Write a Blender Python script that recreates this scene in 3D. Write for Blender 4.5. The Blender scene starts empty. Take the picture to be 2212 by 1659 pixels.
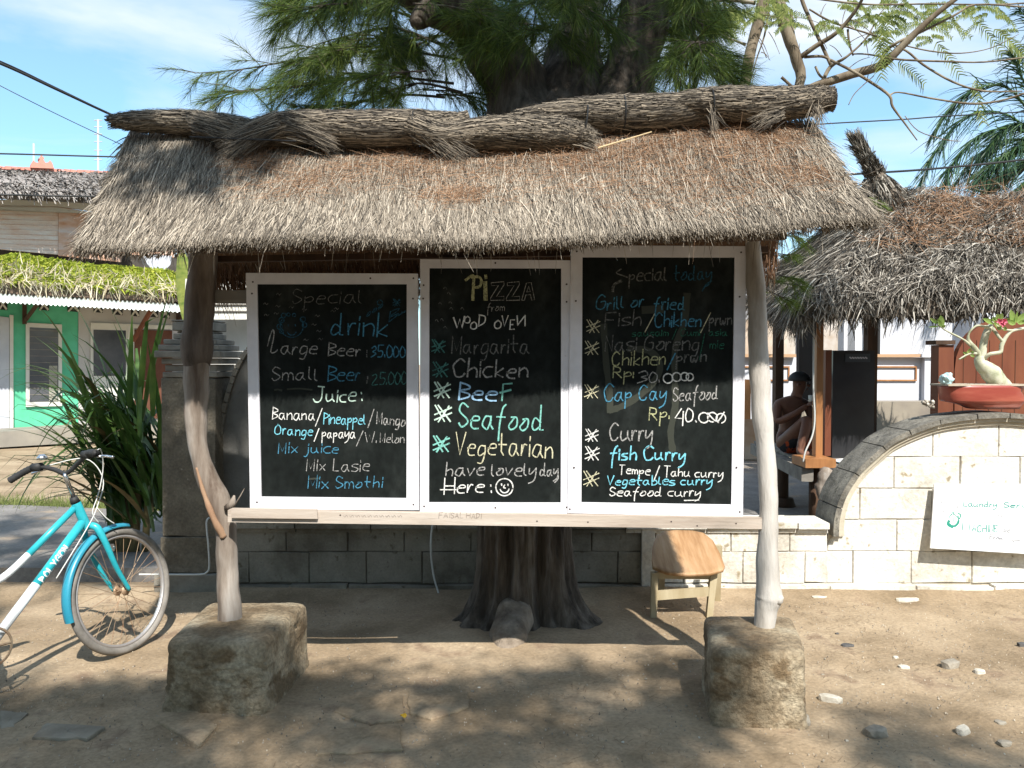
import bpy, bmesh, math, random
import numpy as np
from mathutils import Vector, Matrix, noise
random.seed(7); RNG = np.random.default_rng(11)
R = math.radians
S = bpy.context.scene
COL = S.collection
# ------------------------------------------------------------------ camera
CAMH = 1.55; FPX = 1720.0; PITCH = R(1.5)
cd = bpy.data.cameras.new('camera'); cam = bpy.data.objects.new('camera', cd); COL.objects.link(cam)
cam.location = (0, 0, CAMH); cam.rotation_euler = (R(90) - PITCH, 0, 0)
cd.sensor_width = 36; cd.lens = 36 * FPX / 2212; cd.clip_end = 2000; cd.clip_start = 0.05
S.camera = cam
# ------------------------------------------------------------------ sun and sky
SUN = Vector((0.25, -0.86, 1.0)).normalized()
W = bpy.data.worlds.new('World'); S.world = W; W.use_nodes = True
nt = W.node_tree; nt.nodes.clear()
def N(t, ty, **kw):
    n = t.nodes.new(ty)
    for k, v in kw.items(): setattr(n, k, v)
    return n
out = N(nt, 'ShaderNodeOutputWorld'); bg = N(nt, 'ShaderNodeBackground'); sky = N(nt, 'ShaderNodeTexSky')
sky.sky_type = 'NISHITA'; sky.sun_disc = False; sky.sun_elevation = math.asin(SUN.z)
sky.sun_rotation = math.atan2(SUN.x, SUN.y); sky.air_density = 1.0; sky.dust_density = 0.5; sky.ozone_density = 1.5
bg.inputs['Strength'].default_value = 0.064
tc = N(nt, 'ShaderNodeTexCoord'); mp = N(nt, 'ShaderNodeMapping'); mp.inputs['Scale'].default_value = (1.0, 1.0, 4.2)
mp.inputs['Rotation'].default_value = (0, R(-14), 0)
n1 = N(nt, 'ShaderNodeTexNoise'); n1.inputs['Scale'].default_value = 1.9; n1.inputs['Detail'].default_value = 7; n1.inputs['Roughness'].default_value = 0.52
n1.inputs['Distortion'].default_value = 0.4
cr = N(nt, 'ShaderNodeValToRGB'); cr.color_ramp.elements[0].position = 0.42; cr.color_ramp.elements[1].position = 0.68
cr.color_ramp.elements[0].color = (0.16, 0.16, 0.16, 1); cr.color_ramp.elements[1].color = (0.95, 0.95, 0.95, 1)
mx = N(nt, 'ShaderNodeMixRGB'); mx.inputs[2].default_value = (9.6, 10.2, 10.7, 1)
gm = N(nt, 'ShaderNodeMixRGB', blend_type='MULTIPLY'); gm.inputs[0].default_value = 1; gm.inputs[2].default_value = (1.4, 2.15, 2.3, 1)
L = nt.links.new
L(tc.outputs['Generated'], mp.inputs[0]); L(mp.outputs[0], n1.inputs['Vector']); L(n1.outputs['Fac'], cr.inputs[0])
L(sky.outputs[0], gm.inputs[1]); L(gm.outputs[0], mx.inputs[1]); L(cr.outputs[0], mx.inputs[0]); L(mx.outputs[0], bg.inputs[0]); L(bg.outputs[0], out.inputs[0])
sd = bpy.data.lights.new('sun', 'SUN'); so = bpy.data.objects.new('sun', sd); COL.objects.link(so)
sd.energy = 5.0; sd.angle = R(0.55); sd.color = (1.0, 0.96, 0.895)
so.rotation_euler = (-SUN).to_track_quat('-Z', 'Y').to_euler(); so.location = (3, -9, 12)
S.view_settings.view_transform = 'Standard'; S.view_settings.look = 'None'; S.view_settings.exposure = 0.8; S.view_settings.gamma = 1
S.cycles.max_bounces = 6; S.cycles.use_denoising = True

# ------------------------------------------------------------------ helpers: where a point of the place lies
def ray(px, py):
    u = (px - 1106) / FPX; v = -(py - 829.5) / FPX
    c, s = math.cos(PITCH), math.sin(PITCH)
    return Vector((u, c + v * s, -s + v * c))
def P(px, py, Y):
    d = ray(px, py); k = Y / d.y
    return Vector((d.x * k, Y, CAMH + d.z * k))
def G(px, py, z=0.0):
    d = ray(px, py); k = (z - CAMH) / d.z
    return Vector((d.x * k, d.y * k, z))
def PL(px, py, c, m, off=0.0):          # point on the plane  y = c + m x, shifted 'off' metres towards the viewer
    d = ray(px, py); n = Vector((m, -1, 0)).normalized()
    # plane: n.p = n.(0,c,0) + off
    k = (n.dot(Vector((0, c, 0))) + off - n.dot(Vector((0, 0, CAMH)))) / n.dot(d)
    return Vector((0, 0, CAMH)) + d * k
# ------------------------------------------------------------------ helpers: objects
def worldloc(o):
    v = Vector(o.location)
    while o.parent: o = o.parent; v += Vector(o.location)
    return v
def props(o, label=None, cat=None, group=None, kind=None):
    if label: o['label'] = label
    if cat: o['category'] = cat
    if group: o['group'] = group
    if kind: o['kind'] = kind
    return o
def empty(name, loc, label, cat, group=None):
    o = bpy.data.objects.new(name, None); COL.objects.link(o); o.location = loc; o.empty_display_size = 0.1
    return props(o, label, cat, group)
def link(name, me, mat, parent=None, smooth=False, **kw):
    if mat is not None:
        for m in (mat if isinstance(mat, (list, tuple)) else [mat]): me.materials.append(m)
    o = bpy.data.objects.new(name, me); COL.objects.link(o)
    if parent is not None:
        w = worldloc(parent); me.transform(Matrix.Translation(-w)); o.parent = parent
    if smooth:
        me.polygons.foreach_set('use_smooth', [True] * len(me.polygons))
    props(o, **kw); return o
def origin_to(o, loc):                   # a single mesh thing keeps its origin at its base
    o.data.transform(Matrix.Translation(-Vector(loc))); o.location = loc; return o
class MB:
    def __init__(s): s.v = []; s.f = []
    def add(s, vs, fs):
        b = len(s.v); s.v += [tuple(x) for x in vs]; s.f += [tuple(b + i for i in f) for f in fs]; return s
    def hexa(s, q0, q1):                 # two quads (front, back)
        return s.add(list(q0) + list(q1), [(0, 1, 2, 3), (7, 6, 5, 4), (0, 4, 5, 1), (1, 5, 6, 2), (2, 6, 7, 3), (3, 7, 4, 0)])
    def box(s, c, d, rz=0.0, rx=0.0, ry=0.0):
        c = Vector(c); x, y, z = [k / 2 for k in d]
        M = Matrix.Rotation(rz, 3, 'Z') @ Matrix.Rotation(ry, 3, 'Y') @ Matrix.Rotation(rx, 3, 'X')
        p = [(-x, -y, -z), (x, -y, -z), (x, -y, z), (-x, -y, z), (-x, y, -z), (x, y, -z), (x, y, z), (-x, y, z)]
        p = [c + M @ Vector(q) for q in p]
        return s.hexa(p[:4], p[4:])
    def prism(s, pts, ex):
        ex = Vector(ex); n = len(pts); a = [Vector(p) for p in pts]; b = [p + ex for p in a]
        return s.add(a + b, [tuple(range(n)), tuple(reversed(range(n, 2 * n)))] + [(i, i + n, (i + 1) % n + n, (i + 1) % n) for i in range(n)])
    def tube(s, pts, rads, n=10, cap=True, wob=0.0, wf=3.0, flat=1.0, seed=0):
        pts = [Vector(p) for p in pts]
        if not hasattr(rads, '__len__'): rads = [rads] * len(pts)
        t0 = (pts[1] - pts[0]).normalized(); up = Vector((0, 0, 1)) if abs(t0.z) < 0.9 else Vector((0, 1, 0))
        nv = t0.cross(up).normalized(); b = len(s.v)
        for i, p in enumerate(pts):
            t = (pts[min(i + 1, len(pts) - 1)] - pts[max(i - 1, 0)])
            if t.length < 1e-9: t = t0
            t.normalize(); nv = (nv - t * nv.dot(t)).normalized(); bv = t.cross(nv)
            for k in range(n):
                a = 2 * math.pi * k / n; d = nv * math.cos(a) + bv * math.sin(a) * flat; r = rads[i]
                if wob: r *= 1 + wob * noise.noise((p + d * r) * wf + Vector((seed, seed * 2, 0)))
                s.v.append(tuple(p + d * r))
            t0 = t
        m = len(pts)
        for i in range(m - 1):
            for k in range(n):
                s.f.append((b + i * n + k, b + i * n + (k + 1) % n, b + (i + 1) * n + (k + 1) % n, b + (i + 1) * n + k))
        if cap: s.f.append(tuple(b + k for k in reversed(range(n)))); s.f.append(tuple(b + (m - 1) * n + k for k in range(n)))
        return s
    def torus(s, c, R0, r, ax, n=48, m=8, a0=0, a1=2 * math.pi, rw=None):
        ax = Vector(ax).normalized(); u = ax.orthogonal().normalized() if abs(ax.z) > .99 else ax.cross(Vector((0, 0, 1))).normalized(); v = ax.cross(u)
        full = abs(a1 - a0 - 2 * math.pi) < 1e-6; rw = rw or r; b = len(s.v); c = Vector(c); cnt = n if full else n + 1
        for i in range(cnt):
            a = a0 + (a1 - a0) * i / n; d = u * math.cos(a) + v * math.sin(a)
            for j in range(m):
                q = 2 * math.pi * j / m; s.v.append(tuple(c + d * (R0 + r * math.cos(q)) + ax * (rw * math.sin(q))))
        for i in range(n):
            i2 = (i + 1) % cnt
            for j in range(m): s.f.append((b + i * m + j, b + i2 * m + j, b + i2 * m + (j + 1) % m, b + i * m + (j + 1) % m))
        return s
    def build(s, name, mat, parent=None, smooth=False, fix=True, **kw):
        me = bpy.data.meshes.new(name); me.from_pydata(s.v, [], s.f)
        if fix:
            bm = bmesh.new(); bm.from_mesh(me); bmesh.ops.recalc_face_normals(bm, faces=bm.faces); bm.to_mesh(me); bm.free()
        me.update(); return link(name, me, mat, parent, smooth, **kw)
def quadmesh(name, V, Q, mat, parent=None, smooth=False, **kw):      # numpy: V (n,3), Q (m,4)
    me = bpy.data.meshes.new(name); V = np.asarray(V, dtype=np.float32); Q = np.asarray(Q, dtype=np.int32)
    me.vertices.add(len(V)); me.vertices.foreach_set('co', V.ravel())
    me.loops.add(Q.size); me.loops.foreach_set('vertex_index', Q.ravel())
    me.polygons.add(len(Q)); me.polygons.foreach_set('loop_start', np.arange(0, Q.size, 4, dtype=np.int32))
    me.update(calc_edges=True); me.validate(); return link(name, me, mat, parent, smooth, **kw)
def unit(a): return a / np.maximum(np.linalg.norm(a, axis=-1, keepdims=True), 1e-9)
def blades(P0, D, Ln, Wd, droop=0.0, side=None, seg=2, curl=0.0):
    """strips: P0 (n,3) start, D direction, Ln length, Wd width -> V, Q"""
    n = len(P0); D = unit(D); Ln = np.broadcast_to(Ln, (n,)); Wd = np.broadcast_to(Wd, (n,))
    if side is None: side = RNG.normal(size=(n, 3))
    side = unit(np.cross(D, side)); V = np.zeros((n, (seg + 1) * 2, 3))
    crv = RNG.normal(size=(n, 3)) * curl
    for k in range(seg + 1):
        t = k / seg
        c = P0 + D * (Ln * t)[:, None] + crv * ((Ln * t * t)[:, None]); c[:, 2] -= np.broadcast_to(droop, (n,)) * Ln * t * t
        w = Wd * (1.0 - 0.75 * t ** 1.5) * 0.5 if seg > 1 else Wd * (1 - .7 * t) * .5
        V[:, 2 * k] = c - side * w[:, None]; V[:, 2 * k + 1] = c + side * w[:, None]
    base = (np.arange(n) * (seg + 1) * 2)[:, None, None]
    q = np.array([[2 * k, 2 * k + 1, 2 * k + 3, 2 * k + 2] for k in range(seg)])[None]
    return V.reshape(-1, 3), (base + q).reshape(-1, 4)
class QB:
    def __init__(s): s.V = []; s.Q = []; s.n = 0
    def add(s, V, Q): s.V.append(V); s.Q.append(Q + s.n); s.n += len(V)
    def build(s, name, mat, parent=None, **kw): return quadmesh(name, np.concatenate(s.V), np.concatenate(s.Q), mat, parent, **kw)
def cat_rom(pts, n=6):
    pts = [Vector(p) for p in pts]
    if len(pts) < 3: return pts
    o = []
    for i in range(len(pts) - 1):
        a = pts[max(i - 1, 0)]; b = pts[i]; c = pts[i + 1]; d = pts[min(i + 2, len(pts) - 1)]
        for k in range(n):
            t = k / n
            o.append(0.5 * ((2 * b) + (c - a) * t + (2 * a - 5 * b + 4 * c - d) * t * t + (3 * b - a - 3 * c + d) * t ** 3))
    o.append(pts[-1]); return o
def interp(x, xs, ys): return float(np.interp(x, xs, ys))
# ------------------------------------------------------------------ materials
def mat(name, cols, scale=6.0, detail=8, rough=0.85, bump=0.0, bscale=40.0, bdist=0.01, stretch=(1, 1, 1), island=None, spec=0.3, metal=0.0,
        spots=None, sspos=0.62, sscale=20.0, trans=0.0, coat=0.0, lo=0.35, hi=0.65, fine=None):
    m = bpy.data.materials.new(name); m.use_nodes = True; t = m.node_tree; b = t.nodes['Principled BSDF']; l = t.links.new
    tc = N(t, 'ShaderNodeTexCoord'); mp = N(t, 'ShaderNodeMapping'); mp.inputs['Scale'].default_value = stretch; l(tc.outputs['Object'], mp.inputs[0])
    no = N(t, 'ShaderNodeTexNoise'); no.inputs['Scale'].default_value = scale; no.inputs['Detail'].default_value = detail; no.inputs['Roughness'].default_value = .6
    l(mp.outputs[0], no.inputs['Vector'])
    r = N(t, 'ShaderNodeValToRGB'); e = r.color_ramp.elements
    cols = [c if len(c) == 4 else (*c, 1) for c in cols]
    if len(cols) == 1: cols = cols * 2
    e[0].position = lo; e[1].position = hi; e[0].color = cols[0]; e[1].color = cols[-1]
    for i, c in enumerate(cols[1:-1]):
        x = e.new(lo + (hi - lo) * (i + 1) / (len(cols) - 1)); x.color = c
    fac = no.outputs['Fac']
    if island is not None:               # each straw / leaf / needle its own tone
        g = N(t, 'ShaderNodeNewGeometry'); mm = N(t, 'ShaderNodeMix'); mm.data_type = 'FLOAT'; mm.inputs[0].default_value = island
        l(fac, mm.inputs[2]); l(g.outputs['Random Per Island'], mm.inputs[3]); fac = mm.outputs[0]
    l(fac, r.inputs[0]); colr = r.outputs[0]
    if spots:
        n2 = N(t, 'ShaderNodeTexNoise'); n2.inputs['Scale'].default_value = sscale; n2.inputs['Detail'].default_value = 6; l(mp.outputs[0], n2.inputs['Vector'])
        r2 = N(t, 'ShaderNodeValToRGB'); r2.color_ramp.elements[0].position = sspos; r2.color_ramp.elements[1].position = sspos + .08
        l(n2.outputs['Fac'], r2.inputs[0]); m2 = N(t, 'ShaderNodeMixRGB'); m2.inputs[2].default_value = (*spots, 1)
        l(r2.outputs[0], m2.inputs[0]); l(colr, m2.inputs[1]); colr = m2.outputs[0]
    if fine:
        n3 = N(t, 'ShaderNodeTexNoise'); n3.inputs['Scale'].default_value = fine[0]; n3.inputs['Detail'].default_value = 4; l(mp.outputs[0], n3.inputs['Vector'])
        r3 = N(t, 'ShaderNodeMapRange'); r3.inputs['From Min'].default_value = .3; r3.inputs['From Max'].default_value = .7
        r3.inputs['To Min'].default_value = 1 - fine[1]; r3.inputs['To Max'].default_value = 1 + fine[1]; l(n3.outputs['Fac'], r3.inputs[0])
        m3 = N(t, 'ShaderNodeVectorMath', operation='SCALE'); l(colr, m3.inputs[0]); l(r3.outputs[0], m3.inputs['Scale']); colr = m3.outputs[0]
    l(colr, b.inputs['Base Color']); b.inputs['Roughness'].default_value = rough; b.inputs['Metallic'].default_value = metal
    b.inputs['Specular IOR Level'].default_value = spec
    if coat: b.inputs['Coat Weight'].default_value = coat
    if bump:
        nb = N(t, 'ShaderNodeTexNoise'); nb.inputs['Scale'].default_value = bscale; nb.inputs['Detail'].default_value = 8; nb.inputs['Roughness'].default_value = .65
        l(mp.outputs[0], nb.inputs['Vector']); bp = N(t, 'ShaderNodeBump'); bp.inputs['Strength'].default_value = bump; bp.inputs['Distance'].default_value = bdist
        l(nb.outputs['Fac'], bp.inputs['Height']); l(bp.outputs[0], b.inputs['Normal'])
    if trans:
        tr = N(t, 'ShaderNodeBsdfTranslucent'); l(colr, tr.inputs[0]); ms = N(t, 'ShaderNodeMixShader'); ms.inputs[0].default_value = trans
        l(b.outputs[0], ms.inputs[1]); l(tr.outputs[0], ms.inputs[2]); l(ms.outputs[0], t.nodes['Material Output'].inputs[0])
    return m
m_ground = mat('dirt', [(.19, .137, .082), (.285, .212, .134), (.365, .28, .185)], scale=1.6, rough=.95, bump=.55, bscale=38, bdist=.02, spots=(.22, .155, .1), sspos=.6, sscale=3.2, fine=(55, .16))
m_pave = mat('old_concrete_paving', [(.13, .12, .11), (.21, .195, .18)], scale=2.5, bump=.5, bscale=30, spots=(.25, .2, .15), sspos=.58, sscale=3, fine=(40, .15))
m_slab = mat('dusty_slab', [(.27, .20, .13), (.36, .28, .19)], scale=4, bump=.4, bscale=60, fine=(80, .12))
m_blueslab = mat('grey_slab', [(.17, .142, .105), (.27, .235, .18)], scale=6, bump=.3, bscale=60)
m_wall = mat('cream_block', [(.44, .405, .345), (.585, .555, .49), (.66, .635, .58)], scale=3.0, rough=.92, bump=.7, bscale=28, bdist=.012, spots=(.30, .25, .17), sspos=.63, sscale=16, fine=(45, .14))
m_wallshade = mat('shade_grey_block', [(.12, .105, .08), (.21, .19, .15), (.27, .245, .2)], scale=3.0, rough=.92, bump=.7, bscale=28, bdist=.012, spots=(.12, .1, .07), sspos=.62, sscale=18, fine=(70, .1))  # darker copy of the cream block, shade put into its colour
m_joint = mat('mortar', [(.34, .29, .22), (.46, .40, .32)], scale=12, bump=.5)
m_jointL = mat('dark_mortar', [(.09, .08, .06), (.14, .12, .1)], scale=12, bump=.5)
m_coping = mat('grey_coping_stone', [(.08, .074, .062), (.16, .148, .125), (.24, .222, .185)], scale=7, bump=.8, bscale=45, bdist=.012, spots=(.08, .075, .06), sspos=.6, sscale=30, fine=(90, .2))
m_rim = mat('pale_rim_render', [(.38, .34, .26), (.5, .45, .36)], scale=6, bump=.5, bscale=40)
m_pillar = mat('pebbled_pillar_stone', [(.10, .085, .062), (.185, .16, .12)], scale=5, bump=.8, bscale=50, spots=(.30, .27, .22), sspos=.68, sscale=40, fine=(60, .2))
m_pillarcap = mat('grey_moulded_stone', [(.16, .145, .12), (.26, .24, .2)], scale=8, bump=.5, bscale=40)
m_foot = mat('rough_concrete', [(.15, .105, .06), (.27, .21, .135), (.40, .335, .235)], scale=4.0, bump=1.0, bscale=22, bdist=.03, spots=(.18, .125, .07), sspos=.56, sscale=6, fine=(60, .28))
m_straw = mat('grey_straw', [(.08, .066, .052), (.27, .23, .18), (.58, .505, .405)], scale=2.2, island=.72, rough=.9, lo=.12, hi=.9, trans=.12)
m_strawcore = mat('straw_core', [(.07, .055, .04), (.15, .12, .09)], scale=30, stretch=(1, .2, .2), bump=.4)
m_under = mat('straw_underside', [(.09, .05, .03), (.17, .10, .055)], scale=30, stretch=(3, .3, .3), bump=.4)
m_ridge = mat('ridge_straw', [(.025, .021, .017), (.105, .088, .068), (.36, .30, .225)], scale=3, island=.85, lo=.08, hi=1.0)
m_needle_brown = mat('fallen_needles', [(.20, .10, .05), (.40, .25, .15)], scale=5, island=.7, lo=.1, hi=.9)
m_palmstraw = mat('dry_palm_leaf', [(.035, .03, .025), (.145, .125, .10), (.54, .50, .43)], scale=2.5, island=.8, lo=.1, hi=.95, rough=.75, trans=.1)
m_wire = mat('wire', [(.02, .02, .02)], rough=.5)
m_postw = mat('weathered_post_wood', [(.09, .062, .045), (.22, .18, .145), (.38, .34, .3)], scale=9, stretch=(1, 1, .16), bump=.8, bscale=30, bdist=.01, spots=(.2, .10, .05), sspos=.63, sscale=8)
m_postpale = mat('pale_post_wood', [(.22, .19, .155), (.42, .385, .34), (.52, .49, .45)], scale=7, stretch=(1, 1, .2), bump=.9, bscale=22, bdist=.012, spots=(.28, .18, .10), sspos=.68, sscale=6)
m_beam = mat('pale_beam_wood', [(.27, .21, .165), (.41, .345, .285), (.48, .42, .36)], scale=8, stretch=(.12, 1, 1), bump=.3, bscale=60)
m_greywood = mat('grey_rail_wood', [(.14, .125, .11), (.24, .22, .19)], scale=8, stretch=(.12, 1, 1), bump=.3, bscale=60)
m_darkwood = mat('dark_brown_wood', [(.04, .024, .015), (.09, .05, .03)], scale=8, stretch=(1, 1, .2), bump=.2)
m_orangewood = mat('varnished_orange_wood', [(.26, .11, .04), (.40, .19, .075)], scale=9, stretch=(1, 1, .12), rough=.5)
m_redwood = mat('reddish_brown_wood', [(.12, .035, .018), (.19, .065, .03)], scale=5, stretch=(1, 1, .2), rough=.55)
m_frame = mat('white_painted_frame', [(.56, .55, .58), (.70, .69, .72)], scale=5, rough=.6, bump=.15, bscale=60, spots=(.42, .38, .36), sspos=.7, sscale=25)
m_board = mat('blackboard_paint', [(.004, .0055, .005), (.009, .0115, .0105), (.030, .034, .031)], scale=3.0, rough=.8, spec=.12, lo=.3, hi=.75, stretch=(1, 1, .7), fine=(40, .3))
m_nail = mat('rusty_nail', [(.05, .035, .03)], rough=.6)
def chalk(name, c, cover=.5):
    m = bpy.data.materials.new(name); m.use_nodes = True; t = m.node_tree; b = t.nodes['Principled BSDF']; l = t.links.new
    tc = N(t, 'ShaderNodeTexCoord'); no = N(t, 'ShaderNodeTexNoise'); no.inputs['Scale'].default_value = 160; no.inputs['Detail'].default_value = 5
    r = N(t, 'ShaderNodeValToRGB'); r.color_ramp.elements[0].position = .62 - cover * .5; r.color_ramp.elements[1].position = .72 - cover * .3
    r.color_ramp.elements[0].color = (c[0] * .22 + .008, c[1] * .22 + .01, c[2] * .22 + .009, 1); r.color_ramp.elements[1].color = (c[0] * .82, c[1] * .82, c[2] * .82, 1)
    l(tc.outputs['Object'], no.inputs['Vector']); l(no.outputs['Fac'], r.inputs[0]); l(r.outputs[0], b.inputs['Base Color']); b.inputs['Roughness'].default_value = .95
    b.inputs['Specular IOR Level'].default_value = .1
    return m
CH = {'dim': chalk('faint_grey_chalk', (.19, .19, .18), .45), 'grey': chalk('grey_chalk', (.42, .41, .39), .5), 'white': chalk('white_chalk', (.8, .79, .75), .7),
      'mint': chalk('mint_chalk', (.62, .80, .68), .7), 'blue': chalk('blue_chalk', (.08, .28, .42), .55), 'dblue': chalk('faint_blue_chalk', (.03, .12, .19), .4),
      'cyan': chalk('cyan_chalk', (.22, .62, .74), .7), 'lblue': chalk('light_blue_chalk', (.36, .58, .80), .7), 'teal': chalk('teal_chalk', (.24, .58, .50), .7),
      'dteal': chalk('faint_teal_chalk', (.07, .22, .20), .5), 'cream': chalk('cream_chalk', (.66, .62, .42), .6), 'yell': chalk('yellow_chalk', (.5, .5, .28), .55),
      'smear': chalk('chalk_smear', (.05, .054, .043), 1.15), 'dgreen': chalk('faint_green_chalk', (.03, .17, .11), .4), 'pencil': chalk('pencil', (.28, .23, .2), .9)}
m_concrete = mat('far_road', [(.3, .25, .18), (.36, .3, .22)], scale=1)
m_bark = mat('dark_bark', [(.035, .027, .02), (.085, .067, .051), (.155, .13, .104)], scale=6, stretch=(2.5, 2.5, .35), bump=1.0, bscale=12, bdist=.03)
m_casu = mat('casuarina_needles', [(.018, .038, .014), (.075, .125, .022), (.24, .30, .05)], scale=1.3, island=.45, lo=.15, hi=.85, rough=.6, trans=.3)

# ================================================================== GROUND
def axis(a, b, step, lo, hi, gr=1.22):
    v = list(np.arange(a, b + 1e-6, step)); s = step; x = a; pre = []
    while x > lo: s *= gr; x -= s; pre.append(x)
    s = step; x = b; post = []
    while x < hi: s *= gr; x += s; post.append(x)
    return np.array(pre[::-1] + v + post)
xs = axis(-3.6, 4.2, .035, -400, 400); ys = axis(2.2, 6.0, .035, -300, 600)
X, Y = np.meshgrid(xs, ys); Z = np.zeros_like(X)
for j in range(X.shape[0]):
    for i in range(X.shape[1]):
        x, y = X[j, i], Y[j, i]
        if -8 < x < 8 and -1 < y < 12:
            Z[j, i] = .016 * noise.noise(Vector((x * .9, y * .9, 0))) + .007 * noise.noise(Vector((x * 3.1, y * 4.2, 5))) + .0035 * noise.noise(Vector((x * 11, y * 13, 9)))
            Z[j, i] += .02 * max(0, 1 - ((x + .02) ** 2 + (y - 4.7) ** 2) ** .5 / .9) + .03 * max(0, 1 - abs(y - 5.38) / .25)
for k in range(130):
    cx, cy, an = random.uniform(-3, 3.3), random.uniform(2.9, 5.2), random.uniform(-.8, .8); dx_, dy_ = X - cx, Y - cy; u_ = dx_ * math.cos(an) + dy_ * math.sin(an); v_ = -dx_ * math.sin(an) + dy_ * math.cos(an)
    q_ = (u_ / .055) ** 2 + (v_ / .13) ** 2; Z += -.007 * np.exp(-q_ ** 1.5) + .003 * np.exp(-(np.sqrt(q_) - 1.5) ** 2 * 5)
nx = len(xs); idx = np.arange(nx * len(ys)).reshape(len(ys), nx)
quadmesh('ground', np.stack([X, Y, Z], -1).reshape(-1, 3), np.stack([idx[:-1, :-1], idx[:-1, 1:], idx[1:, 1:], idx[1:, :-1]], -1).reshape(-1, 4), m_ground, smooth=True, kind='structure')
def gz(x, y):
    return .016 * noise.noise(Vector((x * .9, y * .9, 0))) + .007 * noise.noise(Vector((x * 3.1, y * 4.2, 5)))
# old concrete path behind the bicycle
b = MB(); n = 26
pa = [(-14, 5.75), (-9, 5.7), (-4.5, 5.62), (-2.42, 5.6), (-2.42, 6.4), (-2.6, 7.6), (-5.0, 8.1), (-14, 8.9)]
b.prism([(x, y, .1) for x, y in pa], (0, 0, -.2)); b.build('path', m_pave, kind='structure')
# grey paving behind the low wall on the right
b = MB(); b.prism([(1.2, 5.62, .012), (9, 5.62, .012), (9, 12.5, .012), (1.2, 12.5, .012)], (0, 0, -.1)); b.build('pavement', m_pave, kind='structure')
# grass edge beyond the path
n = 5200; p0 = np.stack([RNG.uniform(-7.5, -2.7, n), 8.0 + RNG.normal(0, .16, n) + .12 * RNG.uniform(0, 1, n), np.full(n, .0)], -1); p0[:, 1] += np.clip((-p0[:, 0] - 3) * .11, 0, 2)
V, Q = blades(p0, RNG.normal(size=(n, 3)) * .35 + [0, 0, 1], RNG.uniform(.08, .24, n), .008, .2)
m_grass = mat('grass_blade', [(.09, .12, .03), (.22, .25, .08)], scale=3, island=.8, lo=.1, hi=.9, trans=.2)
quadmesh('grass', V, Q, m_grass, kind='stuff', label='thin fringe of short grass beyond the grey path', category=None) if False else None
o = quadmesh('grass', V, Q, m_grass, kind='stuff'); o['label'] = 'thin fringe of short grass beyond the grey concrete path'; o['category'] = 'grass'

# ================================================================== THE SHELTER (posts, rails, thatch)
shelter = empty('sign_shelter', (0, 3.75, 0.0), 'thatched shelter on two crooked posts carrying three menu boards', 'shelter')
def post(name, tab, Y, m, seed, n=20, **kw):
    pts = []; rr = []
    for (py, xl, xr) in tab:
        a = P(xl, py, Y); c = P(xr, py, Y); pts.append((a + c) / 2); rr.append((c.x - a.x) / 2)
    pp = cat_rom(pts, 6); rad = np.interp(np.linspace(0, 1, len(pp)), np.linspace(0, 1, len(rr)), rr)
    return MB().tube(pp, list(rad), n=n, wob=.16, wf=9, seed=seed).build(name, m, shelter, smooth=True, **kw)
post('post', [(500, 425, 468), (540, 420, 462), (620, 410, 458), (700, 404, 455), (800, 397, 452), (850, 398, 450), (900, 400, 445), (950, 406, 447), (1000, 415, 456), (1040, 426, 472), (1080, 446, 494), (1110, 458, 505), (1150, 465, 510), (1200, 467, 512), (1250, 468, 514), (1300, 470, 519), (1345, 471, 522)], 3.78, m_postw, 1, label='dark crooked weathered post with a kink at the beam')
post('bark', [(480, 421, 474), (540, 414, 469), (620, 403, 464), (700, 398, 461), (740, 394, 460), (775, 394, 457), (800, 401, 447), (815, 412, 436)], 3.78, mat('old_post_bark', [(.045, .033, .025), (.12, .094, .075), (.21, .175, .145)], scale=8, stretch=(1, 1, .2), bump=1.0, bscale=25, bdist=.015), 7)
post('post', [(470, 1612, 1640), (540, 1611, 1643), (620, 1612, 1652), (700, 1617, 1656), (800, 1619, 1662), (900, 1626, 1668), (1000, 1638, 1675), (1100, 1641, 1680), (1200, 1636, 1681), (1260, 1633, 1685), (1290, 1632, 1689), (1315, 1630, 1678), (1362, 1627, 1672)], 3.69, m_postpale, 4, label='pale barkless post with knots')
b = MB(); b.tube([P(1676, 1296, 3.66), P(1684, 1293, 3.65), P(1691, 1288, 3.645)], [.03, .024, .008], n=10); b.build('knot', m_postpale, shelter, smooth=True)
b = MB(); b.tube(cat_rom([P(425, 1010, 3.74), P(440, 1065, 3.73), P(462, 1120, 3.72), P(484, 1160, 3.74)]), list(np.linspace(.006, .02, 19)), n=9, wob=.3, wf=20)
b.build('split_bark', mat('fresh_orange_wood', [(.22, .12, .07), (.36, .25, .16)], scale=9, stretch=(1, 1, .2), bump=.5), shelter, smooth=True)
b = MB(); b.tube([P(494, 1098, 3.74), P(503, 1085, 3.73), P(506, 1070, 3.73)], [.024, .018, .004], n=8, wob=.3, wf=20); b.tube([P(505, 1095, 3.73), P(520, 1070, 3.72), P(528, 1055, 3.72)], [.004, .003, .001], n=5); b.build('branch_stub', m_postw, shelter, smooth=True)
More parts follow.
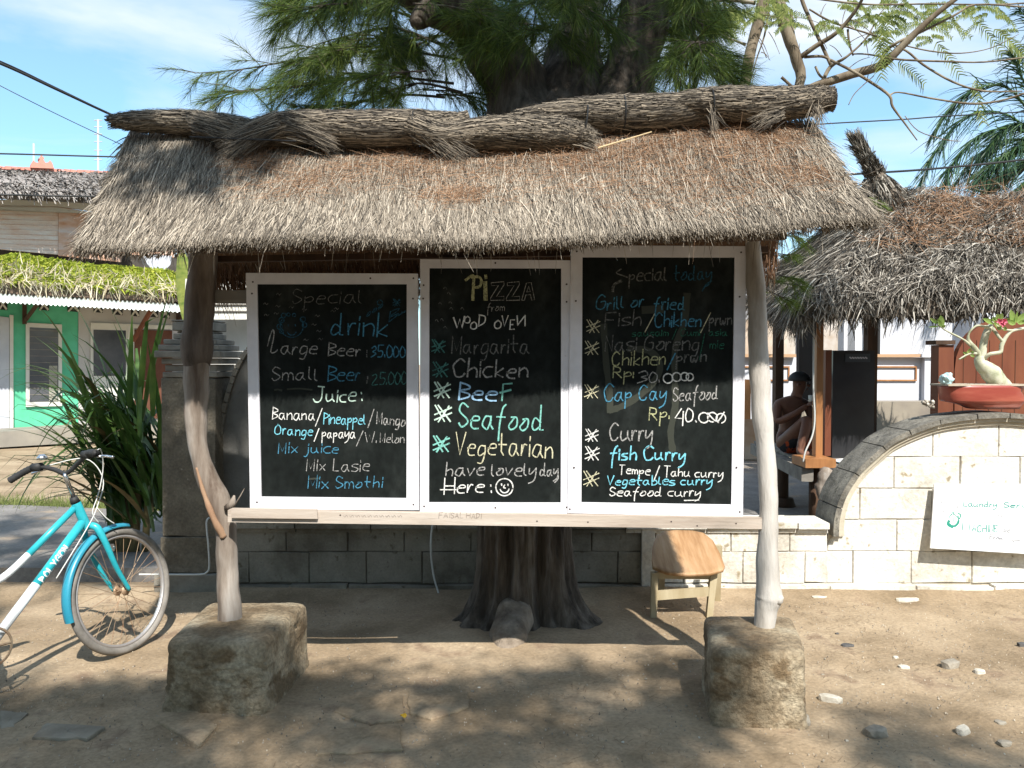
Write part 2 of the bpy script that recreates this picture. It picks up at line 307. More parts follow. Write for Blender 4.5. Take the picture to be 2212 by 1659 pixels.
# rails
def quadslab(px4, Yf, th, Mb=None, jit=0):
    Mb = Mb or MB(); f = [P(x, y, Yf) for x, y in px4]; k = [p + Vector((0, th, 0)) for p in f]; return Mb.hexa(f, k)
quadslab([(492, 1128), (1646, 1143), (1646, 1119), (492, 1102)], 3.665, .04).build('beam', m_beam, shelter)
quadslab([(500, 1119), (686, 1121), (684, 1101), (500, 1098)], 3.648, .015).build('beam_patch', m_beam, shelter)
quadslab([(450, 654), (900, 660), (900, 632), (450, 626)], 3.80, .035).build('rail', m_greywood, shelter)
quadslab([(440, 566), (1660, 544), (1660, 532), (440, 553)], 3.84, .05).build('rail', m_darkwood, shelter)
quadslab([(420, 545), (1700, 516), (1700, 470), (420, 500)], 3.60, .05).build('rail', m_darkwood, shelter)
for x, y in [(735, 1113), (1270, 1128), (1506, 1136), (1160, 1126), (1590, 1131), (1450, 1127)]:
    c = P(x, y, 3.6645); MB().tube([c, c + Vector((0, .003, 0))], [.004, .004], n=8).build('nail', m_nail, shelter)

# thatch: two slopes over a thick straw core
topx = [290, 420, 480, 700, 900, 1100, 1300, 1500, 1650, 1745]; topy = [285, 283, 300, 310, 312, 300, 285, 262, 255, 262]
botx = [180, 330, 480, 700, 1000, 1300, 1600, 1760, 1885]; boty = [533, 536, 522, 512, 524, 512, 498, 484, 468]
YR, YE = 3.92, 3.2
def roof_pt(s, t):
    a = P(290 + 1455 * s, interp(290 + 1455 * s, topx, topy), YR); c = P(180 + 1705 * s, interp(180 + 1705 * s, botx, boty), YE)
    p = a.lerp(c, t); sag = math.sin(math.pi * min(t, 1)) * .03
    p.z -= sag; p.z += .012 * noise.noise(Vector((p.x * 2.2, t * 3, 3))); p.y += .01 * noise.noise(Vector((p.x * 3, t * 2, 8)))
    return p
def roof_back(s, t):
    a = P(290 + 1455 * s, interp(290 + 1455 * s, topx, topy), YR); c = roof_pt(s, 1); c = Vector((c.x, 4.42, 2.0 + .09 * s)); a.y += .02
    return a.lerp(c, t)
nS, nT = 60, 14; b = MB(); th = .09
for fn, up in ((roof_pt, 1), (roof_back, 1)):
    g = len(b.v)
    for i in range(nS + 1):
        for j in range(nT + 1):
            p = fn(.006 + i / nS * .988, j / nT * .96); b.v.append(tuple(p + Vector((0, 0, -.012))))
    for i in range(nS + 1):
        for j in range(nT + 1):
            p = fn(.006 + i / nS * .988, j / nT * .96); b.v.append(tuple(p + Vector((0, .01, -.012 - th * (1.0 - .78 * (j / nT) ** 2)))))
    m = (nS + 1) * (nT + 1); w = nT + 1
    for k in (0, m):
        for i in range(nS):
            for j in range(nT): b.f.append((g + k + i * w + j, g + k + (i + 1) * w + j, g + k + (i + 1) * w + j + 1, g + k + i * w + j + 1))
    for i in range(nS): b.f.append((g + i * w + nT, g + (i + 1) * w + nT, g + m + (i + 1) * w + nT, g + m + i * w + nT))
    for i in (0, nS):
        for j in range(nT): b.f.append((g + i * w + j, g + i * w + j + 1, g + m + i * w + j + 1, g + m + i * w + j))
b.build('roof_core', m_under, shelter)
qb = QB()
def thatch(n, tlo, thi, fn, lmin, lmax, wmin, wmax, lift=.06, spread=.16, power=1.0, fanx=.0):
    s = RNG.uniform(-.004, 1.004, n); t = tlo + (thi - tlo) * RNG.uniform(0, 1, n) ** power
    P0 = np.zeros((n, 3)); D = np.zeros((n, 3))
    for i in range(n):
        p = fn(s[i], t[i]); q = fn(s[i], t[i] + .08); P0[i] = p; D[i] = q - p
    D = unit(D); nrm = np.array([0, -.62, .78]) if fn is roof_pt else np.array([0, .7, .7])
    D += RNG.normal(size=(n, 3)) * spread * .5 + nrm * RNG.uniform(-.02, lift, n)[:, None]; D[:, 0] += RNG.normal(0, spread, n) + fanx
    P0 += nrm * RNG.uniform(0, .022, n)[:, None]
    Ln = RNG.uniform(lmin, lmax, n)
    Ln = np.minimum(Ln, .012 + np.maximum(.0, (1.0 - t)) * 0.93 + RNG.normal(0, .009, n).clip(-.01, .03)) if fn is roof_pt else Ln
    return blades(P0, D, Ln, RNG.uniform(wmin, wmax, n), .10, np.tile(nrm, (n, 1)) + RNG.normal(size=(n, 3)) * .5, seg=2, curl=.05)
qb.add(*thatch(74000, -.02, .97, roof_pt, .10, .26, .0018, .0045, lift=.05, spread=.10, fanx=-.02))
qb.add(*thatch(22000, .74, .995, roof_pt, .04, .16, .002, .0045, lift=.08, spread=.13))
qb.add(*thatch(2600, .0, .95, roof_pt, .08, .2, .002, .0045, lift=.24, spread=.3))
qb.add(*thatch(9000, 0, .97, roof_back, .15, .3, .004, .008))
# cut straw ends and loose straws hanging from both eaves, inside fringe
n = 4200; s = RNG.uniform(0, 1, n); p0 = np.array([roof_pt(a, .985) for a in s]) + np.stack([RNG.normal(0, .01, n), RNG.uniform(0, .1, n), RNG.uniform(-.03, .005, n)], -1)
qb.add(*blades(p0, np.tile([0, -.55, -.6], (n, 1)) + RNG.normal(size=(n, 3)) * .25, RNG.uniform(.012, .035, n), RNG.uniform(.003, .007, n), .1))
n = 80; s = RNG.uniform(0.02, .98, n); p0 = np.array([roof_pt(a, .98) for a in s]) + np.stack([np.zeros(n), RNG.uniform(0, .1, n), np.full(n, -.05)], -1)
qb.add(*blades(p0, np.tile([0, 0, -1], (n, 1)) + RNG.normal(size=(n, 3)) * .22, RNG.uniform(.03, .10, n), .003, 0))
# side ends
for sx, sg in ((0.0, -1), (1.0, 1)):
    n = 2600; t = RNG.uniform(.0, .97, n); p0 = np.array([roof_pt(sx, a) for a in t]) + np.stack([RNG.normal(0, .01, n), np.zeros(n), RNG.uniform(-.05, .01, n) * (1 - .6 * t)], -1)
    D = np.array([roof_pt(sx, a + .1) - roof_pt(sx, a) for a in t]); D = unit(D) + RNG.normal(size=(n, 3)) * .16; D[:, 0] += sg * RNG.uniform(0, .3, n)
    Ln = np.minimum(RNG.uniform(.06, .18, n), .015 + (1 - t) * .85)
    qb.add(*blades(p0, D, Ln, RNG.uniform(.003, .007, n), .15, curl=.06))
qb.build('thatch', m_straw, shelter, kind='stuff', label='thick grey straw thatch cut straight at the eave')
# inner fringe of the rear slope, hanging reddish in the shade
n = 5200; s = RNG.uniform(0, 1, n); p0 = np.array([roof_back(a, RNG.uniform(.8, 1.0)) for a in s]) + np.stack([np.zeros(n), RNG.uniform(-.05, .05, n), RNG.uniform(-.09, 0, n)], -1)
V, Q = blades(p0, np.tile([0, .25, -.8], (n, 1)) + RNG.normal(size=(n, 3)) * .15, RNG.uniform(.05, .13, n), RNG.uniform(.003, .007, n), 0)
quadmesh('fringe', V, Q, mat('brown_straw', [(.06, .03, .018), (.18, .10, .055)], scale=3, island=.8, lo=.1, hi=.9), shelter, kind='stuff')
# rafters under the roof
for s_ in (.06, .25, .45, .64, .84, .96):
    a = roof_pt(s_, .02) + Vector((0, 0, -.12)); c = roof_pt(s_, .82) + Vector((0, .03, -.10)); MB().tube([a, c], [.018, .018], n=8, wob=.2).build('rafter', m_darkwood, shelter, smooth=True)
# brown casuarina needles fallen on the thatch
cl = [(1500, 320, 130), (1600, 380, 150), (1350, 350, 120), (1680, 330, 90), (1500, 430, 170), (1180, 330, 90), (900, 345, 110), (1040, 365, 120), (740, 370, 100), (640, 400, 90), (1250, 380, 120), (560, 350, 60), (1750, 420, 60), (1000, 420, 60)]
n = 13000; p0 = np.zeros((n, 3)); k = 0
while k < n:
    cx, cy, w = random.choice(cl[:7] + cl); px = random.gauss(cx, w * .8); py = random.gauss(cy, w * .22)
    s_ = (px - 250) / 1560; t_ = (py - 295) / 225
    if 0.02 < s_ < .98 and 0.02 < t_ < .97: p = roof_pt(s_, t_); p0[k] = (p.x, p.y - .012, p.z + .018 + random.random() * .012); k += 1
D = RNG.normal(size=(n, 3)); D[:, 1] *= .5; D -= np.array([0, -.62, .78]) * (D @ np.array([0, -.62, .78]))[:, None]; D += np.array([0, -.3, -.35])
V, Q = blades(p0, D, RNG.uniform(.04, .13, n), .0017, .05, seg=2, curl=.35)
quadmesh('fallen_needles', V, Q, m_needle_brown, shelter, kind='stuff', label='orange brown casuarina needles lying on the thatch')
# ridge bundles
def bundle(tab, Y, nstr, seed, twist=1.2, fan=0.0, label=None):
    nstr = int(nstr * 1.9)
    pts = [P(x, y, Y) for x, y, r in tab]; rr = [r / FPX * Y for x, y, r in tab]
    pp = cat_rom(pts, 8); rad = np.interp(np.linspace(0, 1, len(pp)), np.linspace(0, 1, len(rr)), rr)
    body = MB(); body.tube(pp, [r * .93 for r in rad], n=14, wob=.15, wf=8, seed=seed)
    C = np.array([tuple(p) for p in pp]); m = len(C); T = unit(np.gradient(C, axis=0)); up = np.array([0, 0, 1.0]); A = unit(np.cross(T, up)); B = np.cross(A, T)
    ncp = 7; V = np.zeros((nstr, ncp * 2, 3)); u0 = RNG.uniform(-.05, .92, nstr); u1 = np.minimum(u0 + RNG.uniform(.15, .45, nstr), 1.02); ph = RNG.uniform(0, 2 * np.pi, nstr)
    tw = RNG.normal(0, 1.1, nstr) + twist * np.sin(seed + u0 * 5); ro = RNG.uniform(.9, 1.13, nstr); wdt = RNG.uniform(.0009, .0026, nstr)
    for k in range(ncp):
        u = np.clip(u0 + (u1 - u0) * k / (ncp - 1), 0, 1.0) * (m - 1); i0 = np.clip(u.astype(int), 0, m - 2); f = (u - i0)[:, None]
        c = C[i0] * (1 - f) + C[i0 + 1] * f; a = A[i0] * (1 - f) + A[i0 + 1] * f; bb = B[i0] * (1 - f) + B[i0 + 1] * f; r = rad[i0] * ro * (1 + .05 * np.sin(u * 1.7 + ph * 3)); r = r + .012 * (k == 0 or k == ncp - 1) * RNG.uniform(0, 1, nstr)
        p_ = ph + tw * (u - u0 * (m - 1)) / (m - 1); d = a * np.cos(p_)[:, None] + bb * np.sin(p_)[:, None]; tg = -a * np.sin(p_)[:, None] + bb * np.cos(p_)[:, None]
        ext = T[i0] * (((u0 + (u1 - u0) * k / (ncp - 1)) - np.clip(u0 + (u1 - u0) * k / (ncp - 1), 0, 1)) * .6)[:, None]
        q = c + d * r[:, None] + ext; V[:, 2 * k] = q - tg * wdt[:, None]; V[:, 2 * k + 1] = q + tg * wdt[:, None]
    base = (np.arange(nstr) * ncp * 2)[:, None, None]; q = np.array([[2 * k, 2 * k + 1, 2 * k + 3, 2 * k + 2] for k in range(ncp - 1)])[None]
    Vb = np.array(body.v); Qb = np.array([f for f in body.f if len(f) == 4])
    qq = QB(); qq.add(Vb, Qb); qq.add(V.reshape(-1, 3), (base + q).reshape(-1, 4))
    return qq.build('ridge_bundle', m_ridge, shelter, kind='stuff', label=label)
bundle([(246, 262, 12), (300, 262, 20), (410, 265, 24), (480, 276, 27), (560, 288, 24), (640, 292, 20)], 3.82, 1700, 1)
bundle([(480, 312, 14), (545, 290, 26), (610, 276, 30), (700, 276, 33), (800, 280, 36), (895, 276, 34), (960, 272, 26), (1010, 258, 12)], 3.80, 2400, 2)
bundle([(890, 275, 26), (960, 296, 26), (1040, 288, 30), (1130, 288, 32), (1200, 288, 33), (1260, 292, 22), (1282, 296, 8)], 3.76, 2300, 3)
bundle([(1095, 262, 12), (1170, 250, 22), (1270, 246, 32), (1350, 246, 36), (1440, 242, 34), (1530, 234, 31), (1600, 226, 26)], 3.84, 2300, 4)
bundle([(1430, 226, 12), (1500, 222, 26), (1560, 224, 32), (1640, 226, 33), (1720, 221, 30), (1770, 216, 26), (1793, 214, 20)], 3.80, 2300, 5)
# fanned straw ends falling from the ties
qb = QB()
for (x, y, dx, dy, n_, sp, ln) in [(600, 265, -.93, -.36, 620, .10, .30), (892, 272, .88, -.30, 520, .12, .30), (1225, 288, .95, -.12, 320, .10, .16), (1535, 240, .25, -.8, 40, .2, .12), (420, 268, .95, -.2, 300, .08, .2), (1765, 232, .15, -.9, 60, .3, .12), (620, 268, .95, -.2, 300, .08, .26), (1690, 240, -.9, -.25, 90, .2, .16)]:
    c = P(x, y, 3.735); p0 = np.array([c] * n_) + RNG.normal(size=(n_, 3)) * [.012, .008, .02]
    qb.add(*blades(p0, np.tile([dx, -.03, dy], (n_, 1)) + RNG.normal(size=(n_, 3)) * [sp, .05, sp], RNG.uniform(ln * .4, ln, n_), .003, .15, np.tile([0, -1, .3], (n_, 1)), seg=3, curl=.06))
qb.build('loose_straw', m_ridge, shelter, kind='stuff')
for x, y, r, Yt in [(412, 265, 25, 3.82), (602, 277, 32, 3.80), (893, 277, 35, 3.78), (1262, 270, 40, 3.79), (1345, 246, 37, 3.83), (1532, 228, 36, 3.80), (1700, 222, 33, 3.80)]:
    c = P(x, y, Yt); MB().torus(c, r / FPX * Yt * 1.03, .0035, (1, .05, random.uniform(-.15, .15)), n=26, m=5).build('tie_wire', m_wire, shelter)
MB().tube([P(410, 296, 3.72), P(640, 305, 3.70)], [.004, .004], n=5).build('tie_wire', m_wire, shelter)
# pale stick lying on the thatch, tuft of white fluff
st = MB(); a = P(1760 * .7373 + 0, 0, 1); st.tube([P(1290, 338, 3.66) + Vector((0, -.03, .03)), P(1405, 303, 3.74) + Vector((0, -.03, .03))], [.0045, .003], n=6); st.build('dry_stick', mat('dry_stick', [(.5, .38, .22)]), None, label='long pale dry stick lying on the thatch below the ridge', cat='stick')
# lamp under the eave
b = MB(); c = P(984, 527, 3.45)
for i in range(9):
    pass
bm = bmesh.new(); bmesh.ops.create_uvsphere(bm, u_segments=20, v_segments=12, radius=.03); me = bpy.data.meshes.new('lamp'); bm.to_mesh(me); bm.free()
lamp = empty('ceiling_lamp', c + Vector((0, 0, .03)), 'small round white lamp hanging under the middle of the thatch eave', 'lamp')
o = link('bulb', me, mat('milky_bulb', [(.6, .52, .4)], rough=.4), None, True); o.parent = lamp; o.location = (0, 0, -.03)
MB().tube([c + Vector((0, 0, .02)), c + Vector((0, 0, .1))], [.014, .011], n=10).build('socket', m_wire, lamp)

# ================================================================== BLACKBOARDS with hand-written menus
GL = {'a': "36 16 04 13 23 35|-36 34 43", 'b': "-09 03|05 26 35 34 23 03", 'c': "36 16 05 04 13 33", 'd': "35 16 04 13 34|-39 33 43", 'e': "05 35 36 16 04 13 33", 'f': "39 28 14 10|-06 36",
      'g': "36 16 04 13 34|36 34 21 01", 'h': "-09 03|05 26 35 33", 'i': "-06 03|-08 07", 'j': "26 23 11 01|-28 27", 'k': "-09 03|-36 04 33", 'l': "08 04 13", 'm': "-06 03|05 16 25 23|25 36 45 43", 'n': "-06 03|05 26 35 33",
      'o': "26 15 04 13 34 36 16", 'p': "-06 00|05 26 35 24 04", 'r': "-06 03|04 16 26", 's': "36 16 05 34 23 03", 't': "-19 14 23|-06 36", 'u': "06 04 13 34|-36 34 43", 'v': "-06 13 36", 'w': "06 04 13 25 33 46", 'x': "-06 33|-36 03",
      'y': "06 04 14 36|36 33 21 00", 'z': "-06 36 03 33", 'B': "-09 03|09 38 37 06 35 34 03", 'S': "38 19 07 35 34 13 04", 'P': "-09 03|09 38 37 06", 'M': "-03 09 24 49 43", 'O': "29 07 04 23 44 47 29", 'W': "-09 13 26 33 49",
      'L': "-09 03 33", 'N': "-03 09 33 39", 'G': "48 29 07 04 23 44 46 26", 'C': "48 29 07 05 13 33 44", 'V': "-09 23 49", 'H': "-09 03|-49 43|-06 46", 'J': "49 45 33 13 04|-29 59", 'T': "-09 49|-29 22", 'F': "-49 09 02|-06 36",
      'E': "-39 09 03 33|-06 26", 'R': "-09 03|09 38 36 06|-16 43", 'D': "-09 03|09 38 35 03", 'A': "-03 29 43|-15 35", 'I': "-19 13", 'K': "-09 03|-39 06 33", 'Y': "-09 26 49|-26 23", 'U': "09 04 23 44 49", 'Z': "-09 39 03 33",
      '0': "19 07 05 13 34 37 19", '2': "08 29 37 03 43", '3': "08 29 37 16 35 24 03", '4': "-29 05 35|-38 32", '5': "-39 09|09 06 26 35 23 03", '/': "-00 39", ':': "-06 05|-04 03", '.': "-04 03", '-': "-05 25",
      '#': "-08 33|-28 53|-36 04|-59 15", 'N~': "-03 09|-09 33|-33 39", 'é': "-03 09|-09 33"}
def glyph(ch):
    out_ = []
    for s in GL[ch].split('|'):
        st = s.startswith('-'); pts = [(float(q[0]), float(q[1]) - 3) for q in s.lstrip('-').split()]
        out_.append((st, pts))
    return out_
class Pen:
    """draws strokes, given in the coordinates of a flat sheet, as thin chalk ribbons"""
    def __init__(s, plane): s.plane = plane; s.mb = MB(); s.k = 0; s.base = 0; s.sub = 1
    def stroke(s, pts, w, straight=False):
        if not straight and len(pts) > 2: pts = [(p.x, p.y) for p in cat_rom([Vector((x, y, 0)) for x, y in pts], 5)]
        if s.sub > 1 and straight: pts = [(a[0] + (c[0] - a[0]) * k / s.sub, a[1] + (c[1] - a[1]) * k / s.sub) for a, c in zip(pts, pts[1:]) for k in range(s.sub)] + [pts[-1]]
        v = []; s.k += 1; off = (s.k % 9) * .00012 + s.base
        for i, (x, y) in enumerate(pts):
            x0, y0 = pts[max(i - 1, 0)]; x1, y1 = pts[min(i + 1, len(pts) - 1)]; dx, dy = x1 - x0, y1 - y0; l_ = math.hypot(dx, dy) or 1
            ww = w * .5 * (1 + .35 * noise.noise(Vector((x * .05, y * .05, s.k)))); nx_, ny_ = -dy / l_ * ww, dx / l_ * ww
            ex = (-dx / l_ * w * .4, -dy / l_ * w * .4) if i == 0 else ((dx / l_ * w * .4, dy / l_ * w * .4) if i == len(pts) - 1 else (0, 0))
            v.append(s.plane(x + nx_ + ex[0], y + ny_ + ex[1], off)); v.append(s.plane(x - nx_ + ex[0], y - ny_ + ex[1], off))
        s.mb.add(v, [(2 * i, 2 * i + 1, 2 * i + 3, 2 * i + 2) for i in range(len(pts) - 1)])
    def text(s, t, x0, x1, y0, y1, xh, w, jit=.085, slant=.08):
        adv = []; gl = []
        for ch in t:
            if ch == ' ': adv.append(2.6); gl.append(None); continue
            g = glyph(ch); wd = max(p[0] for st, ps in g for p in ps); adv.append(wd + (1.35 if ch.islower() or ch.isupper() else 1.2)); gl.append(g)
        tot = max(1.0, sum(adv) - 1.2); sx = (x1 - x0) / tot; sy = xh / 3; x = 0
        for a, g in zip(adv, gl):
            if g:
                dy = random.uniform(-jit, jit) * 3; sc = 1 + random.uniform(-jit, jit)
                for st, ps in g:
                    q = []
                    for (px, py) in ps:
                        px += random.uniform(-jit, jit) * 1.6; py += random.uniform(-jit, jit) * 1.6
                        X_ = x0 + (x + px * sc + py * slant) * sx; Y_ = y0 + (y1 - y0) * ((X_ - x0) / (x1 - x0)) - (py * sc + dy) * sy; q.append((X_, Y_))
                    s.stroke(q, w, st)
            x += a
    def done(s, name, m, parent, **kw): return s.mb.build(name, m, parent, fix=False, **kw)
def blackboard(label, outer, inner, Y, nails):
    base = P((outer[2][0] + outer[3][0]) / 2, outer[2][1], Y)
    root = empty('blackboard', base, label, 'blackboard', 'menu blackboards hung side by side under the thatch')
    TL, TR, BR, BL = [P(x, y, Y) for x, y in outer]; tl, tr, br, bl = [P(x, y, Y) for x, y in inner]; th = Vector((0, .024, 0))
    tlx = Vector((TL.x, 0, 0)); e = .0006
    def q(a, b_, c_, d_): return MB().hexa([a, b_, c_, d_], [p + th for p in (a, b_, c_, d_)])
    TLb = Vector((TL.x + (BL.x - TL.x) * .05, Y, tl.z)); TRb = Vector((TR.x, Y, tr.z)); BLt = Vector((BL.x, Y, bl.z)); BRt = Vector((BR.x, Y, br.z))
    q(TLb, TRb, TR, TL).build('frame_rail', m_frame, root); q(BL, BR, BRt, BLt).build('frame_rail', m_frame, root)
    e_ = Vector((0, .0015, 0))
    q(BLt + e_, bl + e_, tl + e_, TLb + e_).build('frame_rail', m_frame, root); q(br + e_, BRt + e_, TRb + e_, tr + e_).build('frame_rail', m_frame, root)
    pf = Vector((0, .012, 0)); m_ = .006
    MB().hexa([bl + pf + Vector((-m_, 0, -m_)), br + pf + Vector((m_, 0, -m_)), tr + pf + Vector((m_, 0, m_)), tl + pf + Vector((-m_, 0, m_))],
              [p + pf + Vector((0, .008, 0)) for p in (bl, br, tr, tl)]).build('panel', m_board, root)
    for x, y in nails:
        c = P(x, y, Y - .001); MB().tube([c, c + Vector((0, .004, 0))], [.0045, .0045], n=8).build('nail', m_nail, root)
    return root
def sheet(x0, y0, k, Y, front=.0102):
    return lambda x, y, off: P((x0 + x / k) * .73733, (y0 + y / k) * .73733, Y + front - off)
def hashmark(pen, x, y, r, w, n=2):
    for d in (-.3, .3):
        pen.stroke([(x - r * .8 + d * r * .6, y - r + 0 * d), (x + r * .5 + d * r * 1.2, y + r * .95)], w, True)
    for d in (-.32, .32):
        pen.stroke([(x - r + random.uniform(-3, 3), y + r * .45 + d * r), (x + r, y - r * .4 + d * r)], w, True)
    pen.stroke([(x + r * .7, y - r * .9), (x - r * .6, y + r)], w, True)
# --- left board
YB1, YB2, YB3 = 3.712, 3.704, 3.697
b1 = blackboard('left blackboard, the drinks menu with a blue smiling face', [(531, 589.5), (902, 591), (905, 1102), (540, 1100.6)], [(554.8, 613.6), (878.6, 613.6), (878, 1077), (564, 1073)], YB1,
                [(544, 634), (546, 609), (893, 601), (892, 645), (893, 1090), (555, 1085), (800, 601)])
sh = sheet(650, 750, 2.127, YB1)
def write(parent, sh, items):
    for (col, w, lst) in items:
        w *= .76
        for it in lst:
            pen = Pen(sh); pen.k = random.randint(0, 8); pen.base = -.0014 if col == 'smear' else 0
            if it[0] == '#': hashmark(pen, it[1], it[2], it[3], w)
            elif it[0] == '~': pen.stroke(it[1], w if len(it) < 3 else it[2])
            elif it[0] == '_': pen.stroke(it[1], w if len(it) < 3 else it[2], True)
            else: pen.text(*it[:6], w)
            pen.done('chalk_writing', CH[col], parent)
def circ(x, y, r, a0=0, a1=360, n=14, ry=None): ry = ry or r; return [(x + r * math.cos(R(a0 + (a1 - a0) * i / n)), y + ry * math.sin(R(a0 + (a1 - a0) * i / n))) for i in range(n + 1)]
write(b1, sh, [
    ('dim', 7, [('Special', 440, 870, 300, 290, 46)]),
    ('dim', 5, [('~', [(x, y), (x + 9, y - 8), (x + 18, y + 3), (x + 28, y - 5)]) for x, y in [(260, 300), (335, 315), (420, 320), (265, 370), (325, 360), (500, 335), (580, 375), (560, 430), (590, 470), (510, 525), (600, 520), (680, 345), (700, 330), (340, 240)]]),
    ('blue', 11, [('drink', 678, 1030, 492, 498, 72)]),
    ('dblue', 8, [('~', circ(435, 435, 72, -30, 215)), ('~', circ(435, 465, 28, 20, 160)), ('~', circ(372, 400, 16)), ('~', circ(360, 440, 16)), ('~', circ(385, 370, 14)), ('~', circ(505, 395, 16)), ('~', circ(515, 430, 14)), ('~', circ(415, 365, 10)), ('~', circ(450, 368, 10)), ('_', [(413, 428), (415, 436)]), ('_', [(457, 428), (459, 436)]),
                  ('~', circ(372, 470, 12)), ('ooo', 900, 1000, 380, 320, 20), ('~', circ(985, 290, 16)), ('B..', 1040, 1140, 410, 350, 30), ('#', 1090, 290, 22), ('_', [(1100, 372), (1140, 345)])]),
    ('grey', 8.5, [('~', [(285, 560), (300, 500), (318, 460), (325, 490), (312, 560), (305, 600), (330, 600), (345, 585)]), ('arge', 365, 590, 612, 612, 44), ('Beer', 662, 862, 622, 622, 40), ('Small', 312, 592, 778, 772, 42)]),
    ('dim', 8, [(':', 902, 918, 630, 630, 40), (':', 905, 918, 790, 790, 40)]),
    ('blue', 8.5, [('35.000', 930, 1140, 632, 630, 36), ('Beer', 662, 860, 778, 776, 44)]),
    ('dteal', 8, [('25.000', 935, 1148, 800, 798, 36)]),
    ('mint', 10, [('Juice', 570, 830, 905, 905, 46), ('_', [(868, 850), (870, 858)]), ('_', [(872, 892), (874, 900)])]),
    ('white', 7.5, [('Banana', 315, 578, 1012, 1022, 36), ('_', [(583, 1060), (625, 950)]), ('papaya', 624, 830, 1132, 1132, 32), ('_', [(575, 1155), (605, 1075)])]),
    ('grey', 7.5, [('Mango', 965, 1140, 1045, 1062, 38), ('_', [(910, 1070), (948, 955)])]),
    ('cyan', 7.5, [('Pineappel', 634, 892, 1046, 1046, 34), ('Orange', 330, 565, 1112, 1118, 34)]),
    ('grey', 6.5, [('_', [(893, 1100), (906, 1162), (920, 1115), (934, 1164), (952, 1096)]), ('.', 962, 970, 1162, 1162, 34), ('Melon', 985, 1135, 1164, 1166, 32), ('_', [(838, 1185), (880, 1090)]), ('Mix Lasie', 528, 915, 1338, 1340, 40)]),
    ('blue', 7.5, [('Mix juice', 352, 725, 1228, 1228, 36), ('Mix Smothi', 537, 1000, 1445, 1445, 38)]),
    ('smear', 14, [('~', [(330, 835), (350, 832), (372, 838)]), ('~', [(410, 830), (480, 826), (560, 834)]), ('~', [(540, 1390), (600, 1385)])]),
])
# --- middle board
b2 = blackboard('middle blackboard headed PIZZA from wood oven', [(907.6, 559.7), (1232.4, 562.3), (1230, 1109.5), (907, 1106)], [(927.3, 578.8), (1212.5, 579.6), (1211.4, 1086.3), (926.5, 1085.5)], YB2,
                [(915, 616), (914, 645), (1224, 614), (1224, 652), (1224, 1096), (916, 1094), (1070, 568), (1070, 1097)])
sh = sheet(1200, 700, 1.998, YB2)
write(b2, sh, [
    ('yell', 13, [('~', [(330, 240), (360, 218), (375, 225), (372, 300), (370, 355)], 16), ('~', [(365, 225), (405, 222), (420, 245), (410, 278), (375, 285)], 15), ('_', [(443, 256), (445, 352)], 22), ('_', [(445, 215), (447, 228)], 16)]),
    ('grey', 5.5, [('_', [(478, 256), (552, 250), (553, 268), (508, 338), (552, 336), (553, 358), (474, 360), (474, 346), (520, 272), (478, 274), (478, 256)]),
                   ('_', [(572, 256), (642, 250), (643, 268), (600, 338), (644, 336), (645, 358), (566, 360), (566, 346), (612, 272), (572, 274), (572, 256)]),
                   ('_', [(656, 358), (684, 258), (712, 256), (732, 356), (714, 358), (708, 326), (680, 328), (672, 360), (656, 358)]), ('_', [(686, 310), (698, 276), (706, 308), (686, 310)])]),
    ('grey', 5, [('from', 452, 555, 422, 422, 24)]),
    ('white', 9, [('_', [(258, 462), (278, 520), (294, 470), (306, 520), (322, 455)], 10), ('O', 322, 352, 492, 492, 20), ('O', 358, 392, 525, 525, 22), ('D', 404, 438, 512, 512, 32), ('O', 497, 532, 522, 522, 23), ('V', 538, 574, 512, 512, 30), ('E', 588, 612, 530, 530, 28),
                   ('_', [(632, 505), (630, 450)]), ('_', [(632, 505), (676, 448)]), ('_', [(676, 448), (676, 508)])]),
    ('dim', 9, [('Margarita', 248, 695, 668, 668, 50)]),
    ('grey', 12, [('Chicken', 255, 690, 806, 812, 52)]),
    ('dteal', 10, [('#', 170, 628, 38), ('#', 182, 765, 44)]),
    ('mint', 11, [('#', 192, 885, 46), ('#', 197, 1022, 48)]),
    ('teal', 12, [('#', 186, 1200, 46), ('Seafood', 288, 780, 1105, 1118, 72)]),
    ('lblue', 13, [('Bee', 288, 505, 942, 946, 50)]), ('teal', 13, [('_', [(540, 945), (548, 850), (598, 846)]), ('_', [(530, 900), (592, 884)])]),
    ('cream', 9.5, [('Vegetarian', 265, 838, 1262, 1278, 64)]),
    ('grey', 9, [('have', 212, 435, 1388, 1384, 42), ('lovely', 478, 738, 1384, 1384, 42), ('day', 762, 868, 1386, 1382, 34), ('~', [(870, 1380), (868, 1405), (850, 1425)])]),
    ('white', 9, [('Here', 200, 432, 1492, 1484, 44), ('_', [(180, 1468), (272, 1468)]), ('_', [(475, 1440), (476, 1448)]), ('_', [(478, 1475), (479, 1484)]), ('~', circ(555, 1453, 50, 10, 372)), ('~', circ(556, 1460, 26, 10, 165)), ('_', [(538, 1434), (539, 1442)]), ('_', [(575, 1436), (576, 1444)]), ('~', [(556, 1440), (550, 1455), (560, 1458)])]),
    ('dim', 5, [('~', [(x, y), (x + 8, y - 9), (x + 18, y + 5)]) for x, y in [(200, 290), (220, 320), (170, 380), (230, 375), (150, 480), (180, 475), (235, 410), (200, 520), (300, 410)]]),
])
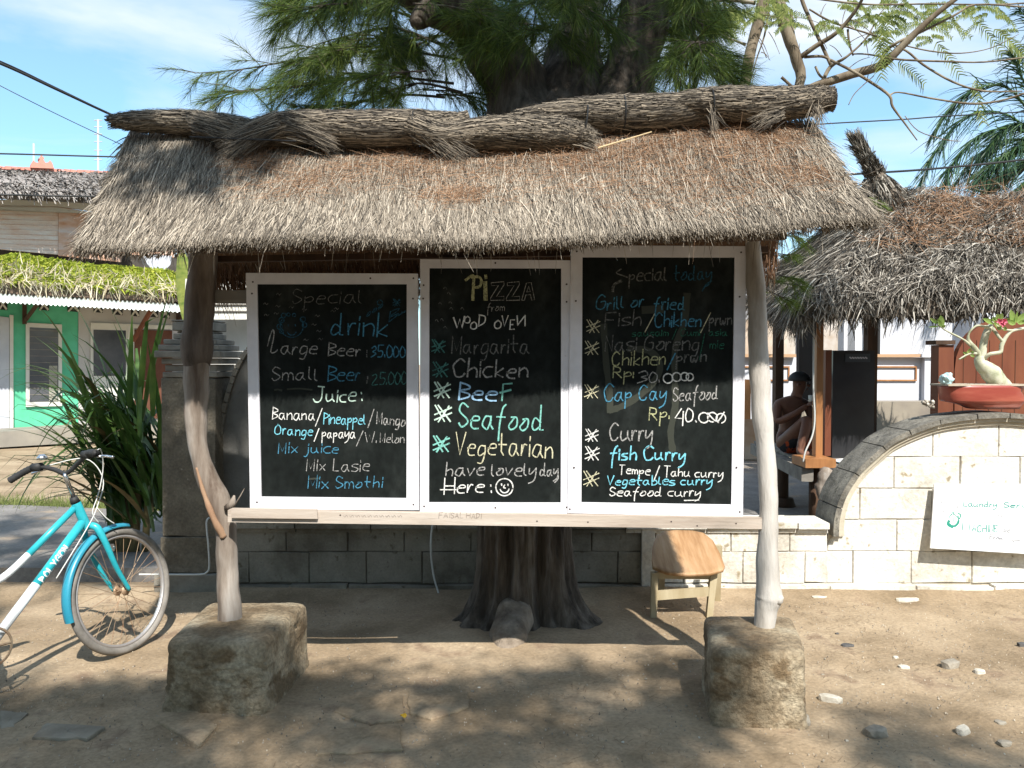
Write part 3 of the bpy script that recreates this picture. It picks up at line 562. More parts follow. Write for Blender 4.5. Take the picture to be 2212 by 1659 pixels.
# --- right board
b3 = blackboard('right blackboard headed Special today with rice and curry dishes', [(1233.7, 529.5), (1613, 531.9), (1605, 1117.4), (1226, 1108.4)], [(1258.3, 555.3), (1587.7, 556), (1580, 1091), (1256, 1085)], YB3,
                [(1246, 543), (1601, 545), (1244, 650), (1598, 641), (1240, 1010), (1591, 1010), (1231, 1100), (1598, 1106)])
sh = sheet(1660, 680, 1.885, YB3)
write(b3, sh, [
    ('smear', 34, [('~', [(205, 520), (212, 640), (222, 760), (238, 900), (240, 985)], 36), ('~', [(245, 985), (330, 950), (430, 880), (505, 790), (510, 710), (450, 655), (350, 645)], 34), ('~', [(665, 350), (650, 500), (600, 640), (598, 800), (600, 960), (575, 1100), (585, 1200)], 36), ('_', [(430, 430), (520, 425)], 40)]),
    ('dim', 9, [('~', [(300, 205), (275, 225), (310, 240), (335, 250)]), ('~', [(300, 270), (262, 292), (255, 325)], 15), ('pecial', 345, 550, 270, 266, 40)]),
    ('dblue', 9, [('today', 592, 800, 268, 262, 40), ('~', [(800, 270), (770, 290), (750, 325)])]),
    ('blue', 8.5, [('Grill or', 165, 425, 430, 412, 38), ('fried', 482, 655, 430, 428, 38), ('Chikhen', 488, 742, 522, 518, 38), ('_', [(555, 760), (600, 670)])]),
    ('dim', 9, [('Fish', 212, 410, 522, 516, 40), ('prwn', 788, 912, 514, 512, 38), ('Nasi Goreng', 214, 730, 655, 650, 44), ('prwn', 606, 772, 722, 716, 38)]),
    ('cream', 6, [('_', [(740, 555), (795, 445)]), ('_', [(432, 552), (488, 448)]), ('#', 148, 520, 36), ('#', 140, 640, 38), ('#', 138, 880, 38)]),
    ('dgreen', 6, [('sausaim / Cumi . asia', 362, 885, 575, 570, 20), ('/', 735, 760, 660, 660, 50), ('mie', 790, 868, 642, 640, 26)]),
    ('yell', 8, [('Chikhen', 250, 545, 738, 728, 40), ('Rp:', 255, 368, 806, 806, 32), ('Rp.', 455, 565, 1035, 1030, 36)]),
    ('grey', 8, [('3', 392, 440, 832, 832, 32), ('0', 455, 495, 828, 828, 30), ('.', 510, 520, 825, 825, 30), ('Seafood', 588, 835, 935, 920, 38)]),
    ('white', 9, [('~', circ(560, 808, 26)), ('~', circ(608, 800, 24)), ('~', circ(652, 798, 22)), ('~', circ(680, 800, 20)), ('4', 598, 640, 1055, 1055, 38), ('0', 655, 692, 1050, 1050, 38), ('_', [(712, 1042), (716, 1048)]), ('~', circ(758, 1025, 28, 0, 380)), ('~', circ(805, 1022, 26, 60, 430)), ('~', circ(852, 1028, 26, 90, 470)), ('~', [(780, 1000), (830, 1045), (870, 995)])]),
    ('blue', 9, [('Cap Cay', 208, 550, 935, 925, 44)]),
    ('grey', 10, [('Curry', 238, 472, 1152, 1152, 50)]),
    ('white', 7, [('#', 140, 1122, 34), ('#', 142, 1222, 38), ('Tempe / Tahu', 290, 680, 1332, 1350, 25), ('curry', 708, 862, 1354, 1354, 25), ('Seafood curry', 238, 738, 1456, 1458, 25), ('_', [(650, 1482), (730, 1480)])]),
    ('cream', 7, [('#', 136, 1362, 42)]),
    ('cyan', 11, [('fish Curry', 240, 655, 1258, 1260, 38)]), ('cyan', 8, [('Vegetables curry', 222, 802, 1396, 1396, 25)]),
])
pen = Pen(lambda x, y, off: P(x, y, 3.6645 - off)); pen.text('FAISAL HADI', 948, 1040, 1118, 1120, 5.5, 1.1); [pen.stroke([(x, 1114), (x + 3, 1117), (x + 6, 1113), (x + 9, 1117)], .9) for x in range(742, 870, 13)]; pen.done('pencil_writing', CH['pencil'], shelter)

# ================================================================== CONCRETE FOOTINGS
def footing(c4, h, label, seed):
    c4 = [Vector(p) for p in c4]; o_ = sum(c4, Vector()) / 4
    bm = bmesh.new(); bmesh.ops.create_cube(bm, size=2); bmesh.ops.subdivide_edges(bm, edges=bm.edges[:], cuts=34, use_grid_fill=True)
    for v in bm.verts:
        a, c_, z = v.co
        # round the edges
        k = 13.0; l_ = (abs(a) ** k + abs(c_) ** k + abs(z) ** k) ** (1 / k); a, c_, z = a / l_ * 1.0, c_ / l_ * 1.0, z / l_ * 1.0
        m = max(abs(a), abs(c_), abs(z)); 
        u, w = (a + 1) / 2, (c_ + 1) / 2; lo = c4[0].lerp(c4[1], u).lerp(c4[3].lerp(c4[2], u), w); zz = (z + 1) / 2 * (h + .08) - .08
        p = Vector((lo.x, lo.y, zz)); fl = 1 + .05 * max(0, .1 - zz) / .1
        p.x = o_.x + (p.x - o_.x) * fl; p.y = o_.y + (p.y - o_.y) * fl
        q = p * 5 + Vector((seed, 0, 0)); d = noise.noise_vector(q * .7) * .016 + noise.noise_vector(q * 3.1) * .006 + noise.noise_vector(q * 8) * .005
        side = 1 if z < .8 else .35
        cell = noise.voronoi((p + noise.noise_vector(p * 6) * .07) * Vector((4.5, 4.5, 8)) + Vector((seed, 3, 1)))[0]; crack = max(0, .06 - (cell[1] - cell[0])) / .06 * (noise.noise(p * 4 + Vector((seed, 5, 5))) > -.15)
        n_ = Vector((a, c_, 0)); n_ = n_.normalized() if n_.length > .3 else Vector((0, 0, 1))
        v.co = p + d * side - n_ * crack * .011 * (1 if zz < h * .85 and z < .8 else .0)
    me = bpy.data.meshes.new('concrete_footing'); bm.to_mesh(me); bm.free()
    o = link('concrete_footing', me, m_foot, None, True, label=label, cat='concrete block', group='rough concrete blocks that hold the shelter posts'); origin_to(o, (o_.x, o_.y, 0)); return o
footing([(-1.535, 3.47, 0), (-1.08, 3.47, 0), (-1.045, 4.07, 0), (-1.56, 4.07, 0)], .33, 'wide cracked concrete block under the dark left post', 3.3)
footing([(.853, 3.36, 0), (1.25, 3.35, 0), (1.375, 3.86, 0), (.935, 3.87, 0)], .325, 'narrow stained concrete block under the pale right post', 9.1)

# ================================================================== WALLS
def chamfer_block(poly, Y0, depth, ins=.003, out_=.007):      # poly: (x,z) outline; front proud of the mortar
    n = len(poly); cx = sum(p[0] for p in poly) / n; cz = sum(p[1] for p in poly) / n; mb = MB(); vs = []
    for k, (dd, sc) in enumerate(((0, ins), (out_, 0.0), (depth, 0.0))):
        for (x, z) in poly:
            l_ = math.hypot(x - cx, z - cz) or 1; f = (l_ - sc * 1.6) / l_
            vs.append((cx + (x - cx) * f, Y0 + dd, cz + (z - cz) * f))
    fs = [tuple(range(n))] + [(i, (i + 1) % n, (i + 1) % n + n, i + n) for i in range(n)] + [(i + n, (i + 1) % n + n, (i + 1) % n + 2 * n, i + 2 * n) for i in range(n)]
    return mb.add(vs, fs)
def block_wall(root, x0, x1, top, Yf, courses, m, width=.45, offs=0.0, zmin=.0, gap=.0018, depth=.05, only_under=None):
    for ci in range(len(courses) - 1):
        z0, z1 = courses[ci] + gap, courses[ci + 1] - gap; x = x0 - (width * .5 if (ci + 1) % 2 else 0) - offs
        while x < x1:
            w = width * random.uniform(.86, 1.14); a = max(x + gap, x0); c = min(x + w - gap, x1); x += w
            if c - a < .04: continue
            xs_ = np.linspace(a, c, 6); tz = [min(z1, top(q)) for q in xs_]
            if max(tz) - z0 < .03: continue
            keep = [(q, t) for q, t in zip(xs_, tz) if t > z0 + .005]
            if len(keep) < 2: continue
            if all(abs(t - z1) < 1e-6 for q, t in keep): jj = lambda: random.uniform(-.0045, .0045); poly = [(a, z0 + jj()), ((a + c) / 2, z0 + jj()), (c, z0 + jj()), (c + jj(), z1 + jj()), ((a + c) / 2 + jj() * 5, z1 + jj()), (a + jj(), z1 + jj())]
            else: poly = [(keep[0][0], z0), (keep[-1][0], z0)] + [(q, t) for q, t in reversed(keep)]
            chamfer_block(poly, Yf - random.uniform(.000, .007), depth).build('block', m, root)
# arched wall on the right
YW = 5.40
front = [(1800, 1160), (1802, 1120), (1817, 1069), (1851, 1016), (1889, 979), (1923, 950), (1969, 927), (2022, 908), (2075, 898), (2130, 893), (2180, 892), (2240, 897), (2300, 912), (2370, 945), (2440, 1000), (2480, 1060), (2500, 1160)]
ac = [P(x, y, 5.35) for x, y in front]; ax_ = [p.x for p in ac]; az_ = [p.z for p in ac]
arch = empty('arched_wall', (3.2, 5.5, 0), 'sunlit cream block wall with a grey stone coping curving up to the right', 'wall')
def arch_top(x): return interp(x, ax_, az_) - .075
courses = [.05, .27, .485, .70, .915, 1.13, 1.35]
XL = ac[0].x - .02; XRt = ac[-1].x
b = MB(); sx = np.linspace(XL, XRt, 60); pts = [(x, YW + .012, arch_top(x) + .03) for x in sx]
b.prism([(XL, YW + .012, -.1)] + pts + [(XRt, YW + .012, -.1)], (0, .2, 0)); b.build('wall_core', m_joint, arch)
block_wall(arch, XL, XRt, arch_top, YW, courses, m_wall, width=.46)
# plinth course
x = XL
while x < XRt:
    w = random.uniform(.3, .6); chamfer_block([(x, .0), (x + w - .01, 0), (x + w - .01, .045 + random.uniform(-.015, .004)), (x, .045)], YW - .05 + random.uniform(-.02, .01), .08).build('block', m_wall, arch); x += w
# coping stones follow the curve
cc = cat_rom(ac, 8); L_ = 0; seg = []; cur = [cc[0]]; target = .2
for p, q in zip(cc, cc[1:]):
    L_ += (q - p).length; cur.append(q)
    if L_ > target: seg.append(cur); cur = [q]; L_ = 0; target = random.uniform(.17, .27)
if len(cur) > 1: seg.append(cur)
def strip_stone(path, t_out, t_in, y0, y1, shrink=.004):
    v = []; n = len(path)
    for i, p in enumerate(path):
        a = path[max(i - 1, 0)]; c = path[min(i + 1, n - 1)]; t = (c - a).normalized(); nn = Vector((-t.z, 0, t.x));
        if nn.z < 0 and abs(t.x) > .2: nn = -nn
        q = p + (t * shrink if i == 0 else (-t * shrink if i == n - 1 else Vector()))
        for d, yy in ((t_out, y0), (t_out, y1), (t_in, y1), (t_in, y0)): v.append((q.x + nn.x * d, yy, q.z + nn.z * d))
    f = []
    for i in range(n - 1):
        for k in range(4): f.append((4 * i + k, 4 * i + (k + 1) % 4, 4 * i + 4 + (k + 1) % 4, 4 * i + 4 + k))
    f += [(0, 1, 2, 3), tuple(4 * (n - 1) + k for k in (3, 2, 1, 0))]
    return MB().add(v, f)
for sgm in seg:
    sgm = sgm[::2] + ([sgm[-1]] if (len(sgm) - 1) % 2 else []); j = random.uniform(-.005, .005)
    strip_stone(sgm, .0 + j, -.035, 5.34 + random.uniform(-.004, .004), 5.665).build('coping_stone', m_coping, arch)
strip_stone(cc[::2], -.037, -.062, 5.362, 5.64, 0).build('rim', m_rim, arch)
strip_stone(cc[::2], -.064, -.085, 5.380, 5.62, 0).build('rim', m_rim, arch)
# low wall between pillar and arch: left grey with shade put into the colour, right cream
XP = P(470, 1100, 5.45).x
low = empty('low_wall', (0, 5.5, 0), 'low grey block wall with ledge slabs running behind the posts and tree', 'wall')
XM = P(1385, 1200, 5.4).x
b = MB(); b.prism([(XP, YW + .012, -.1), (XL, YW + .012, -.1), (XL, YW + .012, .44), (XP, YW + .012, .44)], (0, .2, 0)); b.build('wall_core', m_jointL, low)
block_wall(low, XP, XM, lambda x: .44, YW, [.05, .265, .44], m_wallshade, width=.44)
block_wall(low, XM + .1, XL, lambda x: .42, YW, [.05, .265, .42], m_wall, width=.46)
chamfer_block([(XM, .0), (XM + .09, .0), (XM + .09, .46), (XM, .46)], YW - .03, .1).build('block', m_wall, low)
x = XP
while x < XL - .01:
    w = min(random.uniform(.4, .7), XL - x); mm = m_wallshade if x < XM - .2 else m_wall
    b = MB(); z = .47 + random.uniform(-.006, .006); b.box((x + w / 2, YW + .09, z - .022), (w - .008, .26 + random.uniform(0, .03), .04)); b.build('ledge_slab', mm, low)
    b = MB(); b.box((x + w / 2, YW + .08, z - .062), (w - .01, .2, .024)); b.build('ledge_slab', mm, low); x += w
x = XP
while x < XL:
    w = random.uniform(.3, .6); chamfer_block([(x, .0), (x + w - .01, 0), (x + w - .01, .045 + random.uniform(-.015, .004)), (x, .045)], YW - .045 + random.uniform(-.02, .01), .08).build('block', m_wallshade if x < XM else m_wall, low); x += w
# raised swoop of the wall just right of the pillar
sw = [(478, 1125), (479, 1000), (484, 920), (494, 870), (506, 830), (518, 798), (540, 760), (580, 725), (640, 705), (760, 700), (880, 705), (900, 730), (905, 1125)]
swp = [P(x, y, 5.46) for x, y in sw]; xs_ = [p.x for p in swp]; zs_ = [p.z for p in swp]
swing = empty('curved_wall_wing', (swp[0].x, 5.5, .47), 'dark grey curved wall wing rising behind the left blackboard', 'wall')
b = MB(); b.prism(cat_rom(swp[:11], 3) + swp[11:], (0, .12, 0)); b.build('panel', mat('grey_render', [(.10, .098, .09), (.17, .165, .15)], scale=4, bump=.4), swing)
cs = cat_rom(swp[:10], 4)
for i in range(2, len(cs) - 3, 2):
    strip_stone(cs[i:i + 3], .03, 0.001, 5.43, 5.62, .003).build('coping_stone', m_pillarcap, swing)
# pillar
pil = empty('gate_pillar', (P(408, 1000, 5.5).x, 5.5, 0), 'stone gate pillar with stepped capital behind the dark post', 'pillar')
def lev(y0, y1, xl, xr, name, m, dep=None, Yc=5.5, sk=1):
    a = P(xl, y1, Yc - .19); c = P(xr, y1, Yc - .19); w = c.x - a.x; zt = P(408, y0, Yc - .19).z; zb = P(408, y1, Yc - .19).z
    bm = bmesh.new(); bmesh.ops.create_cube(bm, size=1)
    for v in bm.verts: v.co = Vector((v.co.x * w, v.co.y * w, v.co.z * (zt - zb - .004)))
    bmesh.ops.bevel(bm, geom=bm.edges[:], offset=.004, segments=1, affect='EDGES')
    if sk > 1:
        bmesh.ops.subdivide_edges(bm, edges=bm.edges[:], cuts=5, use_grid_fill=True)
        for v in bm.verts: v.co += noise.noise_vector(v.co * 9) * .008
    for v in bm.verts: v.co += Vector(((a.x + c.x) / 2, Yc, (zt + zb) / 2))
    me = bpy.data.meshes.new(name); bm.to_mesh(me); bm.free(); link(name, me, m, pil)
YCP = 5.5
for (y0, y1, xl, xr) in [(689, 694, 362, 450), (694, 714, 364, 452), (714, 719, 372, 446), (719, 732, 366, 452), (732, 744, 351, 466), (744, 757, 343, 474), (757, 773, 337, 480), (773, 787, 349, 474), (787, 803, 354, 466), (803, 816, 350, 468)]:
    lev(y0, y1, xl, xr, 'moulding', m_pillarcap)
lev(816, 1160, 350, 467, 'shaft', m_pillar, sk=2); lev(1160, 1238, 347, 470, 'shaft', m_pillar, sk=2); lev(1238, 1300, 338, 480, 'plinth', m_pillarcap, sk=2)
# conduit on pillar, hanging cord
m_pipe = mat('white_conduit', [(.55, .55, .52)], rough=.5)
b = MB(); b.tube(cat_rom([P(300, 1241, 5.15), P(355, 1241, 5.2), P(430, 1241, 5.2), P(447, 1236, 5.2), P(452, 1222, 5.2), P(450, 1180, 5.2), P(446, 1130, 5.22), P(452, 1118, 5.24)], 5), .006, n=8)
origin_to(b.build('white_conduit', m_pipe, None, True, label='thin white electric conduit bending up beside the gate pillar', cat='pipe'), P(450, 1241, 5.2))
b = MB(); b.tube(cat_rom([P(936, 1122, 5.3), P(931, 1160, 5.3), P(931, 1200, 5.3), P(937, 1245, 5.3), P(948, 1284, 5.28)], 5), .006, n=8)
origin_to(b.build('dangling_string', m_pipe, None, True, label='loose pale cord hanging down in front of the shaded wall', cat='cord'), P(948, 1284, 5.28))
# laundry sign
sgn = empty('laundry_sign', P(2200, 1190, 5.3), 'white hand-lettered laundry board leaning on the cream wall', 'sign')
YS = 5.32; q = [P(2010, 1184, YS - .03), P(2330, 1203, YS - .03), P(2330, 1046, YS + .02), P(2019, 1046, YS + .02)]
MB().hexa(q, [p + Vector((0, .012, 0)) for p in q]).build('panel', mat('white_sign_paint', [(.70, .71, .72), (.74, .75, .75)], scale=4, rough=.5), sgn)
sp = lambda x, y, off: P((2700 + x / 6.913) * .73733, (1400 + y / 6.913) * .73733, YS + .02 - .05 * ((1400 + y / 6.913) * .73733 - 1046) / 145 - .0015 - off)
pt = lambda n_, c: mat(n_, [c], rough=.7)
pg = pt('green_sign_paint', (.02, .22, .16)); pk = pt('faded_green_lettering', (.07, .24, .21)); pw = pt('faded_grey_lettering', (.2, .2, .22))
pen = Pen(sp); pen.stroke(circ(640, 830, 105, 170, -20, 12, 180), 22); pen.stroke([(560, 800), (630, 700), (740, 810)], 20, True); pen.stroke([(600, 760), (640, 690), (650, 760)], 14)
pen.stroke(circ(640, 850, 110, 10, 160, 10, 130), 46); pen.stroke([(560, 880), (530, 940), (620, 1000)], 50); pen.stroke([(740, 720), (790, 750), (770, 830)], 24); pen.stroke([(600, 850), (640, 780), (650, 890)], 12, True); pen.done('emblem', pg, sgn)
pen = Pen(sp); pen.text('Laundry', 850, 1520, 575, 590, 55, 20); pen.text('Service', 1670, 2420, 600, 620, 55, 20); pen.text('M', 820, 970, 1050, 1050, 95, 24); pen.text('ACHINE', 1020, 1530, 1085, 1095, 70, 22); pen.done('lettering', pk, sgn)
pen = Pen(sp); pen.text('with', 1380, 1680, 810, 815, 45, 10); pen.text('and', 1650, 1790, 1100, 1105, 55, 10); pen.text('From', 1380, 1640, 1225, 1255, 40, 14); pen.stroke([(1740, 1270), (1800, 1275), (1840, 1250), (1870, 1290), (1900, 1260), (2000, 1270)], 12); pen.text('M', 400, 520, 520, 520, 45, 18); pen.text('T', 400, 470, 740, 740, 36, 10); pen.stroke([(390, 972), (450, 972)], 10, True)
pen.text('A', 380, 455, 1140, 1140, 52, 12); pen.text('L', 365, 400, 1280, 1280, 40, 10); pen.stroke([(610, 550), (650, 545)], 9, True); pen.stroke([(700, 600), (730, 570), (740, 610), (700, 580)], 9); pen.done('lettering', pw, sgn)

# ================================================================== BIG CASUARINA TREE behind the boards
tree = empty('casuarina_tree', (0.07, 4.85, 0), 'large casuarina tree rising behind the blackboards with feathery dark green sprays', 'tree')
b = MB(); rings = []; nth = 168; zz = [-.06, -.02] + list(np.linspace(0, .95, 48)) + list(np.linspace(1.05, 2.8, 20))
base = Vector((.07, 4.86, 0))
for iz, z in enumerate(zz):
    r0 = 0.25 + .10 * math.exp(-max(z, 0) / .10) + .05 * math.exp(-z / .5) + .10 * max(0, z - 1.6)
    for k in range(nth):
        a = 2 * math.pi * k / nth; fl = math.exp(-max(z, 0) / .28)
        lob = .20 * math.cos(3 * a + .9) + .12 * math.cos(5 * a + 2) + .05 * math.cos(8 * a); r = r0 * (1 + lob * (.22 + .6 * fl)) * (1 + .05 * noise.noise(Vector((math.cos(a) * 4, math.sin(a) * 4, z * 1.3))))
        r += .012 * math.sin(a * 17 + 2 * noise.noise(Vector((a, z * 2, 0)))) - .015 * max(0, .22 - abs(noise.noise(Vector((math.cos(a) * 9, math.sin(a) * 9, z * 2.2))))) / .22 + .006 * noise.noise(Vector((math.cos(a) * 26, math.sin(a) * 26, z * 14)))
        b.v.append((base.x + r * math.cos(a) * (1 + .25 * max(0, z - 1.6)), base.y + r * math.sin(a), z))
for i in range(len(zz) - 1):
    for k in range(nth): b.f.append((i * nth + k, i * nth + (k + 1) % nth, (i + 1) * nth + (k + 1) % nth, (i + 1) * nth + k))
# limbs
def limb(mb, tab, wob=.15, n=14, seed=0):
    pts = [P(x, y, Y) for x, y, r, Y in tab]; rr = [r / FPX * Y for x, y, r, Y in tab]; pp = cat_rom(pts, 5)
    mb.tube(pp, list(np.interp(np.linspace(0, 1, len(pp)), np.linspace(0, 1, len(rr)), rr)), n=n, wob=wob, wf=4, seed=seed)
limb(b, [(1150, 330, 80, 4.9), (1120, 200, 72, 5.0), (1075, 120, 60, 5.0), (1010, 40, 62, 4.9), (930, -30, 70, 4.8), (830, -140, 60, 4.8)], .3, 20, 1)
limb(b, [(1210, 330, 90, 4.95), (1230, 220, 80, 5.1), (1240, 120, 60, 5.3), (1260, 20, 40, 5.5), (1280, -100, 30, 5.6)], .25, 18, 2)
limb(b, [(1290, 330, 90, 5.0), (1335, 230, 72, 5.05), (1370, 130, 55, 5.1), (1395, 20, 52, 5.1), (1410, -120, 48, 5.1)], .22, 20, 3)
limb(b, [(930, 20, 26, 4.75), (905, 45, 20, 4.72), (903, 52, 12, 4.7)], .3, 12, 5)
b.build('trunk', m_bark, tree, True)
b = MB(); c = G(1098, 1400)
def root(pts, rr, flat, nm_):
    pp = cat_rom([Vector(p) for p in pts], 14); b.tube(pp, [r_ * (1 + .07 * noise.noise(p_ * 18)) for p_, r_ in zip(pp, np.interp(np.linspace(0, 1, len(pp)), np.linspace(0, 1, len(rr)), rr))], n=48, wob=.28, wf=8, flat=flat, seed=nm_)
root([(.03, 4.68, .12), (.005, 4.53, .07), (-.01, 4.43, .025), (-.03, 4.34, -.01), (-.06, 4.24, -.05)], [.11, .11, .10, .085, .05], .9, 2)
b.build('root', mat('sunlit_pale_root', [(.10, .075, .055), (.20, .16, .12), (.32, .26, .2)], scale=9, bump=1.0, bscale=16, bdist=.03, spots=(.12, .09, .07), sspos=.66, sscale=30), tree, True)  # paler than the trunk bark: sunlight on the root put into its colour
# twigs + needles
def spray(qn, tw, path, rad0, ntw, tlen, nneed, nlen, droop=.45, width=.0023, tdir=None, spreadz=.6):
    pp = cat_rom(path, 6); tw.tube(pp, list(np.linspace(rad0, rad0 * .25, len(pp))), n=5, cap=False)
    P0 = []; D = []
    for i in range(ntw):
        u = random.uniform(.12, 1) ** .8 * (len(pp) - 1.01); k = int(u); f = u - k; p = pp[k].lerp(pp[k + 1], f); t = (pp[k + 1] - pp[k]).normalized()
        sd = Vector((random.gauss(0, 1), random.gauss(0, 1), random.gauss(0, spreadz))); d = (t * .8 + sd * .55 + Vector((0, 0, -.05))).normalized()
        ln = tlen * random.uniform(.5, 1.15) * (1 - .35 * u / len(pp)); e = p + d * ln + Vector((0, 0, -droop * ln * .5)); m_ = p + d * ln * .5 + Vector((0, 0, -droop * ln * .12))
        tw.tube([p, m_, e], [.004, .003, .0015], n=3, cap=False)
        for j in range(nneed):
            s_ = random.uniform(.1, 1.0); q = p.lerp(m_, s_ * 2) if s_ < .5 else m_.lerp(e, s_ * 2 - 1); dd = (d + Vector((random.gauss(0, .38), random.gauss(0, .38), random.gauss(-.22, .34)))).normalized(); P0.append(q); D.append(dd)
    P0 = np.array(P0); D = np.array(D); n_ = len(P0)
    qn.add(*blades(P0, D, RNG.uniform(nlen * .5, nlen, n_), width, droop * .35, seg=2, curl=.1))
qn = QB(); tw = MB()
def V3(*l): return [P(x, y, Y) for x, y, Y in l]
left = [
    [(1000, 130, 5.2), (860, 110, 5.3), (700, 120, 5.4), (520, 150, 5.5), (420, 158, 5.5)],
    [(980, 180, 5.2), (820, 165, 5.3), (660, 185, 5.3), (540, 195, 5.4), (470, 210, 5.4)],
    [(960, 100, 5.2), (850, 60, 5.3), (740, 80, 5.4), (640, 110, 5.5)],
    [(940, 60, 5.3), (840, 20, 5.4), (740, 10, 5.5), (660, 30, 5.6), (630, 25, 5.6)],
    [(960, 210, 5.2), (860, 205, 5.3), (740, 225, 5.3), (650, 240, 5.3)],
    [(930, 30, 5.3), (820, -20, 5.5), (720, -30, 5.6), (640, -10, 5.7)],
    [(1000, 200, 5.0), (900, 180, 5.0), (800, 215, 5.0), (730, 235, 5.0)]]
for p in left: spray(qn, tw, V3(*p), .010, 25, .32, 58, .15)
random.seed(5)
for i in range(82):
    cx = random.uniform(720, 1560); cy = random.uniform(-60, 205) if cx > 880 else random.uniform(-60, 190)
    Y0 = random.uniform(4.55, 5.6); dx = random.choice([-1, 1]) * random.uniform(60, 170); 
    if cy > 95 and Y0 < 5.15 and (1010 < cx < 1260 or 1270 < cx < 1460) and random.random() < .85: continue
    if cy > 60 and 1300 < cx < 1450 and Y0 < 5.2: continue
    if cx > 1480: dx = -abs(dx) * .5; cy = min(cy, 90)
    spray(qn, tw, V3((cx, cy, Y0), (cx + dx * .5, cy + 5, Y0 - .05), (cx + dx, cy + random.uniform(10, 50), Y0 - .1)), .007, 13, .32, 66, .18)
for i in range(14):
    cx = random.uniform(1430, 1570); cy = random.uniform(-40, 150); Y0 = random.uniform(5.2, 5.9)
    spray(qn, tw, V3((cx - 50, cy - 15, Y0), (cx, cy, Y0), (cx + 25, cy + 30, Y0)), .006, 10, .26, 56, .16)
n = 11000; gx = RNG.uniform(-1.5, 2.1, n); gy = RNG.uniform(7.1, 9.4, n); z_ = RNG.uniform(5.2, 8.2, n); cz = RNG.integers(0, 60, n); cx_ = RNG.uniform(-1.5, 2.1, 60)[cz]; cy_ = RNG.uniform(7.1, 9.4, 60)[cz]; zz_ = RNG.uniform(5.2, 8.2, 60)[cz]  # unseen canopy clumps added above the view to shade the trunk
P0 = np.stack([cx_, cy_, np.zeros(n)], -1) + np.array([.25, -.86, 1.0]) * zz_[:, None] + RNG.normal(size=(n, 3)) * [.26, .26, .16]
qn.add(*blades(P0, RNG.normal(size=(n, 3)) + [0, 0, -.4], RNG.uniform(.12, .24, n), .022, .3, seg=2))
qn.build('foliage', m_casu, tree, kind='stuff'); tw.build('twigs', m_bark, tree, fix=False, kind='stuff')

# ================================================================== SHADE TREE behind the viewer: its crown dapples the ground
shade = empty('roadside_tree', (3.4, -7.5, 0), 'roadside tree behind the viewer whose crown dapples the ground', 'tree')
b = MB(); b.tube(cat_rom([Vector((3.4, -7.5, -.1)), Vector((3.3, -7.3, 3)), Vector((3.0, -6.8, 6)), Vector((2.6, -6.3, 9))], 5), list(np.linspace(.3, .12, 16)), n=14, wob=.2); b.build('trunk', m_bark, shade, True)
kv = Vector((.25, -.86, 1.0)); random.seed(21); P0 = []; D = []; SZ = []
br = MB()
def inwin(x, y):       # where the crown throws its shade: the ground in front of the shelter, not the sunlit right
    e = 1.75 - .9 * (y - 3.2) if y > 3.2 else 1.75 + 1.2 * (3.2 - y)
    return x < e + .25 * noise.noise(Vector((y * 2, 0, 0)))
cnt = 0; tries = 0
clumps = []
while cnt < 200 and tries < 9000:
    tries += 1; x = random.uniform(-5.6, 3.6); y = random.uniform(.6, 4.9)
    if not inwin(x, y): continue
    if y > 4.1 and x > -1.7: continue
    if -3.3 < x < -1.5 and y > 3.75: continue
    z = random.uniform(6.5, 9.5); c = Vector((x, y, 0)) + kv * z
    clumps.append(c); cnt += 1
# shade on pillar, plant, house side and upper left of the thatch
for i in range(40):
    x = random.uniform(-5.5, -1.75); y = random.uniform(5.6, 7.6); z = random.uniform(6.5, 9.5); clumps.append(Vector((x, y, 0)) + kv * z)
for ci_, c in enumerate(clumps):
    r = random.uniform(.10, .30); n_ = int(130 * r / .2)
    for j in range(n_):
        d = Vector((random.gauss(0, 1), random.gauss(0, 1), random.gauss(0, .55))) * r * .62; P0.append(c + d); D.append(Vector((random.gauss(0, 1), random.gauss(0, 1), random.gauss(-.2, .5))))
    if ci_ < cnt and ci_ % 3 == 0: br.tube([Vector((2.8, -6.6, random.uniform(5.5, 8))), (Vector((2.8, -6.6, 7.5)) + c) / 2 + Vector((0, 0, .4)), c], [.02, .012, .005], n=4, cap=False)
n_ = len(P0); V, Q = blades(np.array(P0), np.array(D), RNG.uniform(.12, .26, n_), RNG.uniform(.02, .045, n_), .2, seg=2)
quadmesh('foliage', V, Q, m_casu, shade, kind='stuff'); br.build('branches', m_bark, shade, fix=False, kind='stuff')
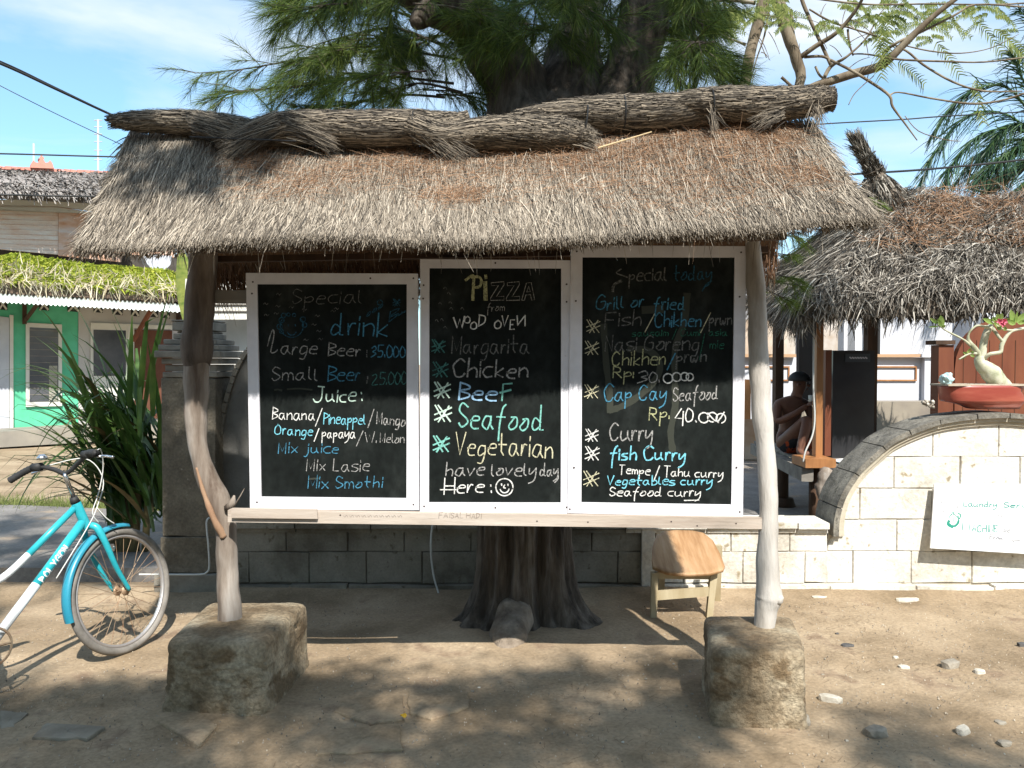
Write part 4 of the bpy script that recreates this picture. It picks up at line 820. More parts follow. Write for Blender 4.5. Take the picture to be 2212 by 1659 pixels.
# unseen trees added behind the viewer to shut off the low sky there
m_leafd = mat('broad_dark_leaf', [(.02, .035, .012), (.05, .075, .025)], scale=2, island=.7, lo=.1, hi=.9)
lane = []
for i, (x, y, h) in enumerate([(-13, -9.5, 8.0), (-7.2, -10.8, 8.6), (-1.5, -11.5, 9.0), (4.6, -12.0, 9.2), (10.8, -11.0, 9.0), (15.5, -4.5, 8.0), (-16, -2.5, 7.5)]):
    if i == 0:
        t_ = empty('sky_block_tree', (x, y, 0), '', 'tree', 'unseen trees added to block sky behind the viewer')
        b = MB(); b.tube([Vector((x, y, -.1)), Vector((x + .1, y, 2.5)), Vector((x, y + .1, 6))], [.25, .2, .1], n=10, wob=.2); tk = b.build('trunk', m_bark, t_, True)
        n = 9000; d = RNG.normal(size=(n, 3)); d = unit(d) * (RNG.uniform(.35, 1, n) ** .5)[:, None] * [3.3, 2.0, 3.7]; d += np.array([x, y, 4.3]); V, Q = blades(d, RNG.normal(size=(n, 3)), .5, .28, .2)
        fo = quadmesh('foliage', V, Q, m_leafd, t_, kind='stuff'); lane.append(t_)
    else:
        t_ = lane[0].copy(); COL.objects.link(t_); t_.location = (x, y, 0); lane.append(t_)
        for c_ in (tk, fo): q_ = c_.copy(); COL.objects.link(q_); q_.parent = t_
        t_.rotation_euler.z = i * .9 if i < 5 else 1.6
for t_, nm_ in zip(lane, ('third from the left', 'second from left', 'left of middle', 'right of middle', 'at the right end', 'beyond the arched wall', 'beyond the bicycle')):
    t_['label'] = 'unseen broad dark tree added to block sky behind the viewer, ' + nm_
lane[0]['label'] = 'unseen broad dark leafy tree added to block sky, left end of the row'
# ================================================================== BICYCLE
m_teal = mat('turquoise_paint', [(.02, .34, .40), (.03, .40, .46)], scale=3, rough=.35, coat=.3, spec=.5, fine=(30, .08))
m_whitep = mat('white_bike_paint', [(.66, .68, .68), (.75, .76, .75)], scale=6, rough=.4, spec=.5)
m_tyre = mat('worn_grey_tyre', [(.13, .12, .105), (.26, .24, .215)], scale=8, rough=.85)
m_rim = mat('alloy_rim', [(.40, .37, .36), (.52, .5, .48)], scale=5, rough=.4, metal=.6)
m_spoke = mat('rusty_spoke', [(.28, .15, .08), (.4, .3, .2)], scale=10, rough=.5, metal=.3)
m_chrome = mat('chrome', [(.7, .7, .7)], rough=.25, metal=1)
m_blackp = mat('black_rubber', [(.02, .02, .02), (.035, .035, .035)], scale=20, rough=.6)
bc = G(279, 1410); hd = Vector((.34, .94, 0)).normalized(); lat = Vector((hd.y, -hd.x, 0))      # lat: towards the viewer's right
lean = R(8); up = (Vector((0, 0, 1)) * math.cos(lean) - lat * math.sin(lean)); latl = (lat * math.cos(lean) + Vector((0, 0, 1)) * math.sin(lean))
def B(x, y, z): return bc + hd * x + latl * y + up * (z + .0)
hw_, lw_ = hd, latl
def turn(frame):           # the frame points a little more to the right than the steered front wheel
    global hd, latl, B
    if frame:
        hd = Vector((.52, .854, 0)).normalized(); lt = Vector((hd.y, -hd.x, 0)); latl = lt * math.cos(lean) + Vector((0, 0, 1)) * math.sin(lean)
        B = lambda x, y, z: bc - hw_ * .19 + hd * (x + .19) + latl * y + up * z
    else:
        hd, latl = hw_, lw_; B = lambda x, y, z: bc + hd * x + latl * y + up * z
bike = empty('bicycle', bc, 'turquoise and white bicycle with mudguards parked at the left edge', 'bicycle')
def wheel(x, full=True):
    c = B(x, 0, .335)
    w = MB(); w.torus(c, .312, .021, latl, n=72, m=12); wo = w.build('wheel', m_tyre, bike, True)
    w = MB(); w.torus(c, .287, .009, latl, n=64, m=8, rw=.013); w.build('rim', m_rim, wo, True)
    w = MB(); w.tube([c - latl * .05, c + latl * .05], .006, n=8); w.tube([c - latl * .03, c + latl * .03], .016, n=12); w.tube([c - latl * .032, c - latl * .027], .027, n=14); w.tube([c + latl * .027, c + latl * .032], .027, n=14); w.build('hub', m_spoke, wo, True)
    w = MB()
    for i in range(32):
        a = 2 * math.pi * i / 32; sdn = 1 if i % 2 else -1; ah = a + (.9 if (i // 2) % 2 else -.9)
        h = c + (hd * math.cos(ah) + up * math.sin(ah)) * .024 + latl * .028 * sdn; r_ = c + (hd * math.cos(a) + up * math.sin(a)) * .283; w.tube([h, r_], .0013, n=4, cap=False)
    w.build('spokes', m_spoke, wo)
wheel(0); turn(True); wheel(-1.04); turn(False)
def bar(name, pts, r, m, n=14, sm=True, parent=None, label=None, flat=1.0):
    w = MB(); w.tube([B(*p) for p in pts], r, n=n, flat=flat); return w.build(name, m, parent or bike, sm, label=label)
def crb(pts, n=6): return [tuple(p) for p in cat_rom([Vector(p) for p in pts], n)]
# fork
for sgn_ in (1, -1):
    pts = crb([(-.165, .0, .715), (-.150, .045 * sgn_, .70), (-.125, .062 * sgn_, .62), (-.07, .060 * sgn_, .47), (0.0, .055 * sgn_, .335)]); k = len(pts)
    bar('fork_blade', pts, list(np.interp(np.linspace(0, 1, k), [0, .3, 1], [.019, .019, .010])), m_teal)
bar('head_tube', [(-.165, 0, .70), (-.172, 0, .715), (-.215, 0, .84), (-.22, 0, .85)], [.024, .024, .024, .021], m_teal, 18)
bar('headset', [(-.218, 0, .845), (-.227, 0, .875)], [.024, .018], m_blackp, 16)
bar('stem', [(-.225, 0, .87), (-.26, 0, .985), (-.255, 0, 1.0)], .0115, m_chrome)
turn(True)
# two long tubes, turquoise in front and white behind
bar('down_tube', [(-.185, 0, .745), (-.45, 0, .48)], .022, m_teal, 18); bar('down_tube', [(-.451, 0, .479), (-.70, 0, .235)], .0222, m_whitep, 18, label='white rear length of the lower tube')
bar('top_tube', [(-.212, 0, .825), (-.47, 0, .63)], .0165, m_teal, 18)
bar('top_tube', crb([(-.471, 0, .629), (-.60, 0, .545), (-.76, 0, .50)]), .0165, m_whitep, 18, label='white rear length of the upper tube')
bar('seat_tube', [(-.70, 0, .25), (-.80, 0, .66)], .016, m_whitep); bar('seat_post', [(-.80, 0, .66), (-.84, 0, .84)], .012, m_chrome)
bar('saddle', crb([(-.68, 0, .86), (-.76, 0, .865), (-.85, 0, .87), (-.93, 0, .88)]), list(np.interp(np.linspace(0, 1, 19), [0, .2, .5, .9, 1], [.015, .022, .05, .075, .05])), m_blackp, flat=.45)
for sgn_ in (1, -1):
    bar('stay', [(-.71, .03 * sgn_, .25), (-1.04, .055 * sgn_, .335)], .009, m_whitep); bar('stay', [(-.80, .02 * sgn_, .64), (-1.04, .055 * sgn_, .335)], .008, m_whitep)
c = B(-.70, .05, .25); w = MB(); w.torus(c, .085, .006, latl, n=40, m=6); w.tube([c - latl * .1, c + latl * .02], .014, n=10)
for a in (0, 1.26, 2.5, 3.77, 5.0): w.tube([c, c + (hd * math.cos(a) + up * math.sin(a)) * .083], .006, n=5)
w.build('chainring', m_spoke, bike)
w = MB(); w.tube([c + latl * .02, c + latl * .03 + (-hd * .9 + up * .43) * .165], .009, n=8); w.box(c + latl * .075 + (-hd * .9 + up * .43) * .165, (.09, .06, .022), rz=R(60)); w.build('pedal', m_blackp, bike)
# mudguard: rear half from crown down, short front piece
def guard(a0, a1, name, c0, m):
    w = MB(); c = B(c0, 0, .335); n = 26; vs = []
    for i in range(n + 1):
        a = R(a0 + (a1 - a0) * i / n); d = hd * math.cos(a) + up * math.sin(a)
        for y, rr in ((-.028, .338), (-.02, .352), (0, .357), (.02, .352), (.028, .338)): vs.append(c + d * rr + latl * y)
        for y, rr in ((.026, .336), (.019, .349), (0, .354), (-.019, .349), (-.026, .336)): vs.append(c + d * rr + latl * y)
    fs = []
    for i in range(n):
        for k in range(10): fs.append((i * 10 + k, i * 10 + (k + 1) % 10, (i + 1) * 10 + (k + 1) % 10, (i + 1) * 10 + k))
    w.add(vs, fs).build(name, m, bike, True)
m_tealb = mat('dull_teal_plastic', [(.02, .20, .30), (.03, .27, .36)], scale=3, rough=.35, spec=.5)
guard(175, 40, 'mudguard', -1.04, m_tealb); turn(False); guard(192, 76, 'mudguard', 0, m_tealb)
# handlebar
hb = crb([(-.36, -.29, 1.035), (-.29, -.20, 1.065), (-.245, -.09, 1.04), (-.245, 0, 1.0), (-.245, .09, 1.04), (-.29, .20, 1.065), (-.36, .29, 1.035)], 6)
hb = crb([(-.33, -.30, 1.0), (-.275, -.19, 1.05), (-.25, -.09, 1.03), (-.252, 0, 1.0), (-.25, .09, 1.045), (-.275, .19, 1.085), (-.33, .30, 1.08)], 6)
bar('handlebar', hb, .0115, m_blackp)
for s_, e in ((0, 8), (len(hb) - 9, len(hb) - 1)):
    g = hb[s_:e + 1]; n_ = 26; gp = [Vector(g[0]).lerp(Vector(g[4]), t) if False else Vector(np.array([np.interp(t, np.linspace(0, 1, len(g)), [q[k] for q in g]) for k in range(3)])) for t in np.linspace(0, 1, n_)]
    bar('grip', gp, [.0165 + .0022 * (i % 2) for i in range(n_)], m_blackp)
for sg in (-1, 1):
    y0 = .175 * sg; z0 = 1.05 if sg < 0 else 1.08
    o_ = bar('brake_lever', crb([(-.27, y0, z0), (-.215, y0 * 1.05, z0 - .015), (-.20, y0 * 1.25, z0 - .02), (-.215, y0 * 1.62, z0 - .03)]), .0065, m_chrome)
    bar('brake_clamp', [(-.275, y0 - .02, z0), (-.27, y0 + .03, z0)], .022, m_blackp)
bl = MB(); cc_ = B(-.27, -.13, 1.085); bl.tube([cc_, cc_ + up * .012, cc_ + up * .028], [.026, .026, .010], n=16); bl.build('bell', m_chrome, bike, True)
for pts in ([(-.23, .15, 1.06), (-.12, .10, 1.10), (-.07, .05, 1.0), (-.10, .03, .87), (-.15, .03, .78), (-.12, .03, .72)], [(-.23, -.15, 1.05), (-.10, -.03, 1.06), (-.06, .03, .94), (-.12, .03, .80), (-.2, .03, .70), (-.4, .028, .5)],
            [(-.12, .03, .80), (-.09, .05, .74), (-.05, .06, .70)]):
    bar('brake_cable', crb(pts), .003, m_pipe, n=6)
w = MB(); c = B(-.085, .06, .58); w.box(c, (.02, .03, .035), rz=R(40)); w.tube([c, c + latl * .02], .006, n=8); w.build('brake_caliper', m_chrome, bike)
turn(True); w = MB(); w.tube([B(-.72, -.06, .3), B(-.74, -.2, .01)], .008, n=8); w.build('kickstand', m_chrome, bike)
# lettering on the lower tube
def tubeplane(x, y, off):      # metres along and across the lower tube
    p = Vector((-.445, 0, .485)) + Vector((.7071, 0, .7071)) * x; ang = y / .0228; nrm = Vector((-.7071, 0, .7071))
    q = p + nrm * (.0228 * math.sin(ang)) + Vector((0, 1, 0)) * (.0228 * math.cos(ang)) + (nrm * math.sin(ang) + Vector((0, 1, 0)) * math.cos(ang)) * (off + .0004); return B(*q)
pen = Pen(tubeplane); pen.sub = 8
for i, ch in enumerate('POLYGON'):
    for st, ps in glyph(ch): pen.stroke([(.012 + i * .030 + p[0] * .0052, -.015 + p[1] * .0049) for p in ps], .0062, st)
pen.done('lettering', m_whitep, bike)

# ================================================================== BROKEN STOOL
m_seat = mat('worn_tan_seat', [(.24, .125, .052), (.35, .205, .10), (.43, .275, .155)], scale=6, stretch=(2.5, .25, .5), rough=.55, bump=.2, bscale=30)
m_leg = mat('pale_leg_wood', [(.30, .24, .14), (.42, .36, .24)], scale=8, stretch=(1, 1, .2), rough=.7)
stool = empty('wooden_stool', (1.2, 4.95, 0), 'low tan wooden stool with a sloping curved seat beside the right post', 'stool')
ol = [(1410, 1224, 4.80), (1440, 1236, 4.77), (1487, 1241, 4.75), (1535, 1238, 4.75), (1563, 1230, 4.78), (1566, 1222, 4.80), (1556, 1195, 4.93), (1540, 1166, 5.06), (1520, 1150, 5.16), (1496, 1145, 5.20), (1460, 1144, 5.21), (1436, 1146, 5.20), (1418, 1156, 5.12), (1409, 1180, 4.99), (1408, 1205, 4.88)]
top = [P(*q) for q in ol]; cen = sum(top, Vector()) / len(top); sn = Vector((0, -.38, .92)).normalized()
mb = MB(); n = len(top); rings = []
for f, dn in ((0.001, -.022), (.5, -.014), (.85, -.004), (.98, 0), (1.0, -.004), (1.0, -.02), (.97, -.026), (.5, -.034), (.001, -.036)):
    rings.append([cen + (p - cen) * f + sn * dn for p in top])
for r_ in rings: mb.v += [tuple(p) for p in r_]
for i in range(len(rings) - 1):
    for k in range(n): mb.f.append((i * n + k, i * n + (k + 1) % n, (i + 1) * n + (k + 1) % n, (i + 1) * n + k))
mb.build('seat', m_seat, stool, True)
def leg(xt, yt, Yt, xb, yb, Yb, w=.042, m=m_leg):
    a = P(xt, yt, Yt); c = P(xb, yb, Yb); c.z = -.01; mb = MB(); h = w / 2
    q = lambda p, s_: [p + Vector((-h * s_, -h * s_, 0)), p + Vector((h * s_, -h * s_, 0)), p + Vector((h * s_, h * s_, 0)), p + Vector((-h * s_, h * s_, 0))]
    mb.hexa(q(a, 1), q(c, .85)); mb.build('leg', m, stool)
leg(1414, 1236, 4.84, 1411, 1340, 4.81); leg(1541, 1238, 4.84, 1531, 1337, 4.81); leg(1430, 1175, 5.16, 1428, 1300, 5.20); leg(1552, 1178, 5.12, 1549, 1300, 5.18)
mb = MB(); mb.hexa([P(1419, 1297, 4.81), P(1532, 1288, 4.81), P(1532, 1269, 4.815), P(1419, 1277, 4.815)], [P(1419, 1297, 4.81) + Vector((0, .02, 0)), P(1532, 1288, 4.81) + Vector((0, .02, 0)), P(1532, 1269, 4.815) + Vector((0, .02, 0)), P(1419, 1277, 4.815) + Vector((0, .02, 0))]); mb.build('stretcher', m_leg, stool)
mb = MB(); mb.hexa([P(1418, 1250, 4.825), P(1545, 1252, 4.825), P(1545, 1236, 4.82), P(1418, 1236, 4.82)], [p + Vector((0, .02, 0)) for p in [P(1418, 1250, 4.825), P(1545, 1252, 4.825), P(1545, 1236, 4.82), P(1418, 1236, 4.82)]]); mb.build('apron', m_leg, stool)

# ================================================================== STONES, SLABS, LITTER
m_st = [mat('pale_stone', [(.40, .36, .29), (.60, .56, .48)], scale=14, bump=.5, bscale=60), mat('grey_stone', [(.19, .165, .13), (.32, .285, .23)], scale=14, bump=.5, bscale=60), mat('dark_stone', [(.05, .05, .05), (.11, .105, .1)], scale=14, bump=.5, bscale=60)]
def stone(px, py, w, h, d, kind, label, name='stone', rz=0, cat='stone', group='loose stones on the dirt in front of the wall'):
    c = G(px, py); s_ = c.y / FPX; bm = bmesh.new(); bmesh.ops.create_icosphere(bm, subdivisions=2, radius=1); sd_ = random.uniform(0, 50)
    for v in bm.verts:
        q = v.co.copy(); q = q * (1 + .38 * noise.noise(q * 1.1 + Vector((sd_, 0, 0)))); q.x = max(-.82, min(.82, q.x)); q.z = max(-.7, min(.62, q.z)) ; q.y = max(-.8, min(.75, q.y))
        q = Vector((q.x * w / 2 * s_ * 1.0, q.y * d / 2 * 1.0, q.z * h / 2 * s_ * 1.2)); v.co = Matrix.Rotation(rz, 3, 'Z') @ q
    me = bpy.data.meshes.new(name); bm.to_mesh(me); bm.free(); o = link(name, me, m_st[kind], None, False, label=label, cat=cat, group=group)
    o.location = (c.x, c.y, gz(c.x, c.y) + h * s_ * .16); return o
for a in [(1794, 1512, 60, 26, .06, 0, 'long white stone right of the narrow concrete block', -.4), (2053, 1440, 46, 30, .07, 1, 'grey angular stone nearest the laundry sign', .3), (2116, 1453, 28, 16, .05, 0, 'small rounded white stone right of the grey angular one', 0),
          (1890, 1586, 62, 34, .09, 1, 'large flat grey stone near the lower right', .2), (2080, 1582, 38, 30, .05, 0, 'chunky pale stone near the lower right corner', .5), (2168, 1608, 34, 18, .05, 1, 'half buried grey pebble at the lower right corner', .1),
          (2208, 1397, 24, 16, .04, 2, 'dark pebble at the right edge', 0), (1830, 1394, 32, 9, .06, 2, 'thin dark flake lying in the sun beyond the narrow block', .3), (1952, 1440, 28, 12, .05, 0, 'half buried white pebble between the block and the grey stone', 0),
          (1935, 1418, 14, 7, .03, 0, 'tiny white chip on the sunlit dirt', 0), (1808, 1368, 9, 5, .02, 2, 'tiny dark chip near the foot of the wall', 0), (2160, 1562, 24, 9, .05, 1, 'flat grey pebble pressed into the dirt at the right', .4), (1725, 1560, 52, 40, .1, 1, 'grey rubble lump at the foot of the narrow block', .3),
          (1960, 1296, 60, 14, .05, 0, 'flat white rubble at the foot of the arched wall', 0), (1770, 1292, 40, 10, .05, 0, 'pale rubble at the foot of the wall behind the pale post', 0)]:
    stone(*a[:7], rz=a[7])
for i in range(45):
    px = random.uniform(350, 2190); py = random.uniform(1400, 1650)
    if 350 < px < 670 and py < 1560: continue
    if 1520 < px < 1750 and py < 1590: continue
    stone(px, py, random.uniform(4, 9), random.uniform(2.5, 5), random.uniform(.008, .018), random.choice([0, 1, 1]), 'tiny chip of stone scattered on the trodden dirt', 'stone_chip', cat='stone chip', group='tiny stone chips scattered on the dirt')
def slab(pts, label, h=.014, m=m_ground):
    w = [G(x, y, .0) for x, y in pts]; z0 = max(gz(p.x, p.y) for p in w) + h * .3; c = sum(w, Vector()) / len(w); mb = MB(); n = len(w); per = []
    for i in range(n):
        for k in range(5): per.append(w[i].lerp(w[(i + 1) % n], k / 5) + noise.noise_vector(w[i] * 7 + Vector((k, 0, 0))) * .012)
    n = len(per); rings = [(1.0, -.03), (1.0, z0 - .002), (.97, z0 + .003), (.5, z0 + .005), (.01, z0 + .005)]
    for f, z in rings: mb.v += [(c.x + (p.x - c.x) * f, c.y + (p.y - c.y) * f, z + .003 * noise.noise(p * 9)) for p in per]
    for i in range(len(rings) - 1):
        for k in range(n): mb.f.append((i * n + k, i * n + (k + 1) % n, (i + 1) * n + (k + 1) % n, (i + 1) * n + k))
    o = mb.build('paving_slab', m, None, label=label, cat='paving slab', group='worn slabs sunk in the dirt'); origin_to(o, (c.x, c.y, 0))
slab([(745, 1510), (870, 1506), (872, 1556), (800, 1566), (722, 1540)], 'dusty slab just left of the small yellow leaf')
slab([(882, 1502), (1010, 1498), (1015, 1530), (930, 1556), (884, 1540)], 'dusty slab just right of the small yellow leaf')
slab([(712, 1578), (866, 1568), (868, 1622), (682, 1632)], 'dusty slab nearest the viewer below the yellow leaf')
slab([(100, 1570), (228, 1578), (190, 1604), (68, 1602)], 'bluish grey broken slab at the lower left', m=m_blueslab, h=.02)
slab([(395, 1520), (470, 1575), (430, 1615), (330, 1560)], 'dusty slab in front of the wide concrete block')
slab([(2, 1540), (60, 1545), (30, 1575), (0, 1580)], 'grey slab fragment at the left edge', m=m_blueslab)
def flatleaf(px, py, r, m, label, name='fallen_leaf'):
    c = G(px, py); z = gz(c.x, c.y) + .035; mb = MB(); pts = [(math.cos(a) * r * (1 + .4 * math.cos(a)), math.sin(a) * r * .6, .008 * math.sin(2 * a)) for a in np.linspace(0, 2 * math.pi, 11)[:-1]]
    mb.prism([(c.x + x, c.y + y, z + q) for x, y, q in pts], (0, 0, -.001)); origin_to(mb.build(name, m, None, label=label, cat='leaf'), (c.x, c.y, z))
flatleaf(869, 1559, .014, mat('yellow_leaf', [(.6, .36, .03)]), 'small yellow leaf fallen between the dusty slabs')

n = 5200; x_ = RNG.uniform(-2.6, 3.2, n); y_ = RNG.uniform(2.9, 5.3, n); P0 = np.array([(x, y, gz(x, y) + .006) for x, y in zip(x_, y_)]); D = RNG.normal(size=(n, 3)) * [1, 1, .04]
keep = np.array([noise.noise(Vector((x * 1.3, y * 1.3, 4))) > -.1 + .4 * random.random() for x, y in zip(x_, y_)]) & ~((x_ > -1.6) & (x_ < -1) & (y_ > 3.4) & (y_ < 4.1)); P0 = P0[keep]; D = D[keep]
V, Q = blades(P0, D, RNG.uniform(.02, .07, len(P0)), .0022, .0, np.tile([0, 0, 1.0], (len(P0), 1)), seg=1); o = quadmesh('needle_litter', V, Q, mat('litter', [(.10, .06, .035), (.26, .18, .11)], scale=3, island=.8, lo=.1, hi=.9), kind='stuff'); o['label'] = 'dry brown needles scattered over the trodden dirt'; o['category'] = 'leaf litter'
n = 5000; x_ = RNG.uniform(-2.8, 3.4, n); y_ = RNG.uniform(2.9, 5.3, n); V = []; F_ = []
for x, y in zip(x_, y_):
    r_ = random.uniform(.0015, .005); z = gz(x, y) + .002; k = len(V); a_ = random.random() * 3
    for q_ in range(4): V.append((x + r_ * math.cos(a_ + q_ * 1.57), y + r_ * math.sin(a_ + q_ * 1.57), z - .003))
    for q_ in range(4): V.append((x + .5 * r_ * math.cos(a_ + q_ * 1.57), y + .5 * r_ * math.sin(a_ + q_ * 1.57), z + r_ * .7))
    F_ += [(k, k + 1, k + 5, k + 4), (k + 1, k + 2, k + 6, k + 5), (k + 2, k + 3, k + 7, k + 6), (k + 3, k, k + 4, k + 7), (k + 4, k + 5, k + 6, k + 7)]
o = quadmesh('gravel', V, F_, mat('grit', [(.12, .10, .08), (.42, .36, .28)], scale=3, island=.9, lo=.1, hi=.95), kind='stuff'); o['label'] = 'fine grit scattered over the trodden dirt'; o['category'] = 'grit'
# ================================================================== STRAP-LEAVED PLANT by the pillar
m_strap = mat('strap_leaf', [(.02, .052, .010), (.055, .115, .022), (.14, .21, .045)], scale=2, island=.0, lo=.3, hi=.7, rough=.42, spec=.5, trans=.25)
m_strapb = mat('dry_strap_leaf', [(.12, .10, .05), (.22, .17, .08)], scale=4, rough=.7)
plant = empty('pandanus_plant', (-2.95, 6.05, .08), 'large clump of long strap-shaped green leaves left of the gate pillar', 'plant')
random.seed(3)
def strapleaf(base, az, el, ln, w, droop, m, fold=.35):
    d = Vector((math.cos(az) * math.cos(el), math.sin(az) * math.cos(el), math.sin(el))); side = d.cross(Vector((0, 0, 1))).normalized(); p = Vector(base); vs = []; n = 8; cur = d.copy(); kink = random.choice([0, 0, 1]) and random.randint(4, 6)
    for i in range(n + 1):
        t = i / n; ww = w * (.55 + .45 * math.sin(min(1, t * 2.2) * 1.57)) * (1 - t ** 2.2) + .001; nn = side.cross(cur).normalized()
        vs += [p - side * ww / 2 + nn * ww * fold * .5, p, p + side * ww / 2 + nn * ww * fold * .5]
        p = p + cur * ln / n; cur = (cur + Vector((0, 0, -droop / n * (1 + 1.8 * t)))).normalized()
        if kink and i == kink: cur = (cur + Vector((0, 0, -.9))).normalized()
    fs = []
    for i in range(n): fs += [(3 * i, 3 * i + 1, 3 * i + 4, 3 * i + 3), (3 * i + 1, 3 * i + 2, 3 * i + 5, 3 * i + 4)]
    MB().add(vs, fs).build('leaf', m, plant, True, fix=False)
for i in range(225):
    bx = P(random.uniform(215, 335), 1000, 6.0).x; b_ = (bx, random.uniform(5.85, 6.35), random.uniform(.25, 1.0)); az = random.uniform(R(95), R(300)) if random.random() < .75 else random.uniform(0, R(360)); el = R(random.uniform(38, 87))
    if math.cos(az) > .2 and random.random() < .6: az = math.pi - az
    strapleaf(b_, az, el, random.uniform(.6, 1.15), random.uniform(.035, .065), random.uniform(.25, 1.3), m_strap if random.random() < .93 else m_strapb)
for (x0, y0, x1, y1, ln, dr) in [(310, 900, 375, 670, 1.0, .3), (300, 900, 330, 660, 1.0, .2), (300, 950, 400, 690, .9, .3), (250, 880, 120, 700, 1.0, .5), (240, 900, 90, 770, .95, .3), (250, 950, 75, 770, .9, .9), (250, 900, 80, 790, 1.0, .5), (280, 880, 300, 700, .9, .2), (330, 900, 345, 720, .9, .2), (260, 1000, 150, 870, .9, 1.3), (300, 830, 215, 740, .8, .4)]:
    a = P(x0, y0, 6.0); c = P(x1, y1, 6.0); d = (c - a); az = math.atan2(-.12, d.x); el = math.asin(max(-.9, min(.97, (d.z + .12) / d.length))); strapleaf(a, az, el, max(d.length * 1.15, ln * .8), .05, dr, m_strap)
b = MB()
for i in range(9): x = P(random.uniform(225, 330), 1000, 6.05).x; b.tube([Vector((x, 6.1, 0)), Vector((x + random.uniform(-.05, .05), 6.12, .5)), Vector((x + random.uniform(-.1, .1), 6.12, .95))], [.03, .028, .02], n=7, wob=.2, wf=10)
b.build('stem', m_strapb, plant, True)

# ================================================================== GREEN HOUSE on the left
HC, HM = 22.4, .76
nH = Vector((HM, -1, 0)).normalized()
def hq(px4, off, th, c=HC, mb=None):       # panel lying in the facade plane, thickness th backwards
    f = [PL(x, y, c, HM, off) for x, y in px4]; return (mb or MB()).hexa(f, [p - nH * th for p in f])
def rect(x0, y0, x1, y1, s0=0, s1=0): return [(x0, y1), (x1, y1 + s1), (x1, y0 + s0), (x0, y0)]
m_green = mat('green_house_paint', [(.09, .44, .25), (.12, .50, .31)], scale=1.5, rough=.8, fine=(8, .06))
m_greyw = mat('grey_white_house_paint', [(.42, .40, .38), (.5, .48, .46)], scale=1.5)
m_trim = mat('cream_trim', [(.58, .56, .50), (.66, .64, .58)], scale=3)
m_glass = mat('window_glass', [(.06, .065, .075), (.12, .12, .125)], scale=1.2, rough=.12, spec=.8)
m_rust = mat('rusty_corrugated_edge', [(.10, .07, .05), (.2, .14, .1)], scale=6)
m_tin = mat('white_corrugated_sheet', [(.66, .72, .68), (.78, .82, .78)], scale=3, rough=.5)
house = empty('green_house', PL(120, 930, HC, HM), 'single-storey green house with white corrugated porch roof', 'house')
hq([(-300, 955), (169, 921), (169, 620), (-300, 560)], 0, .15).build('wall', m_green, house)
hq([(169.5, 921), (520, 905), (520, 640), (169.5, 620)], 0.02, .15).build('wall', m_greyw, house, label='grey-white painted half of the facade')
hq([(-300, 985), (520, 935), (520, 903), (-300, 950)], .9, 1.0).build('porch_floor', mat('porch_floor_paint', [(.22, .2, .17), (.3, .27, .22)], scale=2), house)
wf = hq(rect(56, 697, 134, 879, 4, -2), .05, .06); fr = wf.build('window', m_trim, house); hq(rect(64, 707, 126, 868, 3, -1), .056, .03).build('pane', m_glass, fr)
hq(rect(106, 790, 124, 866, 0, 0), .060, .003).build('curtain', mat('pale_curtain', [(.30, .29, .24)], rough=.9), fr)
for k in range(11): hq(rect(65, 712 + k * 14, 125, 713.2 + k * 14, 2.5 - k * .3, 2.5 - k * .3), .062, .004).build('louvre', m_greywood, fr)
dr = hq(rect(-40, 678, 20, 930, 8, -3), .05, .06).build('door', mat('pale_door', [(.42, .43, .47), (.5, .51, .54)], scale=3), house); hq(rect(21, 680, 29, 926, 1, 0), .06, .07).build('door_frame', m_trim, house)
dw = hq(rect(196, 704, 280, 900, 3, -3), .06, .04).build('window', m_trim, house); hq(rect(202, 712, 272, 812, 2, 0), .066, .03).build('pane', m_glass, dw)
hq(rect(288, 712, 372, 905, 2, -2), .06, .04).build('door', mat('brown_door', [(.10, .035, .02), (.14, .06, .035)], scale=3), house, label='dark brown door behind the leaves')
hq(rect(276, 706, 290, 908, 1, 0), .07, .05).build('door_frame', m_trim, house); hq(rect(196, 697, 372, 706, 6, 6), .075, .05).build('lintel', m_trim, house)
for x, y, w in [(-4, 644, 20), (84, 645, 22), (106 - 60 + 100, 0, 0), (146, 648, 26), (202, 650, 20), (243, 655, 22), (320, 660, 22), (347, 662, 20), (283, 658, 18)]:
    if not w: continue
    v = hq(rect(x, y, x + w, y + 24, 2, 2), .03, .05).build('vent', m_wire, house)
    for q in ([(x, y + 24), (x + 3, y + 26), (x + w, y + 3), (x + w - 3, y)], [(x, y + 3), (x + w - 3, y + 26), (x + w, y + 23), (x + 3, y)]): hq(q, .045 if q[0][1] == y + 24 else .05, .01).build('cross_bar', m_trim, v)
def corr(px0, px1, yb0, yb1, off_b, yf0, yf1, off_f, n, m, name, amp=.016, parent=None, **kw):
    vs = []; fs = []
    for i in range(n * 6 + 1):
        t = i / (n * 6); a = PL(px0 + (px1 - px0) * t, yb0 + (yb1 - yb0) * t, HC, HM, off_b); c = PL(px0 + (px1 - px0) * t, yf0 + (yf1 - yf0) * t, HC, HM, off_f); d = Vector((0, 0, amp * math.sin(i / 6 * 2 * math.pi)))
        vs += [a + d, c + d, c + d - Vector((0, 0, .012)), a + d - Vector((0, 0, .012))]
    for i in range(n * 6): fs += [(4 * i + k, 4 * i + (k + 1) % 4, 4 * i + 4 + (k + 1) % 4, 4 * i + 4 + k) for k in range(4)]
    return MB().add(vs, fs).build(name, m, parent or house, True, **kw)
corr(-160, 404, 622, 656, .1, 643, 674, 1.35, 60, m_tin, 'porch_roof', label='white corrugated porch sheet')
corr(-160, 404, 560, 612, -2.0, 605, 634, .35, 56, m_rust, 'roof', label='rusty corrugated roof edge')
hq([(-160, 628), (404, 652), (404, 640), (-160, 608)], .28, .1).build('fascia', m_rust, house)
